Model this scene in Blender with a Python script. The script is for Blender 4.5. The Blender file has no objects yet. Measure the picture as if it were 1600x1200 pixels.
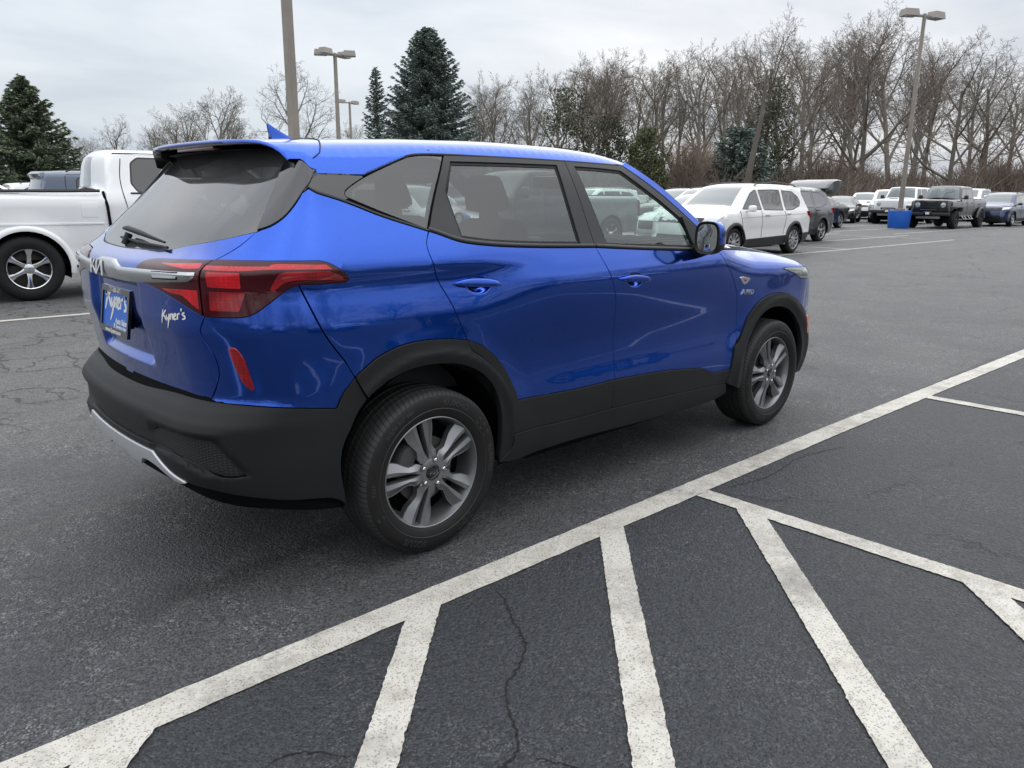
import bpy, bmesh, math, random
import numpy as np
from mathutils import Vector, Matrix
from mathutils.geometry import delaunay_2d_cdt
random.seed(7); rng=np.random.default_rng(7)
C=bpy.context.scene.collection
scene=bpy.context.scene
# ------------------------------------------------------------------ camera, world, sun, exposure
cam=bpy.data.cameras.new('camera'); camo=bpy.data.objects.new('camera',cam); C.objects.link(camo)
CAM=(1198.774,-1.73198,-3.16984,1.40465,math.radians(46.79146),math.radians(-13.91664),math.radians(-.47579))
f_,cx_,cy_,cz_,yaw_,pit_,rol_=CAM
fw=np.array([math.cos(pit_)*math.cos(yaw_),math.cos(pit_)*math.sin(yaw_),math.sin(pit_)])
rt=np.array([math.sin(yaw_),-math.cos(yaw_),0.]); dn=np.cross(fw,rt)
r2=math.cos(rol_)*rt+math.sin(rol_)*dn; d2=-math.sin(rol_)*rt+math.cos(rol_)*dn
camo.matrix_world=Matrix(((r2[0],-d2[0],-fw[0],cx_),(r2[1],-d2[1],-fw[1],cy_),(r2[2],-d2[2],-fw[2],cz_),(0,0,0,1)))
cam.sensor_width=36; cam.lens=f_/1600*36; cam.clip_start=.05; cam.clip_end=3000
scene.camera=camo
SUN_EL,SUN_ROT=math.radians(48),math.radians(62)     # sun over the far right, behind cloud
world=bpy.data.worlds.new('World'); scene.world=world; world.use_nodes=True
nt=world.node_tree; N=nt.nodes; L=nt.links; N.clear()
def wn(t,**k):
    n=N.new(t)
    for a,b in k.items(): setattr(n,a,b)
    return n
sky=wn('ShaderNodeTexSky',sky_type='NISHITA',sun_disc=False,sun_elevation=SUN_EL,sun_rotation=SUN_ROT,air_density=1.2,dust_density=2.5)
tc=wn('ShaderNodeTexCoord'); sep=wn('ShaderNodeSeparateXYZ'); L.new(tc.outputs['Generated'],sep.inputs[0])
def wm(op,a,b=None,c=None,clamp=False):
    n=N.new('ShaderNodeMath'); n.operation=op; n.use_clamp=clamp
    for i,v in enumerate((a,b,c)):
        if v is None: continue
        if isinstance(v,(int,float)): n.inputs[i].default_value=v
        else: L.new(v,n.inputs[i])
    return n.outputs[0]
# clouds laid on a flat ceiling: direction / (height+k)
zz_=wm('MAXIMUM',sep.outputs[2],0.0); den=wm('ADD',zz_,.14)
px_=wm('DIVIDE',sep.outputs[0],den); py_=wm('DIVIDE',sep.outputs[1],den)
cmb=wn('ShaderNodeCombineXYZ'); L.new(px_,cmb.inputs[0]); L.new(py_,cmb.inputs[1])
n1=wn('ShaderNodeTexNoise'); n1.inputs['Scale'].default_value=.75; n1.inputs['Detail'].default_value=7; n1.inputs['Roughness'].default_value=.52; n1.inputs['Distortion'].default_value=.35
L.new(cmb.outputs[0],n1.inputs['Vector'])
n2=wn('ShaderNodeTexNoise'); n2.inputs['Scale'].default_value=.28; n2.inputs['Detail'].default_value=3
mp=wn('ShaderNodeMapping'); mp.inputs['Location'].default_value=(3.1,1.7,0); L.new(cmb.outputs[0],mp.inputs[0]); L.new(mp.outputs[0],n2.inputs['Vector'])
ramp=wn('ShaderNodeValToRGB'); e=ramp.color_ramp.elements
e[0].position=.34; e[0].color=(.56,.60,.665,1); e[1].position=.66; e[1].color=(.93,.935,.95,1)
L.new(n1.outputs[0],ramp.inputs[0])
# thin blue-grey breach to the left (towards +y)
blu=wn('ShaderNodeMix',data_type='RGBA'); blu.inputs[7].default_value=(.60,.70,.79,1)
lf=wm('MULTIPLY',wm('SUBTRACT',wm('SUBTRACT',sep.outputs[1],wm('MULTIPLY',sep.outputs[0],.42)),.28),2.6,None,True)
lo=wm('SUBTRACT',1.0,wm('MULTIPLY',sep.outputs[2],2.6),None,True)
L.new(wm('MULTIPLY',wm('MULTIPLY',lf,lo),wm('MULTIPLY',n2.outputs[0],1.7),None,True),blu.inputs[0]); L.new(ramp.outputs[0],blu.inputs[6])
# brighter towards the zenith as an overcast sky is
gz=wm('ADD',wm('MULTIPLY',wm('POWER',zz_,1.1),1.7),.97)
vs=wn('ShaderNodeVectorMath',operation='SCALE'); L.new(blu.outputs[2],vs.inputs[0]); L.new(gz,vs.inputs[3])
bgc=wn('ShaderNodeBackground'); L.new(vs.outputs[0],bgc.inputs[0]); bgc.inputs[1].default_value=1.0
bgs=wn('ShaderNodeBackground'); L.new(sky.outputs[0],bgs.inputs[0]); bgs.inputs[1].default_value=.05
mx=wn('ShaderNodeMixShader'); mx.inputs[0].default_value=.93; L.new(bgs.outputs[0],mx.inputs[1]); L.new(bgc.outputs[0],mx.inputs[2])
wo=wn('ShaderNodeOutputWorld'); L.new(mx.outputs[0],wo.inputs[0])
sl=bpy.data.lights.new('sun','SUN'); sl.energy=.9; sl.angle=math.radians(75); sl.color=(1,.965,.91)
so=bpy.data.objects.new('sun',sl); C.objects.link(so)
# direction towards the sun: sky rotation is measured clockwise from +Y
sd=Vector((math.sin(SUN_ROT)*math.cos(SUN_EL),math.cos(SUN_ROT)*math.cos(SUN_EL),math.sin(SUN_EL)))
so.rotation_euler=sd.to_track_quat('Z','Y').to_euler()
vs_=scene.view_settings; vs_.view_transform='Standard'; vs_.look='None'; vs_.gamma=1; vs_.exposure=0.0; vs_.use_curve_mapping=False
scene.cycles.max_bounces=10; scene.cycles.transparent_max_bounces=24; scene.cycles.transmission_bounces=6
scene.cycles.caustics_reflective=False; scene.cycles.caustics_refractive=False

# ------------------------------------------------------------------ materials
MATS={}
def mat(name,col=(.5,.5,.5),rough=.5,metal=0,coat=0,coatr=.03,spec=.5,emit=None,alpha=None,bump=None,var=None,trans=0,flake=None):
    if name in MATS: return MATS[name]
    m=bpy.data.materials.new(name); m.use_nodes=True; t=m.node_tree; b=t.nodes['Principled BSDF']
    b.inputs['Base Color'].default_value=(*col,1); b.inputs['Roughness'].default_value=rough; b.inputs['Metallic'].default_value=metal
    b.inputs['Coat Weight'].default_value=coat; b.inputs['Coat Roughness'].default_value=coatr; b.inputs['Specular IOR Level'].default_value=spec
    tcn=t.nodes.new('ShaderNodeTexCoord')
    if var:                          # (scale, other colour, lo, hi) noise variation
        sc,c2,lo,hi=var
        n=t.nodes.new('ShaderNodeTexNoise'); n.inputs['Scale'].default_value=sc; n.inputs['Detail'].default_value=6; n.inputs['Roughness'].default_value=.6
        t.links.new(tcn.outputs['Object'],n.inputs['Vector'])
        r=t.nodes.new('ShaderNodeMapRange'); r.inputs[1].default_value=lo; r.inputs[2].default_value=hi; t.links.new(n.outputs[0],r.inputs[0])
        x=t.nodes.new('ShaderNodeMix'); x.data_type='RGBA'; x.inputs[6].default_value=(*col,1); x.inputs[7].default_value=(*c2,1)
        t.links.new(r.outputs[0],x.inputs[0]); t.links.new(x.outputs[2],b.inputs['Base Color'])
    if bump:
        sc,st,dist=bump
        n=t.nodes.new('ShaderNodeTexNoise'); n.inputs['Scale'].default_value=sc; n.inputs['Detail'].default_value=4
        t.links.new(tcn.outputs['Object'],n.inputs['Vector'])
        bp=t.nodes.new('ShaderNodeBump'); bp.inputs['Strength'].default_value=st; bp.inputs['Distance'].default_value=dist
        t.links.new(n.outputs[0],bp.inputs['Height']); t.links.new(bp.outputs[0],b.inputs['Normal'])
    if emit: b.inputs['Emission Color'].default_value=(*emit[:3],1); b.inputs['Emission Strength'].default_value=emit[3]
    MATS[name]=m; return m
def glass(name,tint,ior=1.5,rough=0,base=None,haze=0.0,hcol=(.3,.3,.3)):
    if name in MATS: return MATS[name]
    m=bpy.data.materials.new(name); m.use_nodes=True; t=m.node_tree; t.nodes.clear()
    o=t.nodes.new('ShaderNodeOutputMaterial'); tr=t.nodes.new('ShaderNodeBsdfTransparent'); tr.inputs[0].default_value=(*tint,1)
    g=t.nodes.new('ShaderNodeBsdfGlossy'); g.inputs['Roughness'].default_value=rough; g.inputs[0].default_value=(1,1,1,1)
    fr=t.nodes.new('ShaderNodeFresnel'); fr.inputs[0].default_value=ior
    # the same reflectance from either side of the pane
    ge=t.nodes.new('ShaderNodeNewGeometry'); sc=t.nodes.new('ShaderNodeVectorMath'); sc.operation='DOT_PRODUCT'
    t.links.new(ge.outputs['Normal'],sc.inputs[0]); t.links.new(ge.outputs['Incoming'],sc.inputs[1])
    ab=t.nodes.new('ShaderNodeMath'); ab.operation='ABSOLUTE'; t.links.new(sc.outputs['Value'],ab.inputs[0])
    om=t.nodes.new('ShaderNodeMath'); om.operation='SUBTRACT'; om.inputs[0].default_value=1; t.links.new(ab.outputs[0],om.inputs[1])
    pw=t.nodes.new('ShaderNodeMath'); pw.operation='POWER'; pw.inputs[1].default_value=5; t.links.new(om.outputs[0],pw.inputs[0])
    f0=((ior-1)/(ior+1))**2*2.2
    mr=t.nodes.new('ShaderNodeMath'); mr.operation='MULTIPLY_ADD'; mr.inputs[1].default_value=1-f0; mr.inputs[2].default_value=f0; t.links.new(pw.outputs[0],mr.inputs[0])
    mx=t.nodes.new('ShaderNodeMixShader'); t.links.new(mr.outputs[0],mx.inputs[0]); 
    src=tr.outputs[0]
    if haze:  # pale diffuse layer stands in for sky reflection and a dust film
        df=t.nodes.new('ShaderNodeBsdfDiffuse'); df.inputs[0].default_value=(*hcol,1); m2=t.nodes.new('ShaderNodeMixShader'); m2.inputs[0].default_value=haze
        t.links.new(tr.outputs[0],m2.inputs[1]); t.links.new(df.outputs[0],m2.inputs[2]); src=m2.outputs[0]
    t.links.new(src,mx.inputs[1]); t.links.new(g.outputs[0],mx.inputs[2]); t.links.new(mx.outputs[0],o.inputs[0])
    MATS[name]=m; return m
# ------------------------------------------------------------------ object helpers
def tag(o,label=None,cat=None,group=None,kind=None):
    if label: o['label']=label
    if cat: o['category']=cat
    if group: o['group']=group
    if kind: o['kind']=kind
    return o
def empty(name,loc=(0,0,0),rz=0,label=None,cat=None,group=None):
    o=bpy.data.objects.new(name,None); C.objects.link(o); o.location=loc; o.rotation_euler=(0,0,rz); o.empty_display_size=.2
    return tag(o,label,cat,group)
def mkmesh(name,V,F,mats,parent=None,smooth=True,mi=None,normals=None,loc=None,auto=None):
    me=bpy.data.meshes.new(name); me.from_pydata([tuple(map(float,v)) for v in V],[],[tuple(map(int,f)) for f in F]); 
    if not isinstance(mats,(list,tuple)): mats=[mats]
    for m in mats: me.materials.append(m)
    if mi is not None: me.polygons.foreach_set('material_index',np.asarray(mi,dtype=np.int32))
    me.polygons.foreach_set('use_smooth',[smooth]*len(me.polygons)); me.update()
    if normals is not None: me.normals_split_custom_set_from_vertices([tuple(map(float,n)) for n in normals])
    elif auto is not None and smooth: me.set_sharp_from_angle(angle=math.radians(auto))
    o=bpy.data.objects.new(name,me); C.objects.link(o)
    if parent is not None: o.parent=parent
    if loc is not None: o.location=loc
    return o
class MB:
    """collects shapes into one mesh"""
    def __init__(s): s.V=[];s.F=[];s.M=[];s.n=0
    def add(s,V,F,mi=0,T=None):
        V=np.asarray(V,float)
        if T is not None: V=V@np.asarray(T)[:3,:3].T+np.asarray(T)[:3,3]
        s.V.append(V); s.F+= [tuple(int(i)+s.n for i in f) for f in F]; s.M+=[mi]*len(F); s.n+=len(V); return s
    def box(s,c,d,mi=0,bev=0,T=None,taper=(1,1)):
        x,y,z=[v/2 for v in d]; b=min(bev,x*.9,y*.9,z*.9)
        if b<=0:
            V=[(sx*x*(taper[0] if sz>0 else 1)+c[0],sy*y*(taper[1] if sz>0 else 1)+c[1],sz*z+c[2]) for sx in(-1,1) for sy in(-1,1) for sz in(-1,1)]
            return s.add(V,[(0,1,3,2),(4,6,7,5),(0,4,5,1),(2,3,7,6),(0,2,6,4),(1,5,7,3)],mi,T)
        bm=bmesh.new(); bmesh.ops.create_cube(bm,size=1)
        for v in bm.verts:
            k=(taper[0],taper[1]) if v.co.z>0 else (1,1)
            v.co=Vector((v.co.x*d[0]*k[0],v.co.y*d[1]*k[1],v.co.z*d[2]))
        bmesh.ops.bevel(bm,geom=list(bm.edges),offset=b,segments=2,affect='EDGES',profile=.6)
        V=[(v.co.x+c[0],v.co.y+c[1],v.co.z+c[2]) for v in bm.verts]; bm.verts.index_update()
        F=[[v.index for v in f.verts] for f in bm.faces]; bm.free(); return s.add(V,F,mi,T)
    def tube(s,pts,rad,seg=8,mi=0,T=None,cap=True):
        pts=np.asarray(pts,float); n=len(pts); rad=np.full(n,rad) if np.isscalar(rad) else np.asarray(rad,float)
        V=[];F=[]; t=np.gradient(pts,axis=0); t/=np.linalg.norm(t,axis=1,keepdims=True)+1e-9
        u=np.cross(t[0],[0,0,1.]) if abs(t[0][2])<.9 else np.cross(t[0],[1.,0,0]); u/=np.linalg.norm(u)
        for i in range(n):
            u=u-t[i]*(u@t[i]); u/=np.linalg.norm(u)+1e-9; w=np.cross(t[i],u)
            for k in range(seg):
                a=2*math.pi*k/seg; V.append(pts[i]+rad[i]*(math.cos(a)*u+math.sin(a)*w))
        for i in range(n-1):
            for k in range(seg):
                k2=(k+1)%seg; F.append((i*seg+k,i*seg+k2,(i+1)*seg+k2,(i+1)*seg+k))
        if cap: F.append(tuple(range(seg-1,-1,-1))); F.append(tuple((n-1)*seg+k for k in range(seg)))
        return s.add(V,F,mi,T)
    def lathe(s,prof,seg=48,axis='y',c=(0,0,0),mi=0,T=None):
        """prof: list of (axial, radius)"""
        V=[];F=[];m=len(prof)
        for k in range(seg):
            a=2*math.pi*k/seg
            for (h,r) in prof:
                if axis=='y': V.append((c[0]+r*math.cos(a),c[1]+h,c[2]+r*math.sin(a)))
                elif axis=='z': V.append((c[0]+r*math.cos(a),c[1]+r*math.sin(a),c[2]+h))
                else: V.append((c[0]+h,c[1]+r*math.cos(a),c[2]+r*math.sin(a)))
        for k in range(seg):
            k2=(k+1)%seg
            for i in range(m-1): F.append((k*m+i,k*m+i+1,k2*m+i+1,k2*m+i))
        return s.add(V,F,mi,T)
    def prism(s,poly,a0,a1,plane='xz',mi=0,T=None):
        """poly in plane, extruded along remaining axis between a0,a1"""
        n=len(poly); 
        def P(p,a): return (p[0],a,p[1]) if plane=='xz' else ((p[0],p[1],a) if plane=='xy' else (a,p[0],p[1]))
        V=[P(p,a0) for p in poly]+[P(p,a1) for p in poly]
        F=[tuple(range(n)),tuple(range(2*n-1,n-1,-1))]+[(i,i+n,(i+1)%n+n,(i+1)%n) for i in range(n)]
        return s.add(V,F,mi,T)
    def build(s,name,mats,parent=None,smooth=True,auto=35,loc=None):
        if not s.V: return None
        return mkmesh(name,np.concatenate(s.V),s.F,mats,parent,smooth,s.M,None,loc,auto)
def copy_tree(o,parent=None):
    c=o.copy(); C.objects.link(c); c.parent=parent
    for ch in list(o.children): copy_tree(ch,c)
    return c
# ------------------------------------------------------------------ 2D polygon tools
def catmull(pts,step=.018):
    P=[np.array(p[:2],float) for p in pts]
    if len(P)<3:
        out=[];
        for a,b in zip(P[:-1],P[1:]):
            n=max(1,int(np.linalg.norm(b-a)/step)); out+=[a+(b-a)*i/n for i in range(n)]
        return out+[P[-1]]
    Q=[2*P[0]-P[1]]+P+[2*P[-1]-P[-2]]; out=[]
    for i in range(1,len(Q)-2):
        p0,p1,p2,p3=Q[i-1:i+3]
        t0=0;t1=t0+max(1e-6,np.linalg.norm(p1-p0))**.5;t2=t1+max(1e-6,np.linalg.norm(p2-p1))**.5;t3=t2+max(1e-6,np.linalg.norm(p3-p2))**.5
        n=max(1,int(round(np.linalg.norm(p2-p1)/step)))
        for k in range(n):
            t=t1+(t2-t1)*k/n
            A1=(t1-t)/(t1-t0)*p0+(t-t0)/(t1-t0)*p1;A2=(t2-t)/(t2-t1)*p1+(t-t1)/(t2-t1)*p2;A3=(t3-t)/(t3-t2)*p2+(t-t2)/(t3-t2)*p3
            B1=(t2-t)/(t2-t0)*A1+(t-t0)/(t2-t0)*A2;B2=(t3-t)/(t3-t1)*A2+(t-t1)/(t3-t1)*A3
            out.append((t2-t)/(t2-t1)*B1+(t-t1)/(t2-t1)*B2)
    return out+[P[-1]]
def loop(*curves,step=.018,rnd=0):
    """closed polygon from smooth open curves joined at corners"""
    out=[]
    for c in curves:
        c=catmull(c,step)
        for p in c:
            if not out or np.linalg.norm(p-out[-1])>.0015: out.append(p)
    if np.linalg.norm(out[0]-out[-1])<.0015: out.pop()
    return np.array(out)
def rounded(pts,r=.01,step=.018,seg=4):
    """straight-sided polygon with rounded corners; pts may carry own radius as 3rd value"""
    out=[];n=len(pts)
    for i in range(n):
        p=np.array(pts[i][:2],float); a=np.array(pts[i-1][:2],float); b=np.array(pts[(i+1)%n][:2],float)
        rr=pts[i][2] if len(pts[i])>2 else r
        la,lb=np.linalg.norm(a-p),np.linalg.norm(b-p); d=min(rr,la*.45,lb*.45)
        A=p+(a-p)/la*d;B=p+(b-p)/lb*d
        for k in range(seg+1):
            t=k/seg; out.append(A*(1-t)**2+2*p*t*(1-t)+B*t*t)
    res=[]
    for i in range(len(out)):
        a,b=out[i],out[(i+1)%len(out)]; m=max(1,int(np.linalg.norm(b-a)/step)); res+=[a+(b-a)*k/m for k in range(m)]
    return np.array(res)
def area(P): x,y=P[:,0],P[:,1]; return .5*np.sum(x*np.roll(y,-1)-np.roll(x,-1)*y)
def inset(P,g,keep=None):
    """shrink polygon by g; vertices with s<=keep stay on the centre line"""
    if area(P)<0: P=P[::-1]
    a=np.roll(P,1,0);b=np.roll(P,-1,0)
    def nn(d): d=d/(np.linalg.norm(d,axis=1,keepdims=True)+1e-12); return np.stack([-d[:,1],d[:,0]],1)
    n1=nn(P-a);n2=nn(b-P); n=n1+n2; l=np.linalg.norm(n,axis=1,keepdims=True); n=n/np.maximum(l,.4); sc=1/np.maximum((n*n1).sum(1,keepdims=True),.5)
    Q=P+n*sc*g
    if keep is not None:
        m=np.abs(P[:,0]-keep)<1e-4; Q[m,0]=keep
    return Q
def pip(Q,P):
    """points Q (n,2) in polygon P"""
    x,y=Q[:,0],Q[:,1]; ins=np.zeros(len(Q),bool); n=len(P)
    for i in range(n):
        x1,y1=P[i];x2,y2=P[(i+1)%n]
        if y1==y2: continue
        c=((y1>y)!=(y2>y))&(x<(x2-x1)*(y-y1)/(y2-y1)+x1); ins^=c
    return ins
def tri2d(outer,holes,regs,grid):
    """constrained triangulation of outer minus holes; returns verts, tris, region index per tri (0 = none)"""
    V=[];E=[]
    for P in [outer]+list(holes)+list(regs):
        b=len(V); V+= [Vector((float(p[0]),float(p[1]))) for p in P]; E+=[(b+i,b+(i+1)%len(P)) for i in range(len(P))]
    mn=outer.min(0);mx=outer.max(0)
    gx,gy=grid if isinstance(grid,tuple) else (grid,grid)
    xs=np.arange(mn[0]+gx*.37,mx[0],gx);ys=np.arange(mn[1]+gy*.41,mx[1],gy)
    if len(xs) and len(ys):
        G=np.array([(x+(gx*.5 if j%2 else 0),y) for j,y in enumerate(ys) for x in xs])
        G=G[pip(G,outer)]
        B=np.array([(v.x,v.y) for v in V])
        if len(G):
            keepm=np.ones(len(G),bool)
            for i in range(0,len(G),400):
                d=np.abs(G[i:i+400,None,:]-B[None]); d=np.hypot(d[...,0]/gx,d[...,1]/gy).min(1); keepm[i:i+400]=d>.45
            V+=[Vector((float(a),float(b))) for a,b in G[keepm]]
    r=delaunay_2d_cdt(V,E,[],0,1e-6); co=np.array([(v.x,v.y) for v in r[0]]); T=np.array([f for f in r[2] if len(f)==3])
    cen=co[T].mean(1); m=pip(cen,outer)
    for h in holes: m&=~pip(cen,h)
    T=T[m];cen=cen[m]; reg=np.zeros(len(T),int)
    for k,h in enumerate(regs): reg[pip(cen,h)]=k+1
    used=np.unique(T); mp=-np.ones(len(co),int); mp[used]=np.arange(len(used))
    T=mp[T];co=co[used]
    a=co[T[:,1]]-co[T[:,0]];b=co[T[:,2]]-co[T[:,0]]; neg=(a[:,0]*b[:,1]-a[:,1]*b[:,0])<0; T[neg]=T[neg][:,::-1]
    return co,T,reg
def fnormal(fn,s,z,e=.003):
    a=fn(s+e,z)-fn(s-e,z); b=fn(s,z+e)-fn(s,z-e); n=np.cross(a,b); return n/(np.linalg.norm(n,axis=-1,keepdims=True)+1e-12)
def panel(name,parent,mats,outer,holes=(),regs=(),off=0.,thick=.010,gap=.0026,fn=None,grid=.03,mode='both',centre=None,edge=.002,offf=None,rim=True,regmat=None,nsign=1):
    """a sheet cut out of the body surface. mode both/R/L/join"""
    fn=fn or surf
    outer=inset(np.asarray(outer,float),gap,centre); holes=[inset(np.asarray(h,float),-gap) for h in holes]
    co,T,reg=tri2d(outer,holes,[np.asarray(r,float) for r in regs],grid)
    s,z=co[:,0],co[:,1]; P=fn(s,z); n=fnormal(fn,s,z)*nsign
    oo=off+(offf(s,z) if offf else 0)
    def f2(a,b): 
        p=fn(a,b)
        return p+fnormal(fn,a,b)*nsign*(off+(offf(a,b) if offf else 0))[...,None] if offf else p+fnormal(fn,a,b)*nsign*off
    if offf: P=f2(s,z); n=fnormal(f2,s,z)*nsign
    else: P=P+n*off
    if nsign<0: T=T[:,::-1]
    V=[P];NN=[n];F=[tuple(t) for t in T];MI=list(regmat[r] if regmat else r for r in reg) if len(regs) else [0]*len(T)
    if rim:
        ed={}
        for t in T:
            for i in range(3):
                k=(t[i],t[(i+1)%3]); ed[k]=1
        bd=[k for k in ed if (k[1],k[0]) not in ed]
        if centre is not None: bd=[k for k in bd if not (abs(co[k[0],0]-centre)<1e-4 and abs(co[k[1],0]-centre)<1e-4)]
        # in-surface outward direction per boundary vertex
        ow={}
        for a,b in bd:
            d=P[b]-P[a]; o=np.cross(d,n[a]); l=np.linalg.norm(o)
            if l<1e-9: continue
            o/=l; ow[a]=ow.get(a,0)+o; ow[b]=ow.get(b,0)+o
        vs=list(ow); idx={v:i for i,v in enumerate(vs)}; vs=np.array(vs)
        if len(vs):
            O=np.array([ow[v] for v in vs]); O/=np.linalg.norm(O,axis=1,keepdims=True)+1e-9
            b0=len(P); m=len(vs)
            R0=P[vs]; R1=P[vs]+O*edge*.6-n[vs]*edge; R2=P[vs]+O*edge*.6-n[vs]*thick
            V+=[R0,R1,R2]; NN+=[(n[vs]*.92+O*.39),(O*.95+n[vs]*.3),O]
            for a,b in bd:
                if a in idx and b in idx:
                    i,j=idx[a],idx[b]
                    F.append((b0+j,b0+i,b0+m+i,b0+m+j)); F.append((b0+m+j,b0+m+i,b0+2*m+i,b0+2*m+j)); MI+=[0,0]
    V=np.concatenate(V);NN=np.concatenate(NN); NN/=np.linalg.norm(NN,axis=1,keepdims=True)+1e-9
    outs=[]
    mir=np.array([1,-1,1.])
    if mode=='join':
        nv=len(V); V2=np.r_[V,V*mir]; F2=F+[tuple(i+nv for i in f[::-1]) for f in F]; NN2=np.r_[NN,NN*mir]
        if centre is not None:
            # weld centre normals flat across the seam
            m=np.abs(V2[:,1])<2e-4; NN2[m,1]=0
        outs.append(mkmesh(name,V2,F2,mats,parent,True,MI+MI,NN2))
    else:
        if mode in('both','R'): outs.append(mkmesh(name,V,F,mats,parent,True,MI,NN))
        if mode in('both','L'): outs.append(mkmesh(name,V*mir,[f[::-1] for f in F],mats,parent,True,MI,NN*mir))
    return outs
def strip(name,parent,m,curve,w,off=0,fn=None,mode='both',h=.004,mb=None):
    """raised ribbon along a curve of (s,z)"""
    fn=fn or surf
    c=np.array(catmull(curve,.02)); d=np.gradient(c,axis=0); d/=np.linalg.norm(d,axis=1,keepdims=True)+1e-9; q=np.stack([-d[:,1],d[:,0]],1)
    rows=[]
    for k,hh in ((-1,-.006),(-1,0),(-.6,h),(.6,h),(1,0),(1,-.006)):
        p=c+q*w/2*k; P=fn(p[:,0],p[:,1]); n=fnormal(fn,p[:,0],p[:,1]); rows.append(P+n*(off+hh))
    V=np.concatenate(rows); n=len(c); F=[(r*n+i,r*n+i+1,(r+1)*n+i+1,(r+1)*n+i) for r in range(5) for i in range(n-1)]
    if mode in('both','R'): mkmesh(name,V,F,m,parent,True,auto=50)
    if mode in('both','L'): mkmesh(name,V*[1,-1,1],[f[::-1] for f in F],m,parent,True,auto=50)
# ------------------------------------------------------------------ lettering
def text2d(st,size=1.0,extr=0,align='CENTER',shear=0,bold=0,sx=1.0):
    cu=bpy.data.curves.new('lettering','FONT'); cu.body=st; cu.size=size; cu.align_x=align; cu.align_y='CENTER'; cu.shear=shear; cu.offset=bold; cu.extrude=extr; cu.resolution_u=3
    o=bpy.data.objects.new('lettering',cu); C.objects.link(o); bpy.context.view_layer.update()
    me=bpy.data.meshes.new_from_object(o.evaluated_get(bpy.context.evaluated_depsgraph_get())) ; V=np.array([v.co[:] for v in me.vertices]); F=[tuple(p.vertices) for p in me.polygons]
    bpy.data.objects.remove(o); bpy.data.curves.remove(cu); bpy.data.meshes.remove(me)
    V=V*[sx,1,1]; return V,F
def strokes(data,w=.05):
    """ribbon lettering from brush strokes: each stroke list of (x,y,width)"""
    V=[];F=[]
    for st in data:
        c=np.array(catmull([p[:2] for p in st],.04)); k=np.linspace(0,len(st)-1,len(c)); ww=np.interp(k,range(len(st)),[p[2] if len(p)>2 else 1 for p in st])*w
        d=np.gradient(c,axis=0); d/=np.linalg.norm(d,axis=1,keepdims=True)+1e-9; q=np.stack([-d[:,1],d[:,0]],1); b=len(V)
        for i in range(len(c)):
            V.append((*(c[i]+q[i]*ww[i]/2),0)); V.append((*(c[i]-q[i]*ww[i]/2),0))
        F+=[(b+2*i,b+2*i+1,b+2*i+3,b+2*i+2) for i in range(len(c)-1)]
    return np.array(V),F
SCRIPT=[ # brush-written dealer name, about 5.4 wide and 2 high
 [(.62,1.9,.9),(.50,1.35,1.3),(.30,.65,1.3),(.02,-.35,.7)],
 [(1.45,1.75,.7),(1.05,1.45,1.3),(.62,1.02,1.1),(.12,.92,.8)],
 [(.45,1.0,.9),(.85,.78,1.3),(1.2,.35,1.3),(1.55,-.05,.7)],
 [(1.5,.95,.9),(1.55,.5,1.1),(1.78,.25,1.1),(2.05,.55,.8)],
 [(2.2,1.05,.9),(2.1,.4,1.2),(1.9,-.4,1.3),(1.6,-1.05,1.1),(1.45,-1.3,.5)],
 [(2.45,.95,.9),(2.42,.5,1.1),(2.4,.05,1.0)],[(2.42,.6,.7),(2.68,1.0,1.0),(2.88,.8,1.1),(2.86,.35,1.1),(2.95,.03,.8)],
 [(3.1,.5,.8),(3.4,.62,.9),(3.5,.92,.9),(3.28,1.0,1.0),(3.1,.55,1.1),(3.22,.08,1.1),(3.62,.15,.7)],
 [(3.85,.95,.9),(3.82,.5,1.1),(3.78,.03,1.0)],[(3.83,.6,.7),(4.0,.92,.9),(4.28,.98,1.0)],
 [(4.62,1.75,1.1),(4.55,1.3,.7)],
 [(5.15,1.0,.8),(4.85,.98,1.1),(4.8,.7,1.0),(5.1,.45,1.1),(5.1,.1,1.1),(4.65,0,.8)]]
# ------------------------------------------------------------------ body surface of the SUV
def pch(xs,ys):
    # smooth monotone-ish cubic (catmull) interpolator, vectorised
    xs=np.array(xs,float); ys=np.array(ys,float)
    h=np.diff(xs); d=np.diff(ys)/h
    m=np.zeros_like(ys); m[0]=d[0]; m[-1]=d[-1]
    for i in range(1,len(xs)-1):
        if d[i-1]*d[i]>0:
            w1=2*h[i]+h[i-1]; w2=h[i]+2*h[i-1]
            m[i]=(w1+w2)/(w1/d[i-1]+w2/d[i])
    def f(x):
        x=np.clip(np.asarray(x,float),xs[0],xs[-1]); i=np.clip(np.searchsorted(xs,x)-1,0,len(xs)-2)
        t=(x-xs[i])/h[i]
        return ys[i]*(1+2*t)*(1-t)**2+m[i]*h[i]*t*(1-t)**2+ys[i+1]*t*t*(3-2*t)+m[i+1]*h[i]*t*t*(t-1)
    return f
def smf(f,a,b,sg,sg2=None,zc=0,zw=.03):
    g=np.arange(a-.1,b+.1,.001); v=f(g)
    def bl(s):
        k=np.arange(-int(4*s/.001),int(4*s/.001)+1)*.001; w=np.exp(-.5*(k/s)**2); w/=w.sum(); n=len(k)//2
        return np.convolve(np.r_[np.full(n,v[0]),v,np.full(n,v[-1])],w,'valid')
    o=bl(sg)
    if sg2: m=np.exp(-((g-zc)/zw)**2); o=o*(1-m)+bl(sg2)*m
    return lambda x: np.interp(x,g,o)
def sst(a,b,x):
    t=np.clip((np.asarray(x,float)-a)/(b-a),0,1); return t*t*(3-2*t)
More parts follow.
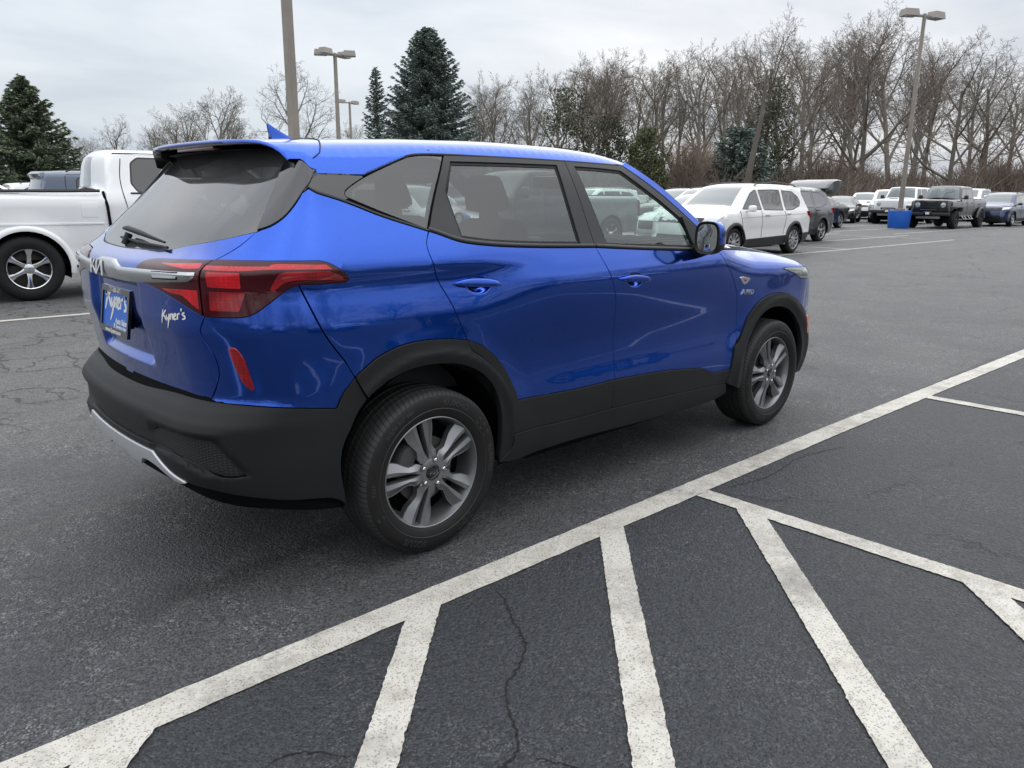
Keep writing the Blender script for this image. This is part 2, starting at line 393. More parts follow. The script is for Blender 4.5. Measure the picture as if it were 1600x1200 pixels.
# ---- side half width profiles
Wcab=pch([.16,.22,.30,.38,.46,.54,.60,.66,.74,.84,.92,1.00,1.045,1.09,1.14,1.19,1.24,1.30,1.40,1.50,1.58],
         [.80,.84,.872,.885,.886,.882,.873,.865,.8655,.879,.889,.896,.896,.884,.862,.840,.818,.794,.752,.704,.655])
Wrear=pch([.16,.22,.30,.38,.46,.56,.68,.80,.88,.94,1.02,1.085,1.105,1.135,1.147,1.158,1.20,1.26,1.31,1.36,1.40,1.50,1.58],
         [.80,.84,.872,.888,.892,.890,.889,.895,.899,.8985,.888,.8755,.8745,.8845,.887,.8835,.866,.834,.806,.778,.758,.706,.655])
Wfr=pch([.16,.22,.30,.38,.46,.56,.68,.80,.90,.97,1.02,1.06,1.09,1.11,1.2,1.58],
        [.80,.84,.872,.885,.886,.880,.880,.888,.893,.890,.875,.845,.800,.755,.72,.6])
Wcab=smf(Wcab,.16,1.58,.022); Wrear=smf(Wrear,.16,1.58,.016,.004,1.147,.022); Wfr=smf(Wfr,.16,1.58,.016)
ZH=pch([1.9,2.2,2.6,2.9,3.1,3.3,3.45],[1.125,1.115,1.085,1.045,1.00,.94,.88])   # hood edge height along x
XRc=pch([.16,.24,.30,.36,.43,.50,.57,.612,.632,.655,.688,.699,.708,.80,.90,.955,.98,1.02,1.08,1.13,1.155,1.175,1.20,1.30,1.40,1.50,1.58],
        [-.62,-.73,-.80,-.852,-.880,-.890,-.891,-.890,-.886,-.870,-.846,-.828,-.815,-.826,-.843,-.857,-.858,-.856,-.855,-.853,-.848,-.822,-.780,-.673,-.560,-.455,-.38])
XRc=smf(XRc,.16,1.58,.010,.0035,.63,.028)
XFc=pch([.16,.24,.34,.5,.7,.85,.95,1.02,1.1],[3.25,3.38,3.46,3.51,3.52,3.47,3.38,3.27,3.1])
YC=pch([.16,.5,.62,.70,1.1,1.2,1.5],[.52,.56,.56,.51,.50,.47,.42])
S0=-0.36; LC=.52; LR=.50       # side starts at s=S0; corner s in [S0-LC,S0]; rear [S0-LC-LR, S0-LC]
SF=2.92; LCF=.60; LRF=.45
SMIN=S0-LC-LR; SMAX=SF+LCF+LRF
def W(x,z):
    a=sst(.1,.75,x); b=sst(1.95,2.42,x)
    zz=z
    zf=np.where(z>.85,.85+(z-.85)*(1.11-.85)/np.maximum(ZH(x)-.85,.02),z)
    zr=z
    w=Wrear(zr)*(1-a)+Wcab(zz)*a
    w=w*(1-b)+Wfr(zf)*b
    return w-.0125*(x-1.25)**2*np.where(x<1.25,1.15,.75)
def bez(p0,p1,p2,p3,t):
    return p0*(1-t)**3+3*p1*t*(1-t)**2+3*p2*t*t*(1-t)+p3*t**3
def base(s,z):
    s=np.asarray(s,float); z=np.asarray(z,float); s,z=np.broadcast_arrays(s,z)
    x=np.clip(s,S0,SF); y=-W(x,z)
    X=x.copy(); Y=y.copy()
    # rear
    yc=YC(z); xr=XRc(z); bow=.14
    tr=np.clip((S0-LC-s)/LR,0,1)        # 1 at centre
    yr=-yc*(1-tr); Xr=xr+bow*yr*yr
    m=s<S0-LC
    X=np.where(m,Xr,X); Y=np.where(m,yr,Y)
    t=np.clip((S0-s)/LC,0,1); m=(s<S0)&(s>=S0-LC)
    w0=-W(np.full_like(z,S0),z); dw=(-W(np.full_like(z,S0+.02),z)-w0)/.02
    ex=xr+bow*yc*yc; ey=-yc; sl=-2*bow*yc    # dx/dy at corner end = 2*bow*y
    # intersection-ish corner point
    cx=ex+ (2*bow*(-yc))*((w0)-(-yc)); cy=w0-(S0-cx)*dw
    k=.68
    bx=bez(S0,S0+(cx-S0)*k,ex+(cx-ex)*k,ex,t); by=bez(w0,w0+(cy-w0)*k,ey+(cy-ey)*k,ey,t)
    X=np.where(m,bx,X); Y=np.where(m,by,Y)
    # front
    xf=XFc(z); bowf=-.22; ycf=.42
    tf=np.clip((s-SF-LCF)/LRF,0,1); yf=-ycf*(1-tf); m=s>SF+LCF
    X=np.where(m,xf+bowf*yf*yf,X); Y=np.where(m,yf,Y)
    t=np.clip((s-SF)/LCF,0,1); m=(s>SF)&(s<=SF+LCF)
    w0=-W(np.full_like(z,SF),z); dw=(w0+W(np.full_like(z,SF-.02),z))/.02
    ex=xf+bowf*ycf**2; ey=-ycf; cx=ex+(2*bowf*ey)*(w0-ey); cy=w0+(cx-SF)*dw
    bx=bez(SF,SF+(cx-SF)*k,ex+(cx-ex)*k,ex,t); by=bez(w0,w0+(cy-w0)*k,ey+(cy-ey)*k,ey,t)
    X=np.where(m,bx,X); Y=np.where(m,by,Y)
    return np.stack([X,Y,z+0*X],-1)
def nrm(s,z,fn=None,e=.004):
    fn=fn or surf
    a=fn(s+e,z)-fn(s-e,z); b=fn(s,z+e)-fn(s,z-e)
    n=np.cross(a,b); n/=np.linalg.norm(n,axis=-1,keepdims=True)+1e-12
    # outward on the right side: -y for growing s (forward) x up -> x cross z = -y
    return n
def disp(s,z):
    s=np.asarray(s,float); z=np.asarray(z,float)
    d=np.zeros(np.broadcast(s,z).shape)
    # wheel arch flare
    for xc,a in ((0.,.016),(2.63,.018)):
        r=np.hypot(s-xc,(z-.35))
        d=d+a*(1-sst(.42,.60,r))
    # plate recess in the tailgate
    u=s-SMIN
    d=d-.028*(1-sst(.245,.30,u))*sst(.775,.815,z)*(1-sst(1.078,1.092,z))
    return d
HANDLES=((.2400,1.054),(1.2030,1.011))
def pocket(s,z):
    d=0.
    for hx,hz in HANDLES:
        u=(s-hx)/.066; v=(z-(hz-.078*(s-hx)))/.036; r=np.sqrt(u*u+v*v); d=d-.024*(1-sst(.25,1.0,r))
    return d
def surf_flat(s,z):
    P=base(s,z); n=nrm(s,z,base)
    return P+n*disp(s,z)[...,None]
def surf(s,z):
    P=base(s,z); n=nrm(s,z,base)
    return P+n*(disp(s,z)+pocket(s,z))[...,None]
# ---- roof / spoiler bridge patch: domain (x, t) with t = .66*v, v=1 at the right edge, 0 at the centre line
ZE=pch([-.62,-.5,-.34,-.156,-.023,.0676,.134,.53,.93,1.271,1.40],[1.515,1.515,1.518,1.522,1.532,1.546,1.553,1.556,1.553,1.546,1.530])
_ZC=pch([-.62,-.34,0,.3,.6,.95,1.2,1.40],[1.586,1.600,1.617,1.628,1.634,1.630,1.614,1.578])
LIFT=lambda x: _ZC(x)-ZE(x)
def roof(x,t):
    x=np.asarray(x,float); t=np.asarray(t,float); x,t=np.broadcast_arrays(x,t)
    v=np.clip(t/.66,0,1.0)
    zc=ZE(x); P=base(np.maximum(x,-.34),zc)
    w=-P[...,1]*(1-.9*np.clip(-.34-x,0,1)**1.2)
    e=(1-v)*.66; z=zc+LIFT(x)*(.84*(1-np.exp(-e/.042))+.16*(1-v*v))
    X=P[...,0]*0+x + .045*sst(1.0,1.4,x)*(1-v*v)
    return np.stack([X,-w*v,z],-1)
# ------------------------------------------------------------------ ground: one asphalt sheet, painted lines 4 mm above
def ground_mat():
    m=bpy.data.materials.new('asphalt'); m.use_nodes=True; t=m.node_tree; b=t.nodes['Principled BSDF']; N_=t.nodes; K=t.links
    tc_=N_.new('ShaderNodeTexCoord'); P=tc_.outputs['Object']
    def noise(sc,det=5,ro=.55,vec=P,dist=0):
        n=N_.new('ShaderNodeTexNoise'); n.inputs['Scale'].default_value=sc; n.inputs['Detail'].default_value=det; n.inputs['Roughness'].default_value=ro; n.inputs['Distortion'].default_value=dist; K.new(vec,n.inputs['Vector']); return n.outputs[0]
    def M(op,a,b_=None,c=None,cl=False):
        n=N_.new('ShaderNodeMath'); n.operation=op; n.use_clamp=cl
        for i,v in enumerate((a,b_,c)):
            if v is None: continue
            if isinstance(v,(int,float)): n.inputs[i].default_value=v
            else: K.new(v,n.inputs[i])
        return n.outputs[0]
    def rng_(v,a,b_,c=0,d=1):
        n=N_.new('ShaderNodeMapRange'); n.inputs[1].default_value=a; n.inputs[2].default_value=b_; n.inputs[3].default_value=c; n.inputs[4].default_value=d; K.new(v,n.inputs[0]); return n.outputs[0]
    def mixc(f,a,b_):
        n=N_.new('ShaderNodeMix'); n.data_type='RGBA'
        if isinstance(f,(int,float)): n.inputs[0].default_value=f
        else: K.new(f,n.inputs[0])
        for i,v in ((6,a),(7,b_)):
            if isinstance(v,tuple): n.inputs[i].default_value=(*v,1)
            else: K.new(v,n.inputs[i])
        return n.outputs[2]
    sep=N_.new('ShaderNodeSeparateXYZ'); K.new(P,sep.inputs[0]); X,Y=sep.outputs[0],sep.outputs[1]
    # stones
    vor=N_.new('ShaderNodeTexVoronoi'); vor.inputs['Scale'].default_value=175; K.new(P,vor.inputs['Vector'])
    vor2=N_.new('ShaderNodeTexVoronoi'); vor2.inputs['Scale'].default_value=78; K.new(P,vor2.inputs['Vector'])
    cell=N_.new('ShaderNodeSeparateXYZ'); K.new(vor.outputs['Color'],cell.inputs[0]); cell2=N_.new('ShaderNodeSeparateXYZ'); K.new(vor2.outputs['Color'],cell2.inputs[0])
    fine=noise(420,3,.6); mid=noise(38,5,.6); big=noise(.55,5,.6); big2=noise(.16,4,.55); blot=noise(5.5,5,.6)
    # newer sealed asphalt right of the long line
    seal=rng_(M('ADD',Y,M('MULTIPLY',M('SUBTRACT',blot,.5),.05)),-1.17,-1.20,0,1)
    seal=M('MULTIPLY',seal,rng_(X,9,4,0,1))
    old=mixc(rng_(big,.36,.66),(.040,.042,.046),(.068,.070,.073))
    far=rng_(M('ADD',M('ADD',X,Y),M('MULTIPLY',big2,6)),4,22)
    old=mixc(M('MULTIPLY',far,.9),old,(.088,.090,.092))  # paler with distance: grazing sheen put into the colour
    old=mixc(M('MULTIPLY',rng_(noise(1.1,4,.6,P,.6),.55,.72),M('MULTIPLY',rng_(X,3,6),.55)),old,(.105,.093,.080))
    lft=M('MULTIPLY',rng_(M('ADD',Y,M('MULTIPLY',big,1.4)),1.6,2.8),rng_(X,4.5,2.5)); old=mixc(M('MULTIPLY',lft,.8),old,(.098,.097,.094))
    # thin tan seam and a dark damp stain behind the rear wheel
    sm=M('ABSOLUTE',M('SUBTRACT',Y,M('ADD',M('MULTIPLY',X,.18),M('ADD',.655,M('MULTIPLY',M('SUBTRACT',blot,.5),.06))))); old=mixc(M('MULTIPLY',rng_(sm,.055,.02),M('MULTIPLY',rng_(X,.1,-.5),.65)),old,(.085,.076,.068))
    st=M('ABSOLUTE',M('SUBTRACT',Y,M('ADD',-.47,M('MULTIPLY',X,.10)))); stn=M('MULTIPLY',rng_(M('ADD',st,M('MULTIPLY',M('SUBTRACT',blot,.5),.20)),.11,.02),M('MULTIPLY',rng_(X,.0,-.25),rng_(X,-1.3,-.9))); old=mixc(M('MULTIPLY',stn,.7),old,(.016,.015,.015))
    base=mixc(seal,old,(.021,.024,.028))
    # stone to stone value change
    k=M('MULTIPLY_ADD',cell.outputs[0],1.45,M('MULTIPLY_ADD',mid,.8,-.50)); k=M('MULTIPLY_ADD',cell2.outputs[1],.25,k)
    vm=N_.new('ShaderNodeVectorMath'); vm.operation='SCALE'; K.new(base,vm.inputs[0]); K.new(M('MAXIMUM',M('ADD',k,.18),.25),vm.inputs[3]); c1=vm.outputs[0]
    # pale bare stones, worn in patches
    patch=M('MULTIPLY',rng_(noise(1.7,6,.7),.44,.60),rng_(noise(21,4,.65),.44,.56)); patch=M('MULTIPLY',patch,M('MULTIPLY_ADD',seal,-.75,1.0))
    pale=M('MULTIPLY',M('GREATER_THAN',cell.outputs[1],.76),M('MULTIPLY_ADD',patch,.80,.08)); c2=mixc(pale,c1,(.27,.27,.265))
    spk=M('MULTIPLY',M('GREATER_THAN',cell2.outputs[2],.955),M('GREATER_THAN',fine,.5)); c2=mixc(M('MULTIPLY',spk,.08),c2,(.20,.20,.20))
    # cracks
    vs=N_.new('ShaderNodeVectorMath'); vs.operation='ADD'; K.new(P,vs.inputs[0])
    nn=N_.new('ShaderNodeTexNoise'); nn.inputs['Scale'].default_value=3.2; nn.inputs['Detail'].default_value=6; nn.inputs['Roughness'].default_value=.65; K.new(P,nn.inputs['Vector'])
    sc=N_.new('ShaderNodeVectorMath'); sc.operation='SCALE'; sc.inputs[3].default_value=.38; K.new(nn.outputs[1],sc.inputs[0]); K.new(sc.outputs[0],vs.inputs[1])
    def crackv(scale,w):
        v=N_.new('ShaderNodeTexVoronoi'); v.feature='DISTANCE_TO_EDGE'; v.inputs['Scale'].default_value=scale; K.new(vs.outputs[0],v.inputs['Vector']); return rng_(v.outputs['Distance'],w,w*.35)
    cr=M('MULTIPLY',crackv(2.6,.028),M('MULTIPLY',rng_(noise(.9,3,.5),.42,.52),M('MULTIPLY',lft,.95)))
    crb=M('MULTIPLY',crackv(.34,.0045),M('MULTIPLY',rng_(noise(1.6,3,.5),.46,.56),.55))
    crc=M('MULTIPLY',crackv(1.2,.013),M('MULTIPLY',rng_(noise(.45,3,.5),.52,.60),M('MULTIPLY',far,.8)))
    crk=M('MAXIMUM',M('MAXIMUM',cr,crb),crc); c3=mixc(M('MULTIPLY',crk,.85),c2,(.006,.006,.006))
    K.new(c3,b.inputs['Base Color'])
    K.new(M('ADD',M('MULTIPLY',fine,.22),.50),b.inputs['Roughness']); b.inputs['Specular IOR Level'].default_value=.62
    hgt=M('ADD',M('MULTIPLY',M('SUBTRACT',1,vor.outputs['Distance']),.55),M('ADD',M('MULTIPLY',M('SUBTRACT',1,vor2.outputs['Distance']),.8),M('ADD',M('MULTIPLY',fine,.3),M('MULTIPLY',mid,.8))))
    hgt=M('SUBTRACT',hgt,M('MULTIPLY',crk,2.0))
    bp=N_.new('ShaderNodeBump'); bp.inputs['Strength'].default_value=1.0; bp.inputs['Distance'].default_value=.0065; K.new(hgt,bp.inputs['Height']); K.new(bp.outputs[0],b.inputs['Normal'])
    m['hgt']=1; return m
ASPH=ground_mat()
n=60; gx=np.sign(np.linspace(-1,1,n))*np.abs(np.linspace(-1,1,n))**3*1400
V=[(x,y,0) for x in gx for y in gx]; F=[(i*n+j,(i+1)*n+j,(i+1)*n+j+1,i*n+j+1) for i in range(n-1) for j in range(n-1)]
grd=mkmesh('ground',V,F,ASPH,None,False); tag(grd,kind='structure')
def line_mat():
    """worn road paint: the film breaks up over the stones so the asphalt shows through"""
    m=bpy.data.materials.new('road_paint'); m.use_nodes=True; t=m.node_tree; b=t.nodes['Principled BSDF']; N_=t.nodes; K=t.links
    tc_=N_.new('ShaderNodeTexCoord'); P=tc_.outputs['Object']
    def noise(sc,det=5,ro=.6):
        n=N_.new('ShaderNodeTexNoise'); n.inputs['Scale'].default_value=sc; n.inputs['Detail'].default_value=det; n.inputs['Roughness'].default_value=ro; K.new(P,n.inputs['Vector']); return n.outputs[0]
    def M(op,a,b_=None,c=None,cl=False):
        n=N_.new('ShaderNodeMath'); n.operation=op; n.use_clamp=cl
        for i,v in enumerate((a,b_,c)):
            if v is None: continue
            if isinstance(v,(int,float)): n.inputs[i].default_value=v
            else: K.new(v,n.inputs[i])
        return n.outputs[0]
    def R_(v,a,b_,c=0,d=1):
        n=N_.new('ShaderNodeMapRange'); n.inputs[1].default_value=a; n.inputs[2].default_value=b_; n.inputs[3].default_value=c; n.inputs[4].default_value=d; K.new(v,n.inputs[0]); return n.outputs[0]
    vor=N_.new('ShaderNodeTexVoronoi'); vor.inputs['Scale'].default_value=230; K.new(P,vor.inputs['Vector'])
    cs=N_.new('ShaderNodeSeparateXYZ'); K.new(vor.outputs['Color'],cs.inputs[0])
    pits=M('GREATER_THAN',M('ADD',cs.outputs[0],M('MULTIPLY',noise(60),.5)),1.10)
    wear=R_(M('ADD',noise(3.0,8,.72),M('MULTIPLY',noise(45,3,.6),.25)),.745,.80)
    gone=M('MAXIMUM',pits,wear)
    mx=N_.new('ShaderNodeMix'); mx.data_type='RGBA'; mx.inputs[6].default_value=(.60,.575,.515,1); mx.inputs[7].default_value=(.42,.385,.33,1); K.new(R_(noise(7,6,.7),.45,.72),mx.inputs[0])
    m2=N_.new('ShaderNodeMix'); m2.data_type='RGBA'; m2.inputs[7].default_value=(.035,.035,.036,1); K.new(mx.outputs[2],m2.inputs[6]); K.new(M('MULTIPLY',gone,.48),m2.inputs[0])
    m3=N_.new('ShaderNodeMix'); m3.data_type='RGBA'; m3.inputs[7].default_value=(.19,.18,.165,1); K.new(m2.outputs[2],m3.inputs[6]); K.new(M('MULTIPLY',R_(M('ADD',noise(1.3,7,.7),M('MULTIPLY',noise(24,4,.7),.22)),.60,.80),.75),m3.inputs[0]); K.new(m3.outputs[2],b.inputs['Base Color']); b.inputs['Roughness'].default_value=.62
    vor2=N_.new('ShaderNodeTexVoronoi'); vor2.inputs['Scale'].default_value=62; K.new(P,vor2.inputs['Vector'])
    bp=N_.new('ShaderNodeBump'); bp.inputs['Strength'].default_value=.6; bp.inputs['Distance'].default_value=.003; K.new(M('ADD',M('SUBTRACT',1,vor.outputs['Distance']),M('SUBTRACT',1,vor2.outputs['Distance'])),bp.inputs['Height']); K.new(bp.outputs[0],b.inputs['Normal'])
    return m
LINE=line_mat()
def road_line(name,pts,w,ragged=.006,z=.004,parent=None):
    c=np.array(pts,float); L_=np.r_[0,np.cumsum(np.linalg.norm(np.diff(c,axis=0),axis=1))]; st=.012 if L_[-1]<6 else .05; t=np.arange(0,L_[-1],st); P=np.stack([np.interp(t,L_,c[:,0]),np.interp(t,L_,c[:,1])],1)
    d=np.gradient(P,axis=0); d/=np.linalg.norm(d,axis=1,keepdims=True); q=np.stack([-d[:,1],d[:,0]],1)
    def wob(): 
        a=rng.normal(0,1,len(t)); b_=np.convolve(rng.normal(0,1,len(t)+40),np.ones(9)/3,'same')[:len(t)]; return (a*.24+b_*.14)*ragged
    A=P+q*(w/2+wob()[:,None]); B=P-q*(w/2+wob()[:,None]); n=len(t)
    V=[(a[0],a[1],z) for a in A]+[(b_[0],b_[1],z) for b_ in B]; F=[(i,i+n,i+n+1,i+1) for i in range(n-1)]
    o=mkmesh(name,V,F,LINE,None,False); tag(o,kind='structure'); return o
road_line('painted_line',[(-9,-1.12),(-1.6,-1.155),(.2,-1.18),(2.9,-1.22),(6.8,-1.33)],.125)
road_line('painted_line',[(6.8,-1.33),(24,-1.62)],.12,.006)
road_line('painted_line',[(1.335,-1.265),(1.345,-2.0),(1.36,-3.2),(1.39,-7)],.105,.005,.0048)
s45=math.sqrt(.5)
for (x0,y0,l,w,k) in ((-.333,-1.245,1.1,.105,.0052),(.648,-1.27,2.1,.109,.0055),(1.285,-1.555,2.6,.112,.0058),(1.30,-2.50,1.6,.115,.0061),(-1.30,-1.22,.8,.14,.0067)):
    a=math.radians(224); e_=.085; road_line('painted_line',[(x0+(e_*.75 if x0<1.2 else e_*.6),y0+(e_*.75 if x0<1.2 else e_*.6)),(x0+l*math.cos(a),y0+l*math.sin(a))],w,.005,k)
road_line('painted_line',[(4.14,-1.32),(4.15,-2.4),(4.17,-7)],.10,.005,.0050)
# stalls across the aisle
def far(pts,w=.10,z=.004): road_line('painted_line',pts,w,.006,z)
far([(-7,6.98),(12.5,6.35)]); far([(15,6.2),(27.5,5.95)]); far([(16.8,8.45),(29.5,8.15)],.10,.0045); far([(19.6,6.02),(19.72,13.8)],.10,.005); far([(27.1,6.88),(27.3,14)],.10,.005)
far([(30,8.9),(46,8.6)]); far([(30,11.3),(46,11.0)],.1,.0046); far([(30,13.6),(46,13.2)],.1,.0048); far([(24,10.7),(29,10.6)],.1,.0052)
# the cracks that can be picked out beside the diagonals
def crack(pts,w):
    c=np.array(catmull(pts,.012)); c+=rng.normal(0,.0035,c.shape); ww=w*(.5+rng.random(len(c)))*np.clip(np.minimum(np.arange(len(c)),np.arange(len(c))[::-1])/8,0.1,1)
    d=np.gradient(c,axis=0); d/=np.linalg.norm(d,axis=1,keepdims=True)+1e-9; q=np.stack([-d[:,1],d[:,0]],1); n=len(c)
    V=[(*(c[i]+q[i]*ww[i]),.0024) for i in range(n)]+[(*(c[i]-q[i]*ww[i]),.0024) for i in range(n)]
    o=mkmesh('ground_crack',V,[(i,i+n,i+n+1,i+1) for i in range(n-1)],mat('crack_black',(.006,.006,.006),.9),None,False); tag(o,kind='structure')
crack([(-.03,-1.27),(-.06,-1.36),(-.13,-1.48),(-.19,-1.6),(-.26,-1.66),(-.39,-1.73),(-.45,-1.80),(-.50,-1.88),(-.56,-1.95),(-.68,-1.96),(-.9,-2.1)],.0028)
crack([(-.56,-1.95),(-.50,-2.05),(-.45,-2.2)],.0018); crack([(1.45,-1.30),(1.8,-1.36),(2.2,-1.33),(2.6,-1.42)],.0018); crack([(-1.2,-1.45),(-1.1,-1.55),(-.98,-1.56),(-.85,-1.7)],.0018)
# ================================================================== the blue SUV
BLUE=mat('blue_metallic_paint',(.0035,.030,.40),.165,.92,1,.008)
def _flk():
    t=BLUE.node_tree; b=t.nodes['Principled BSDF']; v=t.nodes.new('ShaderNodeTexVoronoi'); v.inputs['Scale'].default_value=1400
    tcn=t.nodes.new('ShaderNodeTexCoord'); t.links.new(tcn.outputs['Object'],v.inputs['Vector'])
    x=t.nodes.new('ShaderNodeMix'); x.data_type='RGBA'; x.inputs[6].default_value=(.002,.052,.37,1); x.inputs[7].default_value=(.007,.100,.60,1)
    sp=t.nodes.new('ShaderNodeSeparateXYZ'); t.links.new(v.outputs['Color'],sp.inputs[0]); t.links.new(sp.outputs[0],x.inputs[0]); t.links.new(x.outputs[2],b.inputs['Base Color'])
_flk()
def _inner(m):
    # the back of a painted panel is dull primer
    t=m.node_tree; o=[n for n in t.nodes if n.type=='OUTPUT_MATERIAL'][0]; b=t.nodes['Principled BSDF']; g=t.nodes.new('ShaderNodeNewGeometry'); d=t.nodes.new('ShaderNodeBsdfDiffuse'); d.inputs[0].default_value=(.04,.04,.042,1)
    mx=t.nodes.new('ShaderNodeMixShader'); t.links.new(g.outputs['Backfacing'],mx.inputs[0]); t.links.new(b.outputs[0],mx.inputs[1]); t.links.new(d.outputs[0],mx.inputs[2]); t.links.new(mx.outputs[0],o.inputs[0])
_inner(BLUE)
CLAD=mat('black_textured_plastic',(.0095,.010,.011),.50,0,0,spec=.32,bump=(900,.25,.0006),var=(3,(.013,.0135,.015),.35,.7))
FRAME=mat('matt_black_trim',(.016,.017,.019),.36,spec=.45)
GBLACK=mat('gloss_black',(.006,.006,.008),.04,0,1,.01)
DARK=mat('shadow_black',(.004,.004,.005),.8,spec=.1)
RUB=mat('window_rubber',(.006,.006,.007),.5,spec=.3)
SATIN=mat('satin_silver',(.52,.53,.54),.30,.85)
SKID=mat('silver_skid_plate',(.62,.63,.65),.40,.5)
CHROME=mat('chrome',(.78,.79,.80),.08,1)
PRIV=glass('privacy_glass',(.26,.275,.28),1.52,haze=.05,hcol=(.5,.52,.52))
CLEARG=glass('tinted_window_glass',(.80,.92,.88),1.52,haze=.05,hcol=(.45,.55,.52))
LENSR=mat('red_lamp_lens',(.050,.001,.005),.10,0,.6,.01,spec=.25)
LEDR=mat('bright_red_lamp',(.80,.010,.020),.22,0,1,.01,spec=.25)
REDM=mat('mid_red_lamp',(.45,.006,.014),.2,0,1,.01)
def _ribs(m,c2,sc):
    t=m.node_tree; b=t.nodes['Principled BSDF']; tcn=t.nodes.new('ShaderNodeTexCoord'); br=t.nodes.new('ShaderNodeTexVoronoi'); br.inputs['Scale'].default_value=sc; br.distance='CHEBYCHEV'; br.inputs['Randomness'].default_value=.15
    t.links.new(tcn.outputs['Object'],br.inputs['Vector']); nz=t.nodes.new('ShaderNodeTexNoise'); nz.inputs['Scale'].default_value=14; nz.inputs['Detail'].default_value=3; t.links.new(tcn.outputs['Object'],nz.inputs['Vector'])
    mm=t.nodes.new('ShaderNodeMath'); mm.operation='MULTIPLY_ADD'; mm.inputs[1].default_value=1.3; t.links.new(br.outputs['Distance'],mm.inputs[0]); n2=t.nodes.new('ShaderNodeMath'); n2.operation='MULTIPLY_ADD'; n2.inputs[1].default_value=1.6; n2.inputs[2].default_value=-.75; t.links.new(nz.outputs[0],n2.inputs[0]); t.links.new(n2.outputs[0],mm.inputs[2]); mm.use_clamp=True
    x=t.nodes.new('ShaderNodeMix'); x.data_type='RGBA'; x.inputs[6].default_value=b.inputs['Base Color'].default_value[:]; x.inputs[7].default_value=(*c2,1); t.links.new(mm.outputs[0],x.inputs[0]); t.links.new(x.outputs[2],b.inputs['Base Color'])
_ribs(LEDR,(.34,.004,.010),90); _ribs(REDM,(.16,.002,.006),90)
WHITE=mat('white_vinyl',(.8,.8,.8),.45)
car=empty('suv',(0,0,0),0,'metallic blue SUV with black cladding parked alongside the long white line in the foreground','suv')
# ---- shared curves in (s, z): s runs along the side (metres), then round the corner to the rear centre line at SMIN
TG_UP=[(-.338,1.478),(-.40,1.437),(-.459,1.403),(-.537,1.320),(-.580,1.293),(-.628,1.275),(-.668,1.232),(-.7171,1.187)]
LAMP_TOP_S=[(-.7171,1.187),(-.56,1.185),(-.4077,1.1806)]
LAMP_TIP=[(-.4077,1.1806),(-.388,1.174),(-.352,1.144),(-.3286,1.123),(-.3235,1.112),(-.3333,1.1038)]
LAMP_BOT=[(-.3333,1.1038),(-.40,1.1042),(-.4560,1.1045),(-.478,1.0965),(-.53,1.055),(-.5793,1.0181),(-.6066,1.0085),(-.66,1.006),(-.732,1.0085)]
LAMP_IN=[(-.732,1.0085),(-.7312,1.08),(-.7305,1.1516),(-.7171,1.187)]
TG_LO=[(-.732,1.0085),(-.7395,.99),(-.7535,.960),(-.7488,.9275),(-.733,.885),(-.7274,.8194),(-.7477,.7682),(-.7819,.7135)]
BELT_Q=[(-.4122,1.4183),(-.2667,1.3739),(-.1304,1.3216),(.0486,1.266)]
BELT_R=[(.0486,1.266),(.0955,1.2509),(.1761,1.2239),(.3182,1.2041),(.5922,1.185),(.966,1.1705)]
BELT_F=[(.966,1.1705),(1.327,1.1464),(1.7465,1.1229),(1.955,1.110)]
RD_UP=[(.2433,1.5528),(.1473,1.4162),(.0486,1.266)]
RD_LO=[(.0486,1.266),(.0222,1.225),(.0185,1.195),(.0290,1.1464),(.0600,1.0718),(.0988,1.0041),(.1382,.9194),(.1575,.88),(.170,.846)]
RD_CL=[(.170,.846),(.1829,.8101),(.2388,.7715),(.3039,.7177),(.3535,.6604),(.3857,.5973),(.4049,.5184),(.4140,.4126)]
B_UP=[(.930,1.5527),(.9476,1.37),(.966,1.1705)]
B_LO=[(.966,1.1705),(1.0,1.093),(1.044,1.006),(1.0764,.9228),(1.0865,.8221),(1.0975,.6873),(1.103,.5844),(1.1005,.539)]
B_CL=[(1.1005,.539),(1.0886,.500),(1.0720,.4003)]
F_LO=[(1.955,1.110),(2.0242,1.0351),(2.1039,.9469),(2.1600,.8575),(2.1935,.7283),(2.192,.62)]
F_CL=[(2.192,.62),(2.190,.5879),(2.1681,.5669)]
F_SI=[(2.1681,.5669),(2.1317,.43),(2.1002,.3578)]
ARO=[(-.3877,.668),(-.3679,.7228),(-.3176,.7779),(-.2392,.8307),(-.1426,.8614),(-.0243,.8692),(.1019,.8581),(.170,.846)]
AROD=[(.170,.846),(.2512,.8122),(.328,.7537),(.3914,.6781),(.43,.6054),(.4516,.551)]
ARI=[(-.372,.30),(-.385,.45),(-.372,.545),(-.33,.635),(-.275,.70),(-.2048,.7419),(-.1227,.7664),(-.0283,.7752),(.0991,.7633),(.1769,.7379),(.2597,.6844),(.3127,.6186),(.3442,.5301),(.3477,.4476),(.3427,.31)]
AFO=[(2.1681,.5669),(2.1873,.5268)]
ARFO=[(2.150,.485),(2.1873,.5268),(2.245,.6426),(2.3004,.7312),(2.4037,.8063),(2.5259,.8342),(2.6857,.8307),(2.8799,.7737),(2.985,.690),(3.045,.56),(3.07,.42)]
ARFI=[(2.268,.30),(2.262,.42),(2.272,.50),(2.2989,.5709),(2.3692,.6866),(2.4654,.745),(2.6416,.7521),(2.8042,.7105),(2.925,.6200),(2.975,.50),(2.985,.38),(2.975,.28)]
DRIP=[(-.338,1.4702),(-.1562,1.4688),(-.0233,1.5152),(.0676,1.5443),(.1339,1.5524),(.5294,1.5555),(.930,1.5527),(1.271,1.5456),(1.3401,1.5429)]
APIL=[(1.3401,1.5429),(1.5435,1.4295),(1.7318,1.3044),(1.865,1.206),(1.985,1.118)]
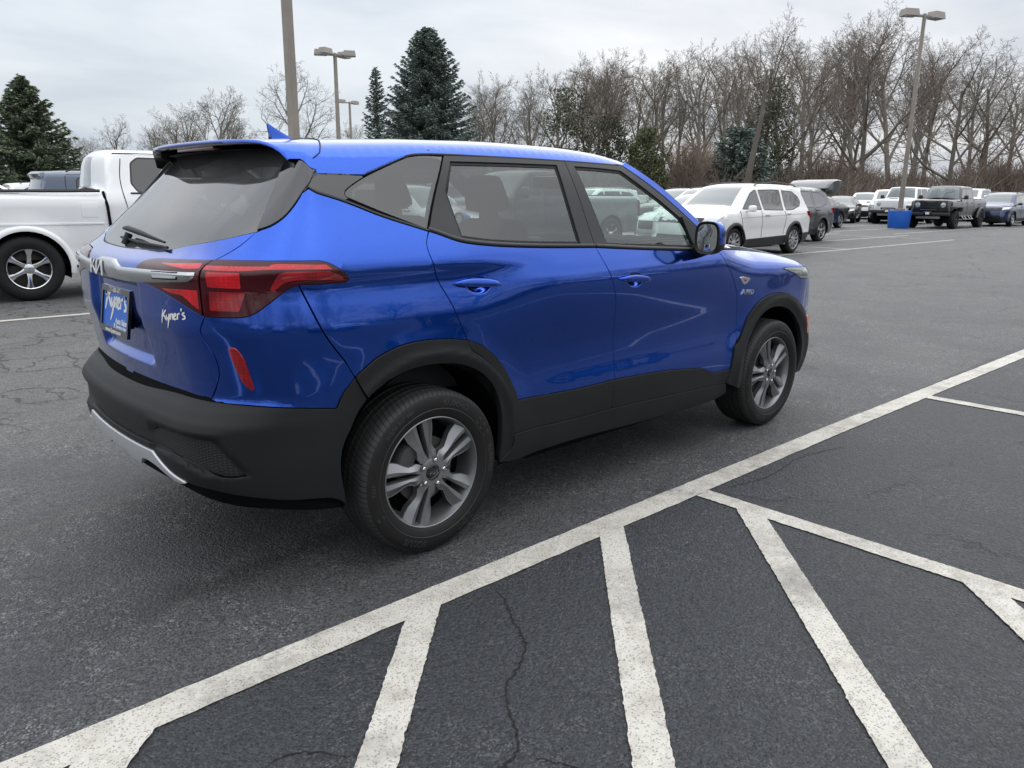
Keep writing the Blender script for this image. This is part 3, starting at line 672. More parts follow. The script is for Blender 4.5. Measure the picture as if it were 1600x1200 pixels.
APILO=[(1.372,1.562),(1.5675,1.4595),(1.758,1.334),(1.895,1.233),(2.03,1.128)]
BUMPTOP=[(SMIN,.697),(-1.1772,.6988),(-.9562,.7095),(-.7873,.7095),(-.6308,.7038),(-.5056,.6893),(-.3877,.668)]
TGBOT=[(SMIN,.713),(-1.1772,.714),(-.9562,.7170),(-.7819,.7150)]
BGAP=[(-.4560,1.1045),(-.405,.925),(-.3773,.8626),(-.3274,.7685)]
GBOT=[(SMIN,1.197),(-1.2467,1.1986),(-.9891,1.2067),(-.8632,1.2284),(-.7609,1.2484),(-.6285,1.277)]
# ---- dark inner shell right behind the skin so that panel gaps read as gaps
def circ2(cx,cz,r,n=36): a=np.linspace(0,2*math.pi,n,endpoint=False); return np.stack([cx+r*np.cos(a),cz+r*np.sin(a)],1)
belt_low=[(-.40,1.40),(-.13,1.30),(.05,1.24),(.18,1.20),(.6,1.165),(1.33,1.125),(2.03,1.085),(2.45,.98),(3.0,.93),(SMAX,.85)]
inner=loop([(SMIN,.38),(-1.0,.375),(-.7,.335),(-.38,.29)],[(-.38,.29),(-.40,.5),(-.3,.68),(0,.80),(.28,.68),(.37,.5),(.36,.27)],[(.36,.27),(2.25,.27)],[(2.25,.27),(2.25,.5),(2.35,.68),(2.63,.78),(2.92,.66),(3.0,.5),(2.99,.27)],[(2.99,.27),(SMAX,.24)],[(SMAX,.24),(SMAX,.85)],belt_low[::-1],[(-.40,1.40),(-.60,1.25),(-.8,1.22),(SMIN,1.185)],[(SMIN,1.185),(SMIN,.38)],step=.05)
panel('inner_shell',car,DARK,inner,off=-.016,thick=.002,gap=0,grid=.08,mode='join',centre=SMIN,rim=False)
# ---- rear quarter with side lamp cut out
q=loop(BGAP,[(-.3274,.7685),(-.3176,.7779),(-.2392,.8307)],ARO[3:],RD_LO[::-1],BELT_Q[::-1],[(-.4122,1.4183),(-.459,1.4035)],TG_UP[2:],LAMP_TOP_S,LAMP_TIP,LAMP_BOT[:3])
panel('quarter_panel',car,BLUE,q,grid=.028)
q=loop(TG_LO,[(-.7819,.7135),(-.7819,.7095),(-.7,.7070),(-.6308,.7038),(-.5056,.6893),(-.3877,.668)],[(-.3877,.668),(-.3679,.7228),(-.3274,.7685)],BGAP[::-1],LAMP_BOT[2:])
panel('bumper_corner',car,BLUE,q,grid=.028)
# reflector
REFL=rounded([(-.6760,.9055),(-.6530,.9060),(-.6362,.8730),(-.6195,.7640),(-.6275,.7565),(-.6500,.7800),(-.6690,.8425)],.012,step=.012)
panel('rear_reflector',car,REDM,REFL,off=.005,thick=.012,gap=0,grid=.02)
# ---- lamps
lamp=loop(LAMP_TOP_S,LAMP_TIP,LAMP_BOT,LAMP_IN)
regs=[loop([(-.7315,1.1685),(-.5369,1.1668)],[(-.5369,1.1668),(-.5326,1.1720),(-.3920,1.1670)],[(-.3920,1.1670),(-.3790,1.1520)],[(-.3790,1.1520),(-.5337,1.1574),(-.6178,1.1543),(-.7300,1.1563)]),
 rounded([(-.716,1.1509),(-.6134,1.1493),(-.6078,1.099),(-.7080,1.103)],.006),rounded([(-.7045,1.0893),(-.5955,1.0863),(-.6203,1.0252),(-.7090,1.0275)],.006),
 loop([(-.5101,1.1436),(-.4972,1.1480),(-.3874,1.1474)],[(-.3874,1.1474),(-.3552,1.1287),(-.3422,1.1138)],[(-.3422,1.1138),(-.4851,1.1183),(-.5203,1.0874)],[(-.5203,1.0874),(-.530,1.092)],[(-.530,1.092),(-.5101,1.1436)])]
LM=[LENSR,LEDR,REDM]
ls=panel('tail_lamp',car,LM,lamp,regs=regs,off=.004,thick=.02,gap=.001,regmat=[0,1,1,2,2],grid=.02)
LG_TOP=[(-1.080,1.1475),(-1.055,1.1620),(-1.0215,1.1725),(-.88,1.180),(-.7225,1.185)]
LG_IN=[(-.7225,1.185),(-.7365,1.1516),(-.7372,1.08),(-.7385,1.010)]
LG_BOT=[(-.7385,1.010),(-.856,1.0621),(-.95,1.0840),(-1.0475,1.0980),(-1.080,1.100)]
lg=loop(LG_TOP,LG_IN,LG_BOT,[(-1.08,1.10),(-1.08,1.1475)])
regs=[rounded([(-.915,1.1660),(-.7425,1.1740),(-.7405,1.1590),(-.793,1.1560)],.003),loop([(-.8994,1.087),(-.8195,1.0909),(-.7440,1.0915)],[(-.7440,1.0915),(-.7455,1.0291)],[(-.7455,1.0291),(-.7700,1.0450),(-.8004,1.0696),(-.8571,1.0773),(-.8994,1.087)])]
for o in panel('tail_lamp',car,LM,lg,regs=regs,off=.004,thick=.02,gap=.001,regmat=[0,1,1],grid=.02): pass
# ---- tailgate skin
tg=loop(TGBOT,TG_LO[::-1],LG_BOT,[(-1.08,1.10),(-1.08,1.1475)],LG_TOP,[(-.7171,1.187),(-.668,1.232),(-.628,1.275)],GBOT[::-1],[(SMIN,1.197),(SMIN,.700)])
tail=panel('tailgate',car,BLUE,tg,grid=(.020,.0085),mode='join',centre=SMIN)[0]
# rear window, wiper
rg=loop(GBOT,[(-.6285,1.277),(-.6391,1.366),(-.6618,1.4638),(-.68,1.55)],[(-.68,1.55),(-1.0,1.575),(SMIN,1.58)],[(SMIN,1.58),(SMIN,1.197)])
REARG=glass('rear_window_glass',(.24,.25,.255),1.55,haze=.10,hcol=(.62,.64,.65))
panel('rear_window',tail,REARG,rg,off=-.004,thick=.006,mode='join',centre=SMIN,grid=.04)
panel('window_surround',tail,RUB,loop([(SMIN,1.191),(-1.2467,1.1926),(-.9891,1.2007),(-.8632,1.2224),(-.7609,1.2424),(-.6255,1.2705)],[(-.6255,1.2705),(-.632,1.285)],[(-.632,1.285),(-.7609,1.258),(-.8632,1.238),(-.9891,1.2165),(-1.2467,1.2085),(SMIN,1.207)],[(SMIN,1.207),(SMIN,1.191)]),off=-.0065,thick=.004,mode='join',centre=SMIN,grid=.04)
wing=loop([(-.338,1.478),(-.40,1.437),(-.459,1.4035),(-.537,1.3205),(-.58,1.293),(-.6285,1.2775)],[(-.6285,1.2775),(-.6391,1.366),(-.6618,1.4638),(-.672,1.505)],[(-.672,1.505),(-.70,1.548)],[(-.70,1.548),(-.62,1.535),(-.55,1.516),(-.43,1.504),(-.338,1.477)])
panel('pillar_trim',tail,GBLACK,wing,off=.006,thick=.028,grid=.03)
# underside of the spoiler and its lip
def trail(t):
    t=np.asarray(t,float); return -.512+.10*(np.clip(t,0,.66)/.66)**4.5
tt=np.linspace(-.66,.66,61); rows=[]
for dx,dz,k in ((0,0.0,1),(-.006,-.005,1),(-.0055,-.013,1),(.006,-.019,1),(.03,-.020,.99),(.15,-.012,.93)):
    P=roof(trail(np.abs(tt)),np.abs(tt)); P[:,1]*=np.sign(tt)
    P[:,0]+=dx; P[:,2]+=dz*(1-.35*(np.abs(tt)/.66)**3); P[:,1]*=k; rows.append(P)
V=np.concatenate(rows); n=len(tt); F=[(r*n+i,(r+1)*n+i,(r+1)*n+i+1,r*n+i+1) for r in range(5) for i in range(n-1)]
spo=panel('spoiler',tail,BLUE,loop([(float(trail(0)),0.),(float(trail(0)),.001)],[(float(trail(x)),x) for x in np.linspace(0.001,.66,14)],[(float(trail(.66)),.66),(-.338,.66)],[(-.338,.66),(-.300,.645),(-.2857,.625),(-.2565,.5585),(-.243,.45),(-.235,.2),(-.235,0.)],[(-.235,0.),(float(trail(0)),0.)]),fn=roof,mode='join',gap=0.0,grid=.04,nsign=-1,rim=False)[0]
mkmesh('spoiler_lip',V,F,[BLUE,GBLACK],tail,True,[0]*(2*(n-1))+[1]*(3*(n-1)),auto=60)
# cheek between spoiler corner and pillar trim
panel('spoiler_cheek',tail,BLUE,loop([(-.338,1.480),(-.43,1.507),(-.55,1.518)],[(-.55,1.518),(-.50,1.53),(-.41,1.524),(-.338,1.520)],[(-.338,1.520),(-.338,1.480)]),off=.004,thick=.02,gap=0,grid=.03)
# high brake light under the spoiler
bl=MB(); bl.box((-.470,0,1.566),(.035,.36,.014),0,.004); bl.build('brake_light',[mat('dark_red_lens',(.22,.004,.008),.2,0,1)],tail)
wb=MB(); wp=surf(np.array([-1.21,-1.31,SMIN]),np.array([1.206,1.214,1.222]))
def glassP(y,z,off=.012):
    s=SMIN+abs(y)/.5*LR; p=surf(np.array(s),np.array(z)); n_=fnormal(surf,np.array(s),np.array(z)); p=p+n_*off; return (p[0],y,p[2])
wb.tube([glassP(.10,1.243,.028),glassP(.02,1.240,.034),glassP(-.10,1.232,.034),glassP(-.22,1.224,.028),glassP(-.345,1.2175,.016)],[.007,.0115,.011,.008,.004],8)
wb.tube([glassP(.12,1.222,.008),glassP(-.1,1.214,.008),glassP(-.38,1.207,.008)],[.005,.006,.005],6)
wb.tube([glassP(.03,1.205,.0),glassP(.03,1.232,.018)],.014,10)
wb.build('wiper',[CLAD],tail,auto=50)
# ---- silver garnish with raised letters and reversing lamp
slot=rounded([(-.9450,1.1359),(-.8120,1.1405),(-.8157,1.1257),(-.9427,1.1188)],.003)
ug=np.unique(np.concatenate([np.linspace(SMIN,-.752,90),[SMIN+.075,SMIN+.155,SMIN+.165]]))
gt_=np.interp(ug,[SMIN,SMIN+.070,SMIN+.080,SMIN+.148,SMIN+.160,-1.0,-.752],[1.1610,1.1605,1.1585,1.1390,1.1372,1.1430,1.1490]); gb_=np.interp(ug,[SMIN,-1.18,-1.03,-.775,-.752],[1.0855,1.0862,1.0965,1.1160,1.1340])
rows=[]
for fr,off in ((0,-.012),(0,.009),(.004,.0125),(.010,.0145),(.55,.0115),(.93,.007),(1.0,.004),(1.0,-.012)):
    zz2=gt_-(fr if fr<.02 else 0)-((gt_-gb_)*fr if fr>=.02 else 0); P=surf(ug,zz2); N_=fnormal(base,ug,np.full_like(ug,1.12)); rows.append(P+N_*(off*np.clip((-.745-ug)/.02,.25,1))[:,None])
V=np.concatenate(rows); n=len(ug); F=[(r*n+i,r*n+i+1,(r+1)*n+i+1,(r+1)*n+i) for r in range(7) for i in range(n-1)]; V2=V*[1,-1,1]; nv=len(V)
F=[f[::-1] for f in F]
gp=mkmesh('garnish',np.r_[V,V2],F+[tuple(i+nv for i in f[::-1]) for f in F],SATIN,tail,True,auto=40)
panel('reversing_lamp',gp,mat('frosted_lamp',(.55,.56,.56),.25,.3,1),slot,off=.0135,thick=.006,gap=0,grid=.02)
panel('lamp_recess',gp,DARK,[(p[0]+(.004 if p[0]>-.88 else -.004),p[1]+(.003 if p[1]>1.13 else -.003)) for p in slot],off=.0128,thick=.006,gap=0,grid=.02)
# letters on garnish: strokes in (y,z)
def rear_fn(off):
    def f(Y,Z):
        s=SMIN+np.abs(Y)/YC(Z)*LR; p=base(s,Z); n_=fnormal(base,s,Z); n_[:,1]*=np.where(Y>0,-1,1); p[:,1]=Y; return p+n_*off, n_
    return f
def put(name,parent,m,V2,F,f2,h=.002,sub=0):
    """lay flat lettering on a surface; f2(Y,Z,off)->points"""
    P=f2(V2[:,0],V2[:,1],0); Q=f2(V2[:,0],V2[:,1],h); n=len(P)
    ed={}
    for f in F:
        for i in range(len(f)): ed[(f[i],f[(i+1)%len(f)])]=1
    bd=[k for k in ed if (k[1],k[0]) not in ed]
    return mkmesh(name,np.r_[P,Q],[tuple(i+n for i in f) for f in F]+[(b,a,a+n,b+n) for a,b in bd],m,parent,False)
def rearput(y0,z0,kx,kz):
    def f(u,v,off):
        p,_=rear_fn(off)(y0-u*kx,z0+v*kz); return p
    return f
# the three joined capitals, as slanted bars (u to the right as seen)
def bars(segs,w):
    V=[];F=[]
    for (a,b) in segs:
        a=np.array(a,float);b=np.array(b,float);d=b-a;L_=np.linalg.norm(d);m=max(2,int(L_/.12)); q=np.array([w/2,0]) if abs(d[1])>.3*abs(d[0]) else np.array([0,w/2]); b0=len(V)
        for i in range(m+1):
            p=a+d*i/m; V+= [(*(p-q),0),(*(p+q),0)]
        F+=[(b0+2*i,b0+2*i+1,b0+2*i+3,b0+2*i+2) for i in range(m)]
    return np.array(V),F
KIAL=[((.06,0),(.14,1)),((.14,.32),(.66,1.0)),((.36,.58),(.84,0)),((.84,0),(.94,1.0)),((.84,0),(1.56,1.0)),((1.56,1.0),(1.62,.0))]
def gput(u,v,off):
    Y=.085-u*.098; Z=1.1185+v*.052; p,_=rear_fn(.0122+off)(Y,Z); return p
V2,F=bars(KIAL,.19); V2=V2-[.9,.5,0]
put('emblem_shadow',gp,mat('emblem_shadow_grey',(.22,.22,.23),.4,.5),V2,F,gput,h=.003)  # wider grey bars under the letters imitate their edge shadow
V2,F=bars(KIAL,.12); V2=V2-[.9,.5,0]
put('emblem',gp,mat('bright_emblem',(.88,.89,.90),.3,0),V2,F,gput,h=.0055)
# dealer decal on the tailgate
V2,F=strokes(SCRIPT,.26)
def decal(u,v,off):
    s=-.925+u*.0235; z=.974+v*.0205+u*.0038; P=surf(s,z); return P+fnormal(surf,s,z)*(.0012+off)
put('dealer_decal',tail,WHITE,V2,F,decal,h=.0004)
# ---- licence plate and frame
PL=MB(); 
def plT(y,z): # plate plane
    return (-.8485+(z-.868)*.155, .010-y, z)
def plq(mb,y0,y1,z0,z1,d,th,mi=0):
    V=[];
    for y,z in ((y0,z0),(y1,z0),(y1,z1),(y0,z1)):
        x,yy,zz=plT(y,z); V.append((x-d,yy,zz))
    V+=[(v[0]+th,v[1],v[2]) for v in V]
    mb.add(V,[(0,3,2,1),(4,5,6,7),(0,1,5,4),(1,2,6,5),(2,3,7,6),(3,0,4,7)],mi)
PB=mat('plate_blue',(.015,.14,.62),.4); 
plq(PL,-.150,.150,.880,1.038,.004,.01); plate=PL.build('number_plate',[PB],tail,smooth=False)
fr=MB(); plq(fr,-.164,.164,.868,.893,.010,.012); plq(fr,-.164,.164,1.024,1.046,.010,.012); plq(fr,-.164,-.151,.893,1.024,.010,.012); plq(fr,.151,.164,.893,1.024,.010,.012)
plf=fr.build('plate_frame',[GBLACK],plate,smooth=False)
pb=MB(); plq(pb,-.13,.13,.90,1.02,-.006,.02); pb.build('plate_bracket',[DARK],plate,smooth=False)
def plput(y0,z0,kx,kz,d=.0045):
    def f(u,v,off):
        x,y,z=plT(y0+u*kx,z0+v*kz); return np.stack([x-d-off,y+0*x,z],-1)
    return f
put('plate_lettering',plate,WHITE,*strokes(SCRIPT,.30),plput(-.125,.966,.0475,.0400),h=.0006)
for st,y,z,sz in (('Auto Sales',.070,.9195,.030),('& Service Inc.',.062,.8975,.028)):
    V2,F=text2d(st,sz,bold=.0008); put('plate_lettering',plate,WHITE,V2,F,plput(y,z,1,1),h=.0006)
for st,y,z,sz,sx in (('717-285-1671',.0,1.0345,.024,1.0),('www.Kyners.com',.0,.8795,.022,1.15)):
    V2,F=text2d(st,sz,bold=.0006,sx=sx); put('frame_lettering',plf,WHITE,V2,F,plput(y,z,1,1,.0105),h=.0005)
for y in (-.115,.115):
    sc_=MB(); x,yy,zz=plT(y,1.012); sc_.lathe([(-.006,0),(-.006,.006),(0,.007)],10,'x',(x-.004,yy,zz)); sc_.build('screw',[CHROME],plate)
# ---- bumper (plastic), mesh insert, skid plate
MESHP=[[(SMIN,.562),(-1.20,.562),(-1.0638,.5685),(-1.01,.592)],[(-1.01,.592),(-.9,.5975),(-.7363,.5874)],[(-.7363,.5874),(-.6294,.4678)],[(-.6294,.4678),(-.7024,.4640),(-.8236,.4999),(-.92,.5130)],[(-.92,.5130),(-.9821,.5209),(-1.2032,.5187),(SMIN,.518)],[(SMIN,.518),(SMIN,.562)]]
mesh_poly=loop(*MESHP)
BB=[(-.372,.30),(-.4123,.3435),(-.5385,.3644),(-.6532,.3911),(-.754,.4109),(-.8717,.4196)]
bump=loop(BUMPTOP,[(-.3877,.668),(-.3679,.7228),(-.3274,.7685)],[(-.3274,.7685),(-.305,.72),(-.2859,.685)],[(-.2859,.685),(-.33,.635),(-.372,.545),(-.385,.45),(-.372,.30)],BB,[(-.8717,.4196),(-.95,.434),(-.995,.455),(-1.0539,.4951)],[(-1.0539,.4951),(-1.2093,.4935),(SMIN,.493)],[(SMIN,.493),(SMIN,.697)])
def boff(s,z):
    # ledge crease above the mesh bay, lower roll-in
    a=.016*sst(.0,.03,.632-z)*sst(.598,.612,z)*sst(-1.10,-1.02,s)*(1-sst(-.74,-.66,s))
    # recess around the mesh
    u=np.clip((s+1.06)/.05,0,1); top=.60-.0*s
    r=sst(.0,.022,.604-z)*sst(.0,.03,z-(.455+.035*sst(-.75,-.95,s)))*sst(-1.075,-1.03,s)*(1-sst(-.74+(.60-z)*.75,-.70+(.60-z)*.75,s))
    return a*.3-.013*r
rb=panel('rear_bumper',car,CLAD,bump,holes=[mesh_poly],off=.004,offf=boff,thick=.02,mode='join',centre=SMIN,grid=(.026,.014))[0]
MESHM=mat('black_honeycomb',(.012,.012,.013),.5)
def _hc():
    t=MESHM.node_tree; b=t.nodes['Principled BSDF']; uv=t.nodes.new('ShaderNodeTexCoord'); mp=t.nodes.new('ShaderNodeMapping'); mp.inputs['Scale'].default_value=(0,42,85)
    br=t.nodes.new('ShaderNodeTexBrick'); br.inputs['Scale'].default_value=1; br.inputs['Color1'].default_value=(0,0,0,1); br.inputs['Color2'].default_value=(.05,.05,.05,1); br.inputs['Mortar'].default_value=(1,1,1,1); br.inputs['Mortar Size'].default_value=.10; br.inputs['Mortar Smooth'].default_value=.6; br.inputs['Brick Width'].default_value=1.; br.inputs['Row Height'].default_value=.5
    sx=t.nodes.new('ShaderNodeSeparateXYZ'); cb=t.nodes.new('ShaderNodeCombineXYZ'); t.links.new(uv.outputs['Object'],mp.inputs[0]); t.links.new(mp.outputs[0],sx.inputs[0]); t.links.new(sx.outputs[1],cb.inputs[0]); t.links.new(sx.outputs[2],cb.inputs[1]); t.links.new(cb.outputs[0],br.inputs['Vector'])
    bp=t.nodes.new('ShaderNodeBump'); bp.inputs['Strength'].default_value=1; bp.inputs['Distance'].default_value=.006; t.links.new(br.outputs['Color'],bp.inputs['Height']); t.links.new(bp.outputs[0],b.inputs['Normal'])
    mx=t.nodes.new('ShaderNodeMix'); mx.data_type='RGBA'; mx.inputs[6].default_value=(.002,.002,.002,1); mx.inputs[7].default_value=(.045,.045,.048,1); t.links.new(br.outputs['Color'],mx.inputs[0]); t.links.new(mx.outputs[2],b.inputs['Base Color'])
_hc()
panel('mesh_insert',rb,MESHM,mesh_poly,off=-.012,thick=.004,gap=-.002,mode='join',centre=SMIN,grid=.03,rim=False)
sk=loop([(SMIN,.491),(-1.2093,.4915),(-1.0545,.4930)],[(-1.0545,.4930),(-.995,.453),(-.95,.432),(-.8717,.4185)],[(-.8717,.4185),(-.90,.409),(-.95,.410),(-1.0,.424)],[(-1.0,.424),(-1.05,.440),(-1.10,.446)],[(-1.10,.446),(-1.145,.442),(-1.18,.410)],[(-1.18,.410),(-1.26,.408)],[(-1.26,.408),(-1.30,.428),(SMIN,.430)],[(SMIN,.430),(SMIN,.491)])
panel('skid_plate',rb,SKID,sk,off=.010,thick=.02,gap=.001,mode='join',centre=SMIN,grid=(.03,.015))
panel('diffuser',rb,DARK,loop([(SMIN,.436),(-1.25,.43),(-1.0,.425),(-.87,.418),(-.75,.410),(-.54,.362),(-.372,.30)],[(-.372,.30),(-.372,.285)],[(-.372,.285),(-.7,.33),(-1.0,.37),(SMIN,.375)],[(SMIN,.375),(SMIN,.436)]),off=-.012,thick=.02,gap=0,mode='join',centre=SMIN,grid=.05)
# ---- wheel arch cladding
def ring_off(cx,cz,ro,ri):
    def f(s,z):
        r=np.hypot(s-cx,z-cz); 
        return .010+.007*np.exp(-((r-(ri+.052))/.020)**2)-.006*sst(.03,.0,r-ri)
    return f
arc=loop([(-.3274,.7685),(-.3176,.7779),(-.2392,.8307)],ARO[3:],RD_CL,[(.4140,.4126),(.40,.34),(.3427,.31)],ARI[::-1][:-5] ,[(-.275,.70),(-.2859,.685)],[(-.2859,.685),(-.305,.72),(-.3274,.7685)])
panel('wheel_arch_trim',car,CLAD,arc,off=0,offf=ring_off(.0,.37,.49,.39),thick=.03,grid=(.02,.02))
arf=loop([(2.1681,.5669),(2.1873,.565)],[(2.1873,.565),(2.245,.6426)],ARFO[2:],[(3.07,.42),(3.05,.28)],[(3.05,.28),(2.975,.28)],ARFI[::-1],[(2.268,.30),(2.2,.30),(2.1002,.3578)],F_SI[::-1])
arf=loop(F_SI[::-1][:0] or [(2.1002,.3578),(2.1317,.43),(2.1681,.5669)],[(2.1681,.5669),(2.2,.5800),(2.245,.6426),(2.3004,.7312),(2.4037,.8063),(2.5259,.8342),(2.6857,.8307),(2.8799,.7737),(2.985,.690),(3.045,.56),(3.07,.42),(3.05,.28)],[(3.05,.28),(2.975,.28)],ARFI[::-1],[(2.268,.30),(2.1002,.3578)])
panel('wheel_arch_trim',car,CLAD,arf,off=0,offf=ring_off(2.64,.36,.49,.39),thick=.03,grid=(.02,.02))
# ---- doors
def door(outer,clad,glassp,frame,handle_c,nm,gl):
    hx,hz=handle_c; t_=np.linspace(0,2*math.pi,28,endpoint=False)
    rings=[np.stack([hx+.066*r*np.cos(t_),hz-.004+.036*r*np.sin(t_)-.078*.066*r*np.cos(t_)],1) for r in (1.12,1.0,.88,.72,.5,.25)]
    both=panel(nm,car,BLUE,outer,regs=rings,regmat=[0]*7,grid=.026)
    for side,d in zip('RL',both):
        panel('door_cladding',d,CLAD,clad,off=.006,thick=.02,grid=.03,mode=side)
        panel('window_frame',d,FRAME,frame,holes=[inset(glassp,-.003)],off=.0,thick=.02,grid=.04,mode=side)
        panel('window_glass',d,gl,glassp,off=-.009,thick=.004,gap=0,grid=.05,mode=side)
        # rubber edge round the pane
        ring=inset(glassp,.006)
        panel('window_seal',d,RUB,inset(glassp,-.004),holes=[ring],off=-.006,thick=.004,gap=0,grid=.05,mode=side)
        hx,hz=handle_c; sg=1 if side=='R' else -1
        # pull handle: flat bar whose ends run into the skin, over the dished pocket of the door
        rows=[]; m=14; Q=np.linspace(-1,1,33)
        for q_ in Q:
            s=hx+.120*q_; zc=hz-.078*(.120*q_)+.004*(1-q_*q_); p=surf_flat(np.array(s),np.array(zc)); n_=fnormal(surf_flat,np.array(s),np.array(zc)); k1=max(0.,1-abs(q_)**2.4); hgt=.017*k1**.75+.0004; lift=-.004+.022*min(1,(1-abs(q_))*3.2)**.6
            up=np.array([0,0,1.]); up=up-n_*(up@n_); up/=np.linalg.norm(up); row=[]
            for k in range(m):
                a=2*math.pi*k/m; c_,s_=math.cos(a),math.sin(a); row.append(p+n_*(lift+.0065*np.sign(c_)*abs(c_)**.8)+up*(hgt*np.sign(s_)*abs(s_)**.75))
            rows.append(row)
        V=np.array(rows).reshape(-1,3); F=[(i*m+k,i*m+(k+1)%m,(i+1)*m+(k+1)%m,(i+1)*m+k) for i in range(len(Q)-1) for k in range(m)]
        if sg<0: V=V*[1,-1,1]
        else: F=[f[::-1] for f in F]
        mkmesh('handle',V,F,BLUE,d,True,auto=75)
    return both
rdo=loop(RD_LO,AROD,[(.4516,.551),(.8317,.5366),(1.1005,.539)],B_LO[::-1],BELT_R[::-1])
rdc=loop(RD_CL[1:-3][0:0] or [(.4516,.551),(.8317,.5366),(1.1005,.539)],B_CL,[(1.072,.4003),(.8271,.400),(.4140,.4126)],[(.4140,.4126),(.4049,.5184),(.3857,.5973),(.3535,.6604),(.3039,.7177),(.2388,.7715),(.1829,.8101),(.170,.846)],AROD)
RG=loop([(.2657,1.524),(.513,1.527),(.8646,1.528)],[(.8646,1.528),(.8624,1.3803),(.870,1.1955)],[(.870,1.1955),(.5431,1.2099),(.3278,1.2257),(.1979,1.2434)],[(.1979,1.2434),(.1923,1.413)],[(.1923,1.413),(.2657,1.524)])
RFRAME=loop(RD_UP,[(.0486,1.266),(.0600,1.286)][0:0] or [(.0486,1.266),(.0955,1.2509),(.1761,1.2239),(.3182,1.2041),(.5922,1.185),(.966,1.1705)],B_UP[::-1],[(.930,1.5527),(.5294,1.5555),(.2433,1.5528)])
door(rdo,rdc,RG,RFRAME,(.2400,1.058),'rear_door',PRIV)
fdo=loop(B_LO,[(1.1005,.539),(1.5191,.5191),(1.8428,.4841)],[(1.8428,.4841),(1.93,.450),(1.9749,.4369),(2.135,.4380)],[(2.135,.4380),(2.1681,.5669)],F_CL[::-1],F_LO[::-1],BELT_F[::-1])
fdc=loop([(1.1005,.539),(1.5191,.5191),(1.8428,.4841)],[(1.8428,.4841),(1.93,.450),(1.9749,.4369),(2.135,.4380)],[(2.135,.438),(2.1002,.3578)],[(2.1002,.3578),(1.5,.385),(1.072,.4003)],B_CL[::-1])
FG=loop([(.9877,1.5255),(1.15,1.522),(1.3076,1.5143)],[(1.3076,1.5143),(1.5226,1.3886),(1.680,1.288)],[(1.680,1.288),(1.712,1.240),(1.7332,1.1472)],[(1.7332,1.1472),(1.40,1.1655),(1.053,1.1835)],[(1.053,1.1835),(.9877,1.5255)])
FFRAME=loop(B_UP,BELT_F,[(1.955,1.110),(1.985,1.118)],APIL[::-1],[(1.3401,1.5429),(1.271,1.5456),(.930,1.5527)])
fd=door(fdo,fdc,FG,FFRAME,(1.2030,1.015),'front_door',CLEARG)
# belt moulding, drip and roof edge trims
strip('belt_moulding',car,FRAME,[(-.4122,1.4195),(-.2667,1.3760),(-.1304,1.3240),(.0486,1.2685)],.010,off=.001)
strip('belt_moulding',car,FRAME,[(.0500,1.2750),(.0955,1.2599),(.1761,1.2329),(.3182,1.2131),(.5922,1.194),(.965,1.1795)],.017,off=.001)
strip('belt_moulding',car,FRAME,[(.970,1.1795),(1.327,1.1554),(1.7465,1.1319),(1.93,1.122)],.017,off=.001)
strip('roof_edge_trim',car,RUB,DRIP[1:]+[APIL[1],APIL[2],APIL[3]],.010,off=-.002,h=.002)
# quarter window and black band
QG=loop([(.0651,1.5392),(.1339,1.5474),(.2363,1.5480)],[(.2363,1.5480),(.1403,1.4162),(.0457,1.2745)],[(.0457,1.2745),(-.1256,1.3386),(-.2398,1.3852)],[(-.2398,1.3852),(-.2498,1.3902),(-.2538,1.400),(-.2488,1.4095),(-.217,1.4298)],[(-.217,1.4298),(-.1604,1.4573),(-.0264,1.5082),(.0651,1.5392)])
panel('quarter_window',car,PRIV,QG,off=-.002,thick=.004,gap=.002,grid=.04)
band=loop([(-.4590,1.4060),(-.4122,1.4203),(-.2667,1.3759),(-.2398,1.3872)],[(-.2398,1.3872),(-.2498,1.3902),(-.2538,1.400),(-.2488,1.4095),(-.217,1.4298),(-.1604,1.4573)],[(-.1604,1.4573),(-.1562,1.4668)],[(-.1562,1.4668),(-.338,1.4682)],[(-.338,1.4682),(-.40,1.437),(-.459,1.406)])
panel('pillar_band',car,GBLACK,band,off=-.001,thick=.01,grid=.03)
panel('quarter_reveal',car,DARK,loop([(-.26,1.37),(.05,1.255),(.26,1.56),(-.03,1.53),(-.26,1.42),(-.26,1.37)]),holes=[inset(QG,.012)],off=-.007,thick=.006,gap=0,grid=.04)
# ---- sill
panel('sill',car,CLAD,loop([(.4140,.4126),(.8271,.400),(1.072,.4003)],[(1.072,.4003),(1.5,.385),(2.1002,.3578)],[(2.1002,.3578),(2.12,.30)],[(2.12,.30),(2.0564,.2744),(1.4728,.2731),(.8424,.2926),(.443,.287),(.3427,.30)],[(.3427,.30),(.41,.36),(.4140,.4126)]),off=.008,thick=.03,grid=.03)
# ---- roof, roof side, fin, pillars, windscreen
GAPR=[(-.235,0.),(-.235,.2),(-.243,.45),(-.2565,.5585),(-.2857,.625),(-.300,.645),(-.338,.66)]
rf=loop(GAPR,[(-.338,.66),(.3,.66),(1.372,.66)],[(1.372,.66),(1.40,.45),(1.40,0)],[(1.40,0),(-.235,0)])
rfo=panel('roof',car,BLUE,rf,fn=roof,mode='join',gap=0.0,grid=(.05,.03),nsign=-1,rim=False)[0]
strip('tailgate_seam',car,RUB,GAPR[1:],.008,off=0,fn=roof,h=-.001) if 0 else None
gm=MB()
for sg in(1,-1):
    c=np.array(catmull(GAPR,.02)); P=roof(c[:,0],c[:,1]); P[:,1]*=sg; P[:,2]+=.0005; P[:,0]+=0; gm.tube(P,.0032,5,cap=False)
    u_=np.array([(-.338,1.518),(-.338,1.470)]); 
gm.build('tailgate_seam',[RUB],car)
zs=[ZE(x)+.001 for x in (-.338,-.156,-.023,.0676,.134,.25)]
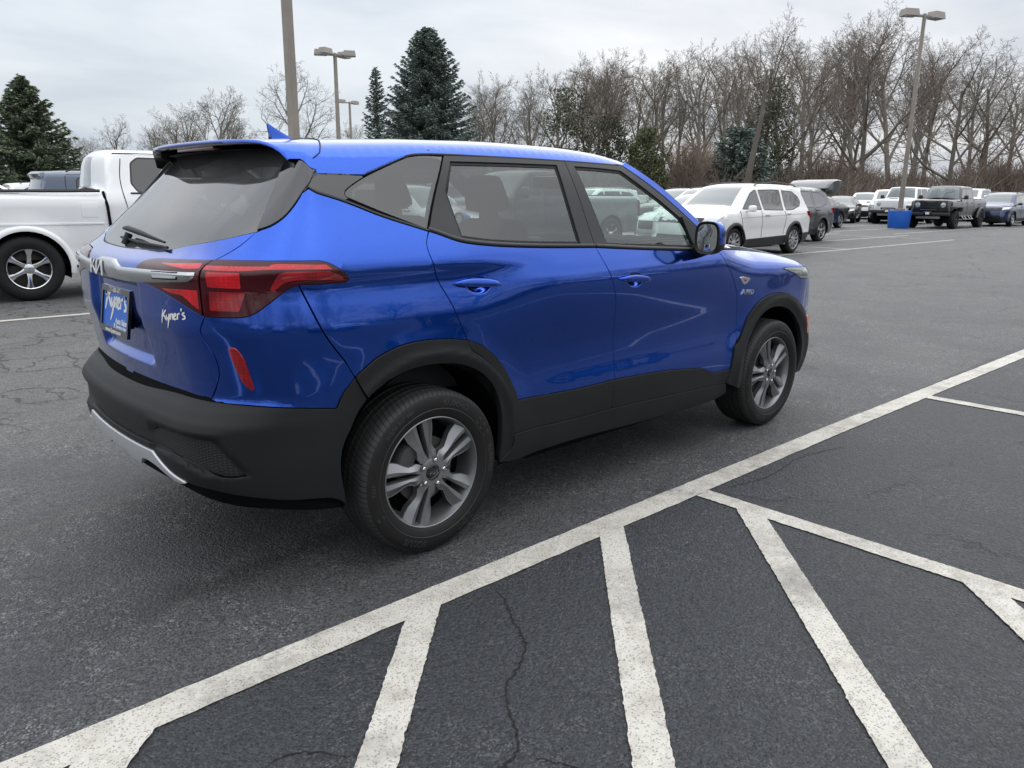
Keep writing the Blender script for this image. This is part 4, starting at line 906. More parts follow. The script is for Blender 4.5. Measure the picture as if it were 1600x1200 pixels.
rs=loop([(-.338,1.4702),(-.1562,1.4688)],[(-.1562,1.4688),(-.0233,1.5152),(.0676,1.5443),(.1339,1.5524)],[(.1339,1.5524),(.1339,float(ZE(.1339)))],[(x,float(ZE(x))) for x in (.1339,.0676,-.023,-.156,-.338)],[(-.338,1.518),(-.338,1.4702)])
panel('roof_side',car,BLUE,rs,off=0,thick=.01,gap=0,grid=.02,rim=False)
# headliner
hp=loop([(-.42,0),(-.42,.5),(-.3,.6)],[(-.3,.6),(.3,.62),(1.33,.62)],[(1.33,.62),(1.35,0)],[(1.35,0),(-.42,0)],step=.1)
def hl(x,t): 
    p=roof(x,t*.97); p[...,2]-=.035; return p
LINER=mat('grey_headliner',(.30,.30,.30),.9); panel('headliner',car,LINER,hp,fn=hl,mode='join',gap=0,grid=.1,rim=False,nsign=-1)
# shark fin aerial
fn_=MB(); V=[];F=[]; m=14
prof=[(-.165,.004,.0),(-.172,.03,.012),(-.178,.062,.022),(-.170,.072,.026),(-.150,.066,.030),(-.11,.048,.033),(-.06,.028,.034),(-.01,.010,.026),(.025,.0,.008)]
zb=1.588
for i,(x,h,w) in enumerate([(-.176,.086,.001),(-.166,.084,.004),(-.150,.074,.007),(-.12,.058,.010),(-.09,.043,.012),(-.05,.027,.013),(-.01,.013,.012),(.02,.002,.008)]):
    hw=.030*(1-.25*i/7); pts=[(-1,0),( -.85,.06),(-.5,.25),(-.32,.55),(-.22,.85),(-.08,1.0),(.08,1.0),(.22,.85),(.32,.55),(.5,.25),(.85,.06),(1,0)]
    for a,b in pts: V.append((x+(1-b)*.02*(1 if i==0 else .0)+.0,a*hw,zb+.002+b*h+.008*(1-abs(a))))
n=12
F=[(i*n+k,(i+1)*n+k,(i+1)*n+k+1,i*n+k+1) for i in range(7) for k in range(n-1)]+[tuple(range(n))]
mkmesh('aerial_fin',np.array(V),F,BLUE,car,True,auto=40)
panel('windscreen_pillar',car,BLUE,loop(APIL,[(1.985,1.118),(2.03,1.128)],APILO[::-1],[(1.372,1.562),(1.3401,1.5429)]),off=.002,thick=.03,gap=.0012,grid=.04)
ap=np.array(catmull(APILO,.02)); AP=surf(ap[:,0],ap[:,1]); al=np.r_[0,np.cumsum(np.linalg.norm(np.diff(AP,axis=0),axis=1))]
def wind(l,v):
    l,v=np.broadcast_arrays(np.asarray(l,float),np.asarray(v,float)); x=np.interp(l,al,AP[:,0]);y=np.interp(l,al,AP[:,1]);z=np.interp(l,al,AP[:,2]); u=v/.65
    b=.07+.22*l/al[-1]; return np.stack([x+b*(1-u*u),y*u,z+.035*(1-u**4)],-1)
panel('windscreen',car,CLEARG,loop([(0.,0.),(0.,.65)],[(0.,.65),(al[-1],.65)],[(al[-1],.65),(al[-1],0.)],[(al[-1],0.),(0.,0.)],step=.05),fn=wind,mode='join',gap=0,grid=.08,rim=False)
# ---- fender, bonnet, front end
FT=[(1.985,1.105),(2.15,1.100),(2.3754,1.0960),(2.3588,1.0850)]
HG=[(2.03,1.1180),(2.20,1.1080),(2.40,1.0915),(2.60,1.0720),(2.80,1.0430),(2.92,1.020)]
fen=loop([(1.955,1.110),(1.99,1.116),(2.03,1.1180)],HG,[(2.92,1.02),(3.10,.985),(3.28,.955)],[(3.28,.955),(3.20,.925),(2.97,.908),(2.88,.905)],[(2.88,.905),(2.88,.905),(2.93,.80),(2.985,.690)],[(2.985,.690),(2.8799,.7737),(2.6857,.8307),(2.5259,.8342),(2.4037,.8063),(2.3004,.7312),(2.245,.6426),(2.192,.5879)],[(2.192,.5879),(2.192,.62)],F_LO[::-1])
HL=[(2.66,.9870),(2.75,.9800),(2.83,.9640),(2.8983,.9000)]
hlp=loop([(2.68,.980),(2.80,.9780),(2.95,.9700),(3.20,.955)],[(3.20,.955),(3.25,.900)],[(3.25,.900),(3.05,.893),(2.92,.903)],[(2.92,.903),(2.85,.934),(2.77,.9560),(2.68,.980)])
fen=loop([(1.955,1.110),(1.99,1.116),(2.03,1.1180)],HG,[(2.92,1.02),(3.05,.997),(3.20,.975),(3.42,.955),(3.52,.95)],[(3.52,.95),(3.52,.72)],[(3.52,.72),(3.30,.71),(3.10,.70),(2.99,.685)],[(2.985,.690),(2.8799,.7737),(2.6857,.8307),(2.5259,.8342),(2.4037,.8063),(2.3004,.7312),(2.245,.6426),(2.192,.5879)],[(2.192,.5879),(2.192,.62)],F_LO[::-1])
panel('fender',car,BLUE,fen,holes=[hlp],grid=.028)
panel('headlamp',car,mat('clear_lamp',(.30,.33,.33),.10,.5,1,.01),hlp,off=.003,thick=.02,grid=.03)
fb=loop([(2.985,.690),(3.10,.70),(3.30,.71),(3.52,.72)],[(3.52,.72),(3.52,.95),(3.7,.93),(SMAX,.93)],[(SMAX,.93),(SMAX,.24)],[(SMAX,.24),(3.3,.24),(3.05,.28)],[(3.05,.28),(3.07,.42),(3.045,.56),(2.985,.690)])
mk=loop([(2.985,.650),(3.030,.6470)],[(3.030,.6470),(3.052,.585),(3.050,.5260)],[(3.05,.526),(3.012,.5290)],[(3.012,.529),(3.005,.58),(2.985,.650)])
panel('front_bumper',car,BLUE,fb,mode='join',centre=SMAX,grid=.04)
panel('side_marker',car,mat('amber_lens',(.85,.16,.01),.25,0,1,.02),[(p[0]+.018,p[1]) for p in mk],off=.016,thick=.014,gap=0,grid=.02)
panel('grille',car,GBLACK,loop([(3.56,.90),(SMAX,.90)],[(SMAX,.90),(SMAX,.76)],[(SMAX,.76),(3.62,.76)],[(3.62,.76),(3.56,.90)]),off=.006,thick=.01,mode='join',centre=SMAX,grid=.05)
# bonnet bridge surface
hg=np.array(catmull(HG+[(3.05,.997),(3.20,.975),(3.42,.955),(3.70,.945)],.02)); HP=surf(hg[:,0],hg[:,1]); i_=np.argmax(HP[:,0]); hx=HP[:,0]
def hood(l,v):
    l,v=np.broadcast_arrays(np.asarray(l,float),np.asarray(v,float)); x=np.interp(l,hg[:,0],HP[:,0]);y=np.interp(l,hg[:,0],HP[:,1]);z=np.interp(l,hg[:,0],HP[:,2]); u=v/.7
    # bonnet rises a little from its edge
    k=np.clip((x-2.03)/.3,0,1); return np.stack([x+.25*(1-k)*(1-u*u)*0+ .0*x,y*u,z+.045*(1-u**4)*(1-sst(3.0,3.45,x)*.7)],-1)
panel('bonnet',car,BLUE,loop([(2.37,0.),(2.33,.25),(2.22,.48),(2.06,.70)],[(2.06,.70),(3.70,.70)],[(3.70,.70),(3.70,0.)],[(3.70,0.),(2.37,0.)],step=.05),fn=hood,mode='join',gap=.002,centre=None,grid=.05,rim=False,nsign=-1)
# side badges
V2,F=text2d('AWD',.052,bold=.002,sx=1.0)
def side_put(s0,z0,ks,kz,sh=0,sl=0):
    def f(u,v,off):
        s=s0+u*ks+v*sh; z=z0+v*kz+u*sl; P=surf(s,z); return P+fnormal(surf,s,z)*off
    return f
put('drive_badge',car,CHROME,V2,F,side_put(2.270,.8680,1.0,.72,.15,-.085),h=.005)
bm_=MB(); 
bdg=loop([(2.1648,.9590),(2.20,.9600),(2.2794,.9455)],[(2.2794,.9455),(2.25,.925),(2.2188,.9180),(2.19,.935),(2.1648,.959)],step=.01)
panel('fender_badge',car,CHROME,bdg,off=.005,thick=.006,gap=0,grid=.02)
panel('fender_badge',car,REDM,rounded([(2.200,.949),(2.245,.942),(2.222,.930)],.003),off=.0065,thick=.002,gap=0,grid=.02)
# ---- mirrors
for sg in (1,-1):
    mm=MB(); T=np.diag([1,sg,1.])
    # housing: swept super-ellipse sections from the glass face forward
    secs=[(1.650,1.0,1.0),(1.655,1.03,1.03),(1.670,1.04,1.04),(1.695,.99,1.01),(1.722,.88,.93),(1.745,.70,.78),(1.760,.42,.48),(1.764,.12,.15)]
    V=[];m=28
    cy,cz=-.985,1.198
    for (x,ky,kz) in secs:
        for k in range(m):
            a=2*math.pi*k/m; c_,s_=math.cos(a),math.sin(a); e=.62
            yy=.060*ky*abs(c_)**e*np.sign(c_); zz2=.080*kz*abs(s_)**e*np.sign(s_)
            V.append((x+.03*(-yy/.112)*.6*0+.05*(yy/.060)*-.3,(cy+.0+yy-.010*(x-1.66)/.2),cz+zz2+.006*(x-1.66)/.2))
    V=np.array(V)*[1,sg,1]; F=[(i*m+k,i*m+(k+1)%m,(i+1)*m+(k+1)%m,(i+1)*m+k) for i in range(len(secs)-1) for k in range(m)]
    F.append(tuple((len(secs)-1)*m+k for k in range(m)))
    mi=[0 if (V[f[0]][2]+V[f[2]][2])/2>cz-.030 and V[f[2]][0]>1.674 else 1 for f in F]
    if sg<0: F=[f[::-1] for f in F]
    mo=mkmesh('mirror',V,F,[BLUE,CLAD],car,True,mi,auto=60)
    gl_=[];
    for k in range(m):
        a=2*math.pi*k/m; c_,s_=math.cos(a),math.sin(a); gl_.append((1.660+.05*(.049*abs(c_)**.62*np.sign(c_)/.060)*-.3,(cy+.049*abs(c_)**.62*np.sign(c_)+.003),cz+.068*abs(s_)**.62*np.sign(s_)))
    rim_=[V[k] for k in range(m)]
    Vg=np.array(gl_)*[1,sg,1]; mkmesh('mirror_glass',Vg+[-.002,0,0],[tuple(range(m)) if sg<0 else tuple(range(m-1,-1,-1))],mat('mirror_silver',(.55,.60,.58),.02,1),mo,False)
    mkmesh('mirror_bezel',np.r_[np.array(rim_),Vg],[(k,(k+1)%m,(k+1)%m+m,k+m) for k in range(m)],CLAD,mo,True)
    ar=MB(); ar.tube(np.array([(1.78,-.80,1.125),(1.75,-.88,1.130),(1.72,-.95,1.145)])*[1,sg,1],[.055,.042,.035],12); ar.build('mirror_arm',[CLAD],mo)
panel('mirror_sail',car,CLAD,rounded([(1.690,1.300),(1.985,1.118),(1.955,1.112),(1.728,1.125)],.012),off=.010,thick=.012,gap=0,grid=.03)
# ---- interior
SEAT=mat('charcoal_seat_cloth',(.035,.036,.040),.8,bump=(300,.2,.001)); DASH=mat('dashboard',(.05,.055,.055),.6)
it=MB()
it.box((1.3,0,.36),(1.6,1.56,.08),0); it.build('floor_pan',[DARK],car,smooth=False)
def seat(x,y,w,nm='seat',bench=False):
    s=MB(); s.box((x,y,.66),(.50,w,.16),0,.05); 
    T=Matrix.Translation((x-.23,y,.72))@Matrix.Rotation(math.radians(-16),4,'Y')
    s.box((0,0,.28),(.13,w*.96,.62),0,.055,np.array(T),taper=(.9,.86))
    if not bench: s.box((.02,w*.44,.24),(.12,.07,.46),0,.03,np.array(T)); s.box((.02,-w*.44,.24),(.12,.07,.46),0,.03,np.array(T))
    so_=s.build(nm,[SEAT],car,auto=50)
    for yy in ([0] if not bench else [-.42,0,.42]):
        h=MB(); h.box((0.01,yy,.71),(.10,.26 if not bench else .24,.17 if not bench else .11),0,.05,np.array(T),taper=(.85,.8)); h.tube(np.array([(0,yy-.05,.56),(0,yy-.05,.68)]),.006,6,0,np.array(T)); h.tube(np.array([(0,yy+.05,.56),(0,yy+.05,.68)]),.006,6,0,np.array(T)); h.build('headrest',[SEAT],so_,auto=50)
seat(1.12,-.38,.50); seat(1.12,.38,.50); seat(.20,0,1.28,'rear_seat',True)
cw=MB()
for a_,b_ in zip(np.linspace(-.70,.64,12),np.linspace(-.64,.70,12)):
    k_=1-(abs((a_+b_)/2)/.72)**2; cw.box((1.99+.17*k_,(a_+b_)/2,1.120+.012*k_),(.30+.16*k_,abs(b_-a_)+.002,.03),0)
cw.build('cowl_panel',[DARK],car,smooth=False)
d=MB(); d.prism([(1.62,.95),(1.66,1.075),(1.80,1.10),(2.05,1.10),(2.1,.60),(1.72,.60)],-.72,.72,'xz'); d.box((1.66,.38,1.12),(.10,.34,.06),0,.03); d.build('dashboard',[DASH],car,auto=40)
sw=MB(); a=np.linspace(0,2*math.pi,33); T=Matrix.Translation((1.47,.38,1.04))@Matrix.Rotation(math.radians(-68),4,'Y')
sw.tube(np.stack([.185*np.cos(a),.185*np.sin(a),0*a],1),.014,8,0,np.array(T)); sw.box((0,0,-.01),(.14,.12,.05),0,.02,np.array(T)); sw.box((0,0,0),(.02,.36,.02),0,.006,np.array(T)); sw.tube([(1.48,.38,1.02),(1.72,.38,.95)],.03,8); sw.build('steering_wheel',[DASH],car)
rm=MB(); rm.box((1.52,0,1.47),(.03,.24,.07),0,.014); rm.tube([(1.53,0,1.48),(1.60,0,1.55)],.010,6); rm.build('interior_mirror',[GBLACK],car)
# door cards and parcel area seen through the glass
panel('door_card',car,mat('door_card',(.20,.215,.21),.6),loop([(.48,.42),(2.0,.42)],[(2.0,.42),(1.95,1.105)],[(1.95,1.105),(.97,1.166),(.3,1.20),(-.0,1.27),(-.35,1.38)],[(-.35,1.38),(-.35,.88),(.3,.88),(.48,.42)],step=.1),off=-.030,gap=0,thick=.01,grid=.1,rim=False,nsign=1)
bt=MB(); bt.box((-.38,0,1.02),(.62,1.3,.02),0,.008); bt.build('parcel_shelf',[DARK],car)
# ---- wheels
ALLOY=mat('grey_alloy',(.27,.275,.285),.34,.75); TYRE=mat('tyre_rubber',(.012,.012,.013),.60,spec=.35)
RUBT=mat('tyre_lettering',(.024,.024,.025),.5)
def _tyre_nodes(m):
    t=m.node_tree; b=t.nodes['Principled BSDF']; tc_=t.nodes.new('ShaderNodeTexCoord'); sx=t.nodes.new('ShaderNodeSeparateXYZ'); t.links.new(tc_.outputs['Object'],sx.inputs[0])
    def M(op,a,b_=None,c=None):
        n=t.nodes.new('ShaderNodeMath'); n.operation=op
        for i,v in enumerate((a,b_,c)):
            if v is None: continue
            if isinstance(v,(int,float)): n.inputs[i].default_value=v
            else: t.links.new(v,n.inputs[i])
        return n.outputs[0]
    ang=M('ARCTAN2',sx.outputs[2],sx.outputs[0]); ay=M('ABSOLUTE',sx.outputs[1])
    # sipes: slanted saw along the circumference, deeper on the shoulder
    ph=M('ADD',M('MULTIPLY',ang,92/(2*math.pi)),M('MULTIPLY',sx.outputs[1],16.0)); fr=M('FRACT',ph); w=M('LESS_THAN',M('ABSOLUTE',M('SUBTRACT',fr,.5)),.085)
    r=M('SQRT',M('ADD',M('MULTIPLY',sx.outputs[0],sx.outputs[0]),M('MULTIPLY',sx.outputs[2],sx.outputs[2])))
    tread=M('GREATER_THAN',r,.3135); hgt=M('MULTIPLY',w,tread)
    bp=t.nodes.new('ShaderNodeBump'); bp.invert=True; bp.inputs['Strength'].default_value=.9; bp.inputs['Distance'].default_value=.004; t.links.new(hgt,bp.inputs['Height']); t.links.new(bp.outputs[0],b.inputs['Normal'])
    n=t.nodes.new('ShaderNodeTexNoise'); n.inputs['Scale'].default_value=30; n.inputs['Detail'].default_value=5; t.links.new(tc_.outputs['Object'],n.inputs['Vector'])
    mx=t.nodes.new('ShaderNodeMix'); mx.data_type='RGBA'; mx.inputs[6].default_value=(.006,.006,.0065,1); mx.inputs[7].default_value=(.014,.0135,.013,1); t.links.new(n.outputs[0],mx.inputs[0])
    mt=t.nodes.new('ShaderNodeMix'); mt.data_type='RGBA'; mt.inputs[7].default_value=(.034,.034,.034,1); t.links.new(tread,mt.inputs[0]); t.links.new(mx.outputs[2],mt.inputs[6]); mx=mt
    m2=t.nodes.new('ShaderNodeMix'); m2.data_type='RGBA'; m2.inputs[7].default_value=(.003,.003,.003,1); t.links.new(hgt,m2.inputs[0]); t.links.new(mx.outputs[2],m2.inputs[6]); t.links.new(m2.outputs[2],b.inputs['Base Color'])
_tyre_nodes(TYRE)
# profile of the tyre section (axial from outer face, radius); outer face y=-.108, inner +.108
RT=.334
tp=[(-.078,.221),(-.090,.226),(-.099,.238),(-.106,.262),(-.1075,.283),(-.1045,.303),(-.0985,.314),(-.0955,.3175),(-.0915,.3225),(-.0830,.3285)]
for y0 in (-.054,-.018,.018,.056): tp+=[(y0-.0052,.3335 if abs(y0)<.04 else .3320),(y0-.0040,.3265),(y0+.0040,.3265),(y0+.0052,.3335 if abs(y0)<.04 else .3320)]
tp=[(a if a<.04 else .085 if a<.05 else a*1.28,b) for a,b in tp]; tp+=[(-a*1.30,b) for a,b in tp[9::-1]]
def tyre(parent):
    m=MB(); m.lathe(tp,96); o=m.build('tyre',[TYRE],parent,auto=48)
    def arc_text(st,size,r,a0,flip=False,sx=1.1):
        V2,F=text2d(st,size,bold=.0012,sx=sx); 
        th=math.radians(a0)-V2[:,0]/r*(1 if not flip else -1); rr=r+V2[:,1]*(1 if not flip else -1)
        y=-np.interp(rr,[.226,.238,.262,.283,.303],[.090,.099,.106,.1075,.1045])-.0006
        P=np.stack([rr*np.cos(th),y,rr*np.sin(th)],1); mkmesh('tyre_lettering',P,F,RUBT,o,False)
    arc_text('SOLUS',.036,.287,248,False); arc_text('KUMHO',.034,.287,68,False); arc_text('KUMHO',.03,.287,0,False); arc_text('215/55 R17 94V',.021,.288,125,False)
    for a0 in (300,180): arc_text('TA31',.02,.287,a0,False)
    # moulded blocks and rim-protector ridge
    b=MB()
    for a0 in (38,31,24,-66,-59,-52,205):
        a=np.radians(np.linspace(a0-1.6,a0+1.6,4)); V=[];
        for t_ in a:
            for rr in (.268,.300): V.append((rr*math.cos(t_),-np.interp(rr,[.262,.283,.303],[.106,.1075,.1045])-.0009,rr*math.sin(t_)))
        b.add(V,[(2*i,2*i+1,2*i+3,2*i+2) for i in range(3)])
    b.lathe([(-.1062,.260),(-.1078,.262),(-.1065,.264)],96); b.build('tyre_moulding',[RUBT],o)
    return o
def hero_wheel(x,y,sg,first=None):
    w=MB()
    w.lathe([(-.083,.2185),(-.0905,.2215),(-.0925,.2240),(-.0905,.2275),(-.084,.2285)],96)
    w.lathe([(-.083,.2185),(-.070,.2130),(-.052,.2085),(.00,.2015),(.05,.1995),(.075,.205),(.085,.224)],96)
    # five twin spokes
    st=[(.040,.000,.030,-.086,-.086),(.060,.000,.040,-.085,-.084),(.078,.006,.046,-.083,-.080),(.092,.0085,.040,-.0815,-.077),(.108,.0095,.037,-.080,-.074),(.130,.0105,.047,-.079,-.071),(.155,.0115,.060,-.0785,-.069),(.180,.013,.0675,-.079,-.069),(.200,.0135,.070,-.080,-.0705),(.2185,.014,.0735,-.0815,-.073)]
    for k in range(5):
        th=math.radians(33.5+72*k); cr,sr=math.cos(th),math.sin(th)
        for s_ in (1,-1):
            V=[]
            for (r,t0,t1,y0,y1) in st:
                rid=t0+(t1-t0)*(.34 if r>.07 else .5); rk=.0035 if r>.07 else 0
                prof=[(t0,y0+.030),(t0,y0+.004),(t0+.0015,y0+.0005),(rid,y0-.001-rk),(t1-.003,y1+rk),(t1,y1+.003),(t1-.004,y1+.034)]
                for t,yy in prof:
                    rr=math.sqrt(max(r*r-t*t*.55,0)) if r>.2 else r
                    V.append((rr*cr-t*s_*sr,yy,rr*sr+t*s_*cr))
            m=7; n=len(st); F=[(i*m+j,i*m+j+1,(i+1)*m+j+1,(i+1)*m+j) for i in range(n-1) for j in range(m-1)]
            if s_<0: F=[f[::-1] for f in F]
            w.add(V,F)
    w.lathe([(-.050,.060),(-.086,.058),(-.0885,.052),(-.0885,.034),(-.086,.030)],60)
    wo_=w.build('wheel',[ALLOY],car,auto=28,loc=(x,y,.334))
    cc=MB(); cc.lathe([(-.080,.0335),(-.0900,.0330),(-.0925,.028),(-.0930,0.0001)],36); cap=cc.build('centre_cap',[GBLACK],wo_,auto=30)
    V2,F=bars(KIAL,.15); V2=V2-[.9,.5,0]; P=np.stack([V2[:,0]*.022,-.0945+0*V2[:,0],V2[:,1]*.016],1); P2=P+[0,.001,0]; mkmesh('cap_emblem',P,F,CHROME,cap,False)
    for k in range(5):
        th=math.radians(33.5+36+72*k+8); c=(.0525*math.cos(th),0,.0525*math.sin(th))
        l=MB(); l.lathe([(-.0890,.0145),(-.0905,.0140),(-.0905,.0120),(-.082,.0115)],18,'y',c,1); l.lathe([(-.083,.0095),(-.0935,.0085),(-.0960,.005),(-.0965,.0001)],6,'y',c,0); l.build('wheel_nut',[CHROME,ALLOY],wo_,auto=30)
    dk=MB(); dk.lathe([(-.02,.03),(-.03,.07),(-.031,.135),(-.022,.137),(-.020,.07)],48); dk.build('brake_disc',[mat('brake_steel',(.10,.097,.092),.5,.6)],wo_,auto=30)
    cl=MB(); 
    a=np.radians(np.linspace(115,165,9)) if x<1 else np.radians(np.linspace(15,65,9)); V=[]
    for t_ in a:
        for rr,yy in ((.085,-.045),(.085,-.058),(.145,-.058),(.155,-.045),(.155,.0),(.085,.0)): V.append((rr*math.cos(t_),yy,rr*math.sin(t_)))
    F=[(i*6+k,i*6+(k+1)%6,(i+1)*6+(k+1)%6,(i+1)*6+k) for i in range(8) for k in range(6)]+[tuple(range(6)),tuple(8*6+k for k in range(5,-1,-1))]
    cl.add(V,F); cl.build('brake_caliper',[mat('caliper_iron',(.10,.10,.10),.55,.5)],wo_,auto=40)
    bk=MB(); bk.lathe([(.02,.0),(.02,.19),(.0,.195)],40); bk.build('brake_backing',[DARK],wo_)
    tyre(wo_); wo_.rotation_euler=(0,math.radians(0),0 if sg>0 else math.pi)
    return wo_
w0=hero_wheel(0,-.786,1); w1=hero_wheel(2.63,-.786,1)
for w_ in (w0,w1):
    c=copy_tree(w_,car); c.location=(w_.location.x,.786,.334); c.rotation_euler=(0,0,math.pi)
# wheel wells
for xc in (0.0,2.63):
    for sg in(1,-1):
        wl=MB(); a=np.radians(np.linspace(-12,192,28)); V=[]
        for t_ in a:
            for yy in (-.845,-.52): V.append((xc+.398*math.cos(t_),sg*yy,.365+.398*math.sin(t_)))
        V+=[(xc,sg*-.52,.37)]; n=len(a); F=[(2*i,2*i+1,2*i+3,2*i+2) for i in range(n-1)]+[(2*i+1,2*n,2*i+3) for i in range(n-1)]
        wl.add(V,F); wl.build('wheel_well_liner',[mat('liner_black',(.0035,.0035,.004),.85,spec=.1)],car)
un=MB(); un.box((1.31,0,.30),(1.5,1.62,.14),0,.03); un.box((-.35,0,.42),(.7,.95,.2),0,.05); un.box((2.9,0,.34),(.8,1.0,.14),0,.05); un.tube([(0,-.7,.33),(0,.7,.33)],.05,8); un.tube([(2.63,-.7,.33),(2.63,.7,.33)],.04,8)
un.build('underbody',[DARK],car)
# ================================================================== parked vehicles (generic builder)
def hz_y(px):
    a,b,c=r2[2],d2[2],fw[2]; return 600-f_*(c+a*(px-800)/f_)/b
def ground_at(px,depth,py=None):
    d=np.array([(px-800)/f_,(hz_y(px)+4-600)/f_,1.]); w=d[0]*r2+d[1]*d2+d[2]*fw
    return np.array([cx_,cy_])+w[:2]*depth
CAMZ=cz_
def height_for(px,ytop,depth): return CAMZ+(hz_y(px)-ytop)*depth/f_*1.0
def from_end(px,depth,deg,off):
    p=ground_at(px,depth); a=math.radians(deg); return (p[0]+off*math.cos(a),p[1]+off*math.sin(a))
def paint(name,col,metal=.3,rough=.35): return mat(name,col,rough,metal,1,.03)
WINM=mat('dark_window_glass',(.022,.027,.029),.05,0,1,.01); WSCR=mat('windscreen_glass',(.10,.125,.13),.04,0,1,.01)
PLAS=mat('black_bumper_plastic',(.02,.02,.021),.5); TY2=mat('plain_tyre',(.014,.014,.015),.7,spec=.3); RIMS=mat('silver_rim',(.50,.50,.52),.28,.85); RIMD=mat('dark_rim',(.05,.05,.055),.35,.7); RIMC=mat('polished_rim',(.72,.73,.74),.12,1)
HEAD=mat('headlamp_glass',(.50,.53,.54),.12,.5,1,.02); REDL=mat('rear_lamp_red',(.42,.010,.014),.22,0,1,.02); AMB=MATS.get('amber_lens'); GRL=mat('grille_black',(.010,.010,.011),.3)
BADGE=mat('badge_gold',(.60,.42,.14),.3,.6)
WHEELS={}
def simple_wheel(R,rr,style,width=.235):
    """returns a template object tree (kept once per style); axis y, face towards -y"""
    key=(R,rr,style)
    if key in WHEELS: return WHEELS[key]
    w=MB(); d=width/2
    rim={'silver':RIMS,'dark':RIMD,'chrome':RIMC,'steel':RIMS}[style]
    w.lathe([(-d+.012,rr),(-d-.002,rr-.006),(-d+.004,rr-.016),(-d+.05,rr-.03),(d-.03,rr-.03)],36)
    n={'silver':5,'dark':6,'chrome':6,'steel':10}[style]
    for k in range(n):
        th=2*math.pi*k/n+.3; c,s=math.cos(th),math.sin(th); V=[];
        tw=(.9 if style!='silver' else 1.0)
        for (r,t,y) in ((.05,.034,-d+.022),(.10,.024,-d+.012),(rr*.66,.026*tw,-d+.006),(rr-.012,.050*tw,-d+.004)):
            for tt,yy in ((-t,y+.03),(-t,y+.004),(0,y-.003),(t,y+.004),(t,y+.03)): V.append((r*c-tt*s,yy,r*s+tt*c))
        w.add(V,[(i*5+j,i*5+j+1,(i+1)*5+j+1,(i+1)*5+j) for i in range(3) for j in range(4)])
    w.lathe([(-d+.03,.065),(-d+.010,.060),(-d+.002,.035),(-d,.0001)],24)
    o=w.build('wheel',[rim],None,auto=35)
    t=MB(); t.lathe([(-d+.014,rr-.002),(-d-.002,rr+.02),(-d-.008,(rr+R)/2),(-d+.004,R-.035),(-d+.028,R-.008),(-d+.06,R),(-.035,R),(-.03,R-.008),(-.02,R-.008),(-.015,R),(.015,R),(.02,R-.008),(.03,R-.008),(.035,R),(d-.06,R),(d-.028,R-.008),(d,R-.04),(d,rr)],40)
    t.build('tyre',[TY2],o,auto=40)
    b=MB(); b.lathe([(-.01,.0001),(-.02,rr*.7),(.0,rr-.03)],24); b.build('brake_disc',[mat('rust_dark_steel',(.06,.055,.05),.6,.5)],o)
    WHEELS[key]=o; o['unused']=1; return o
def poly_top(x,P):
    return np.interp(x,P[:,0],P[:,1])
class Veh: pass
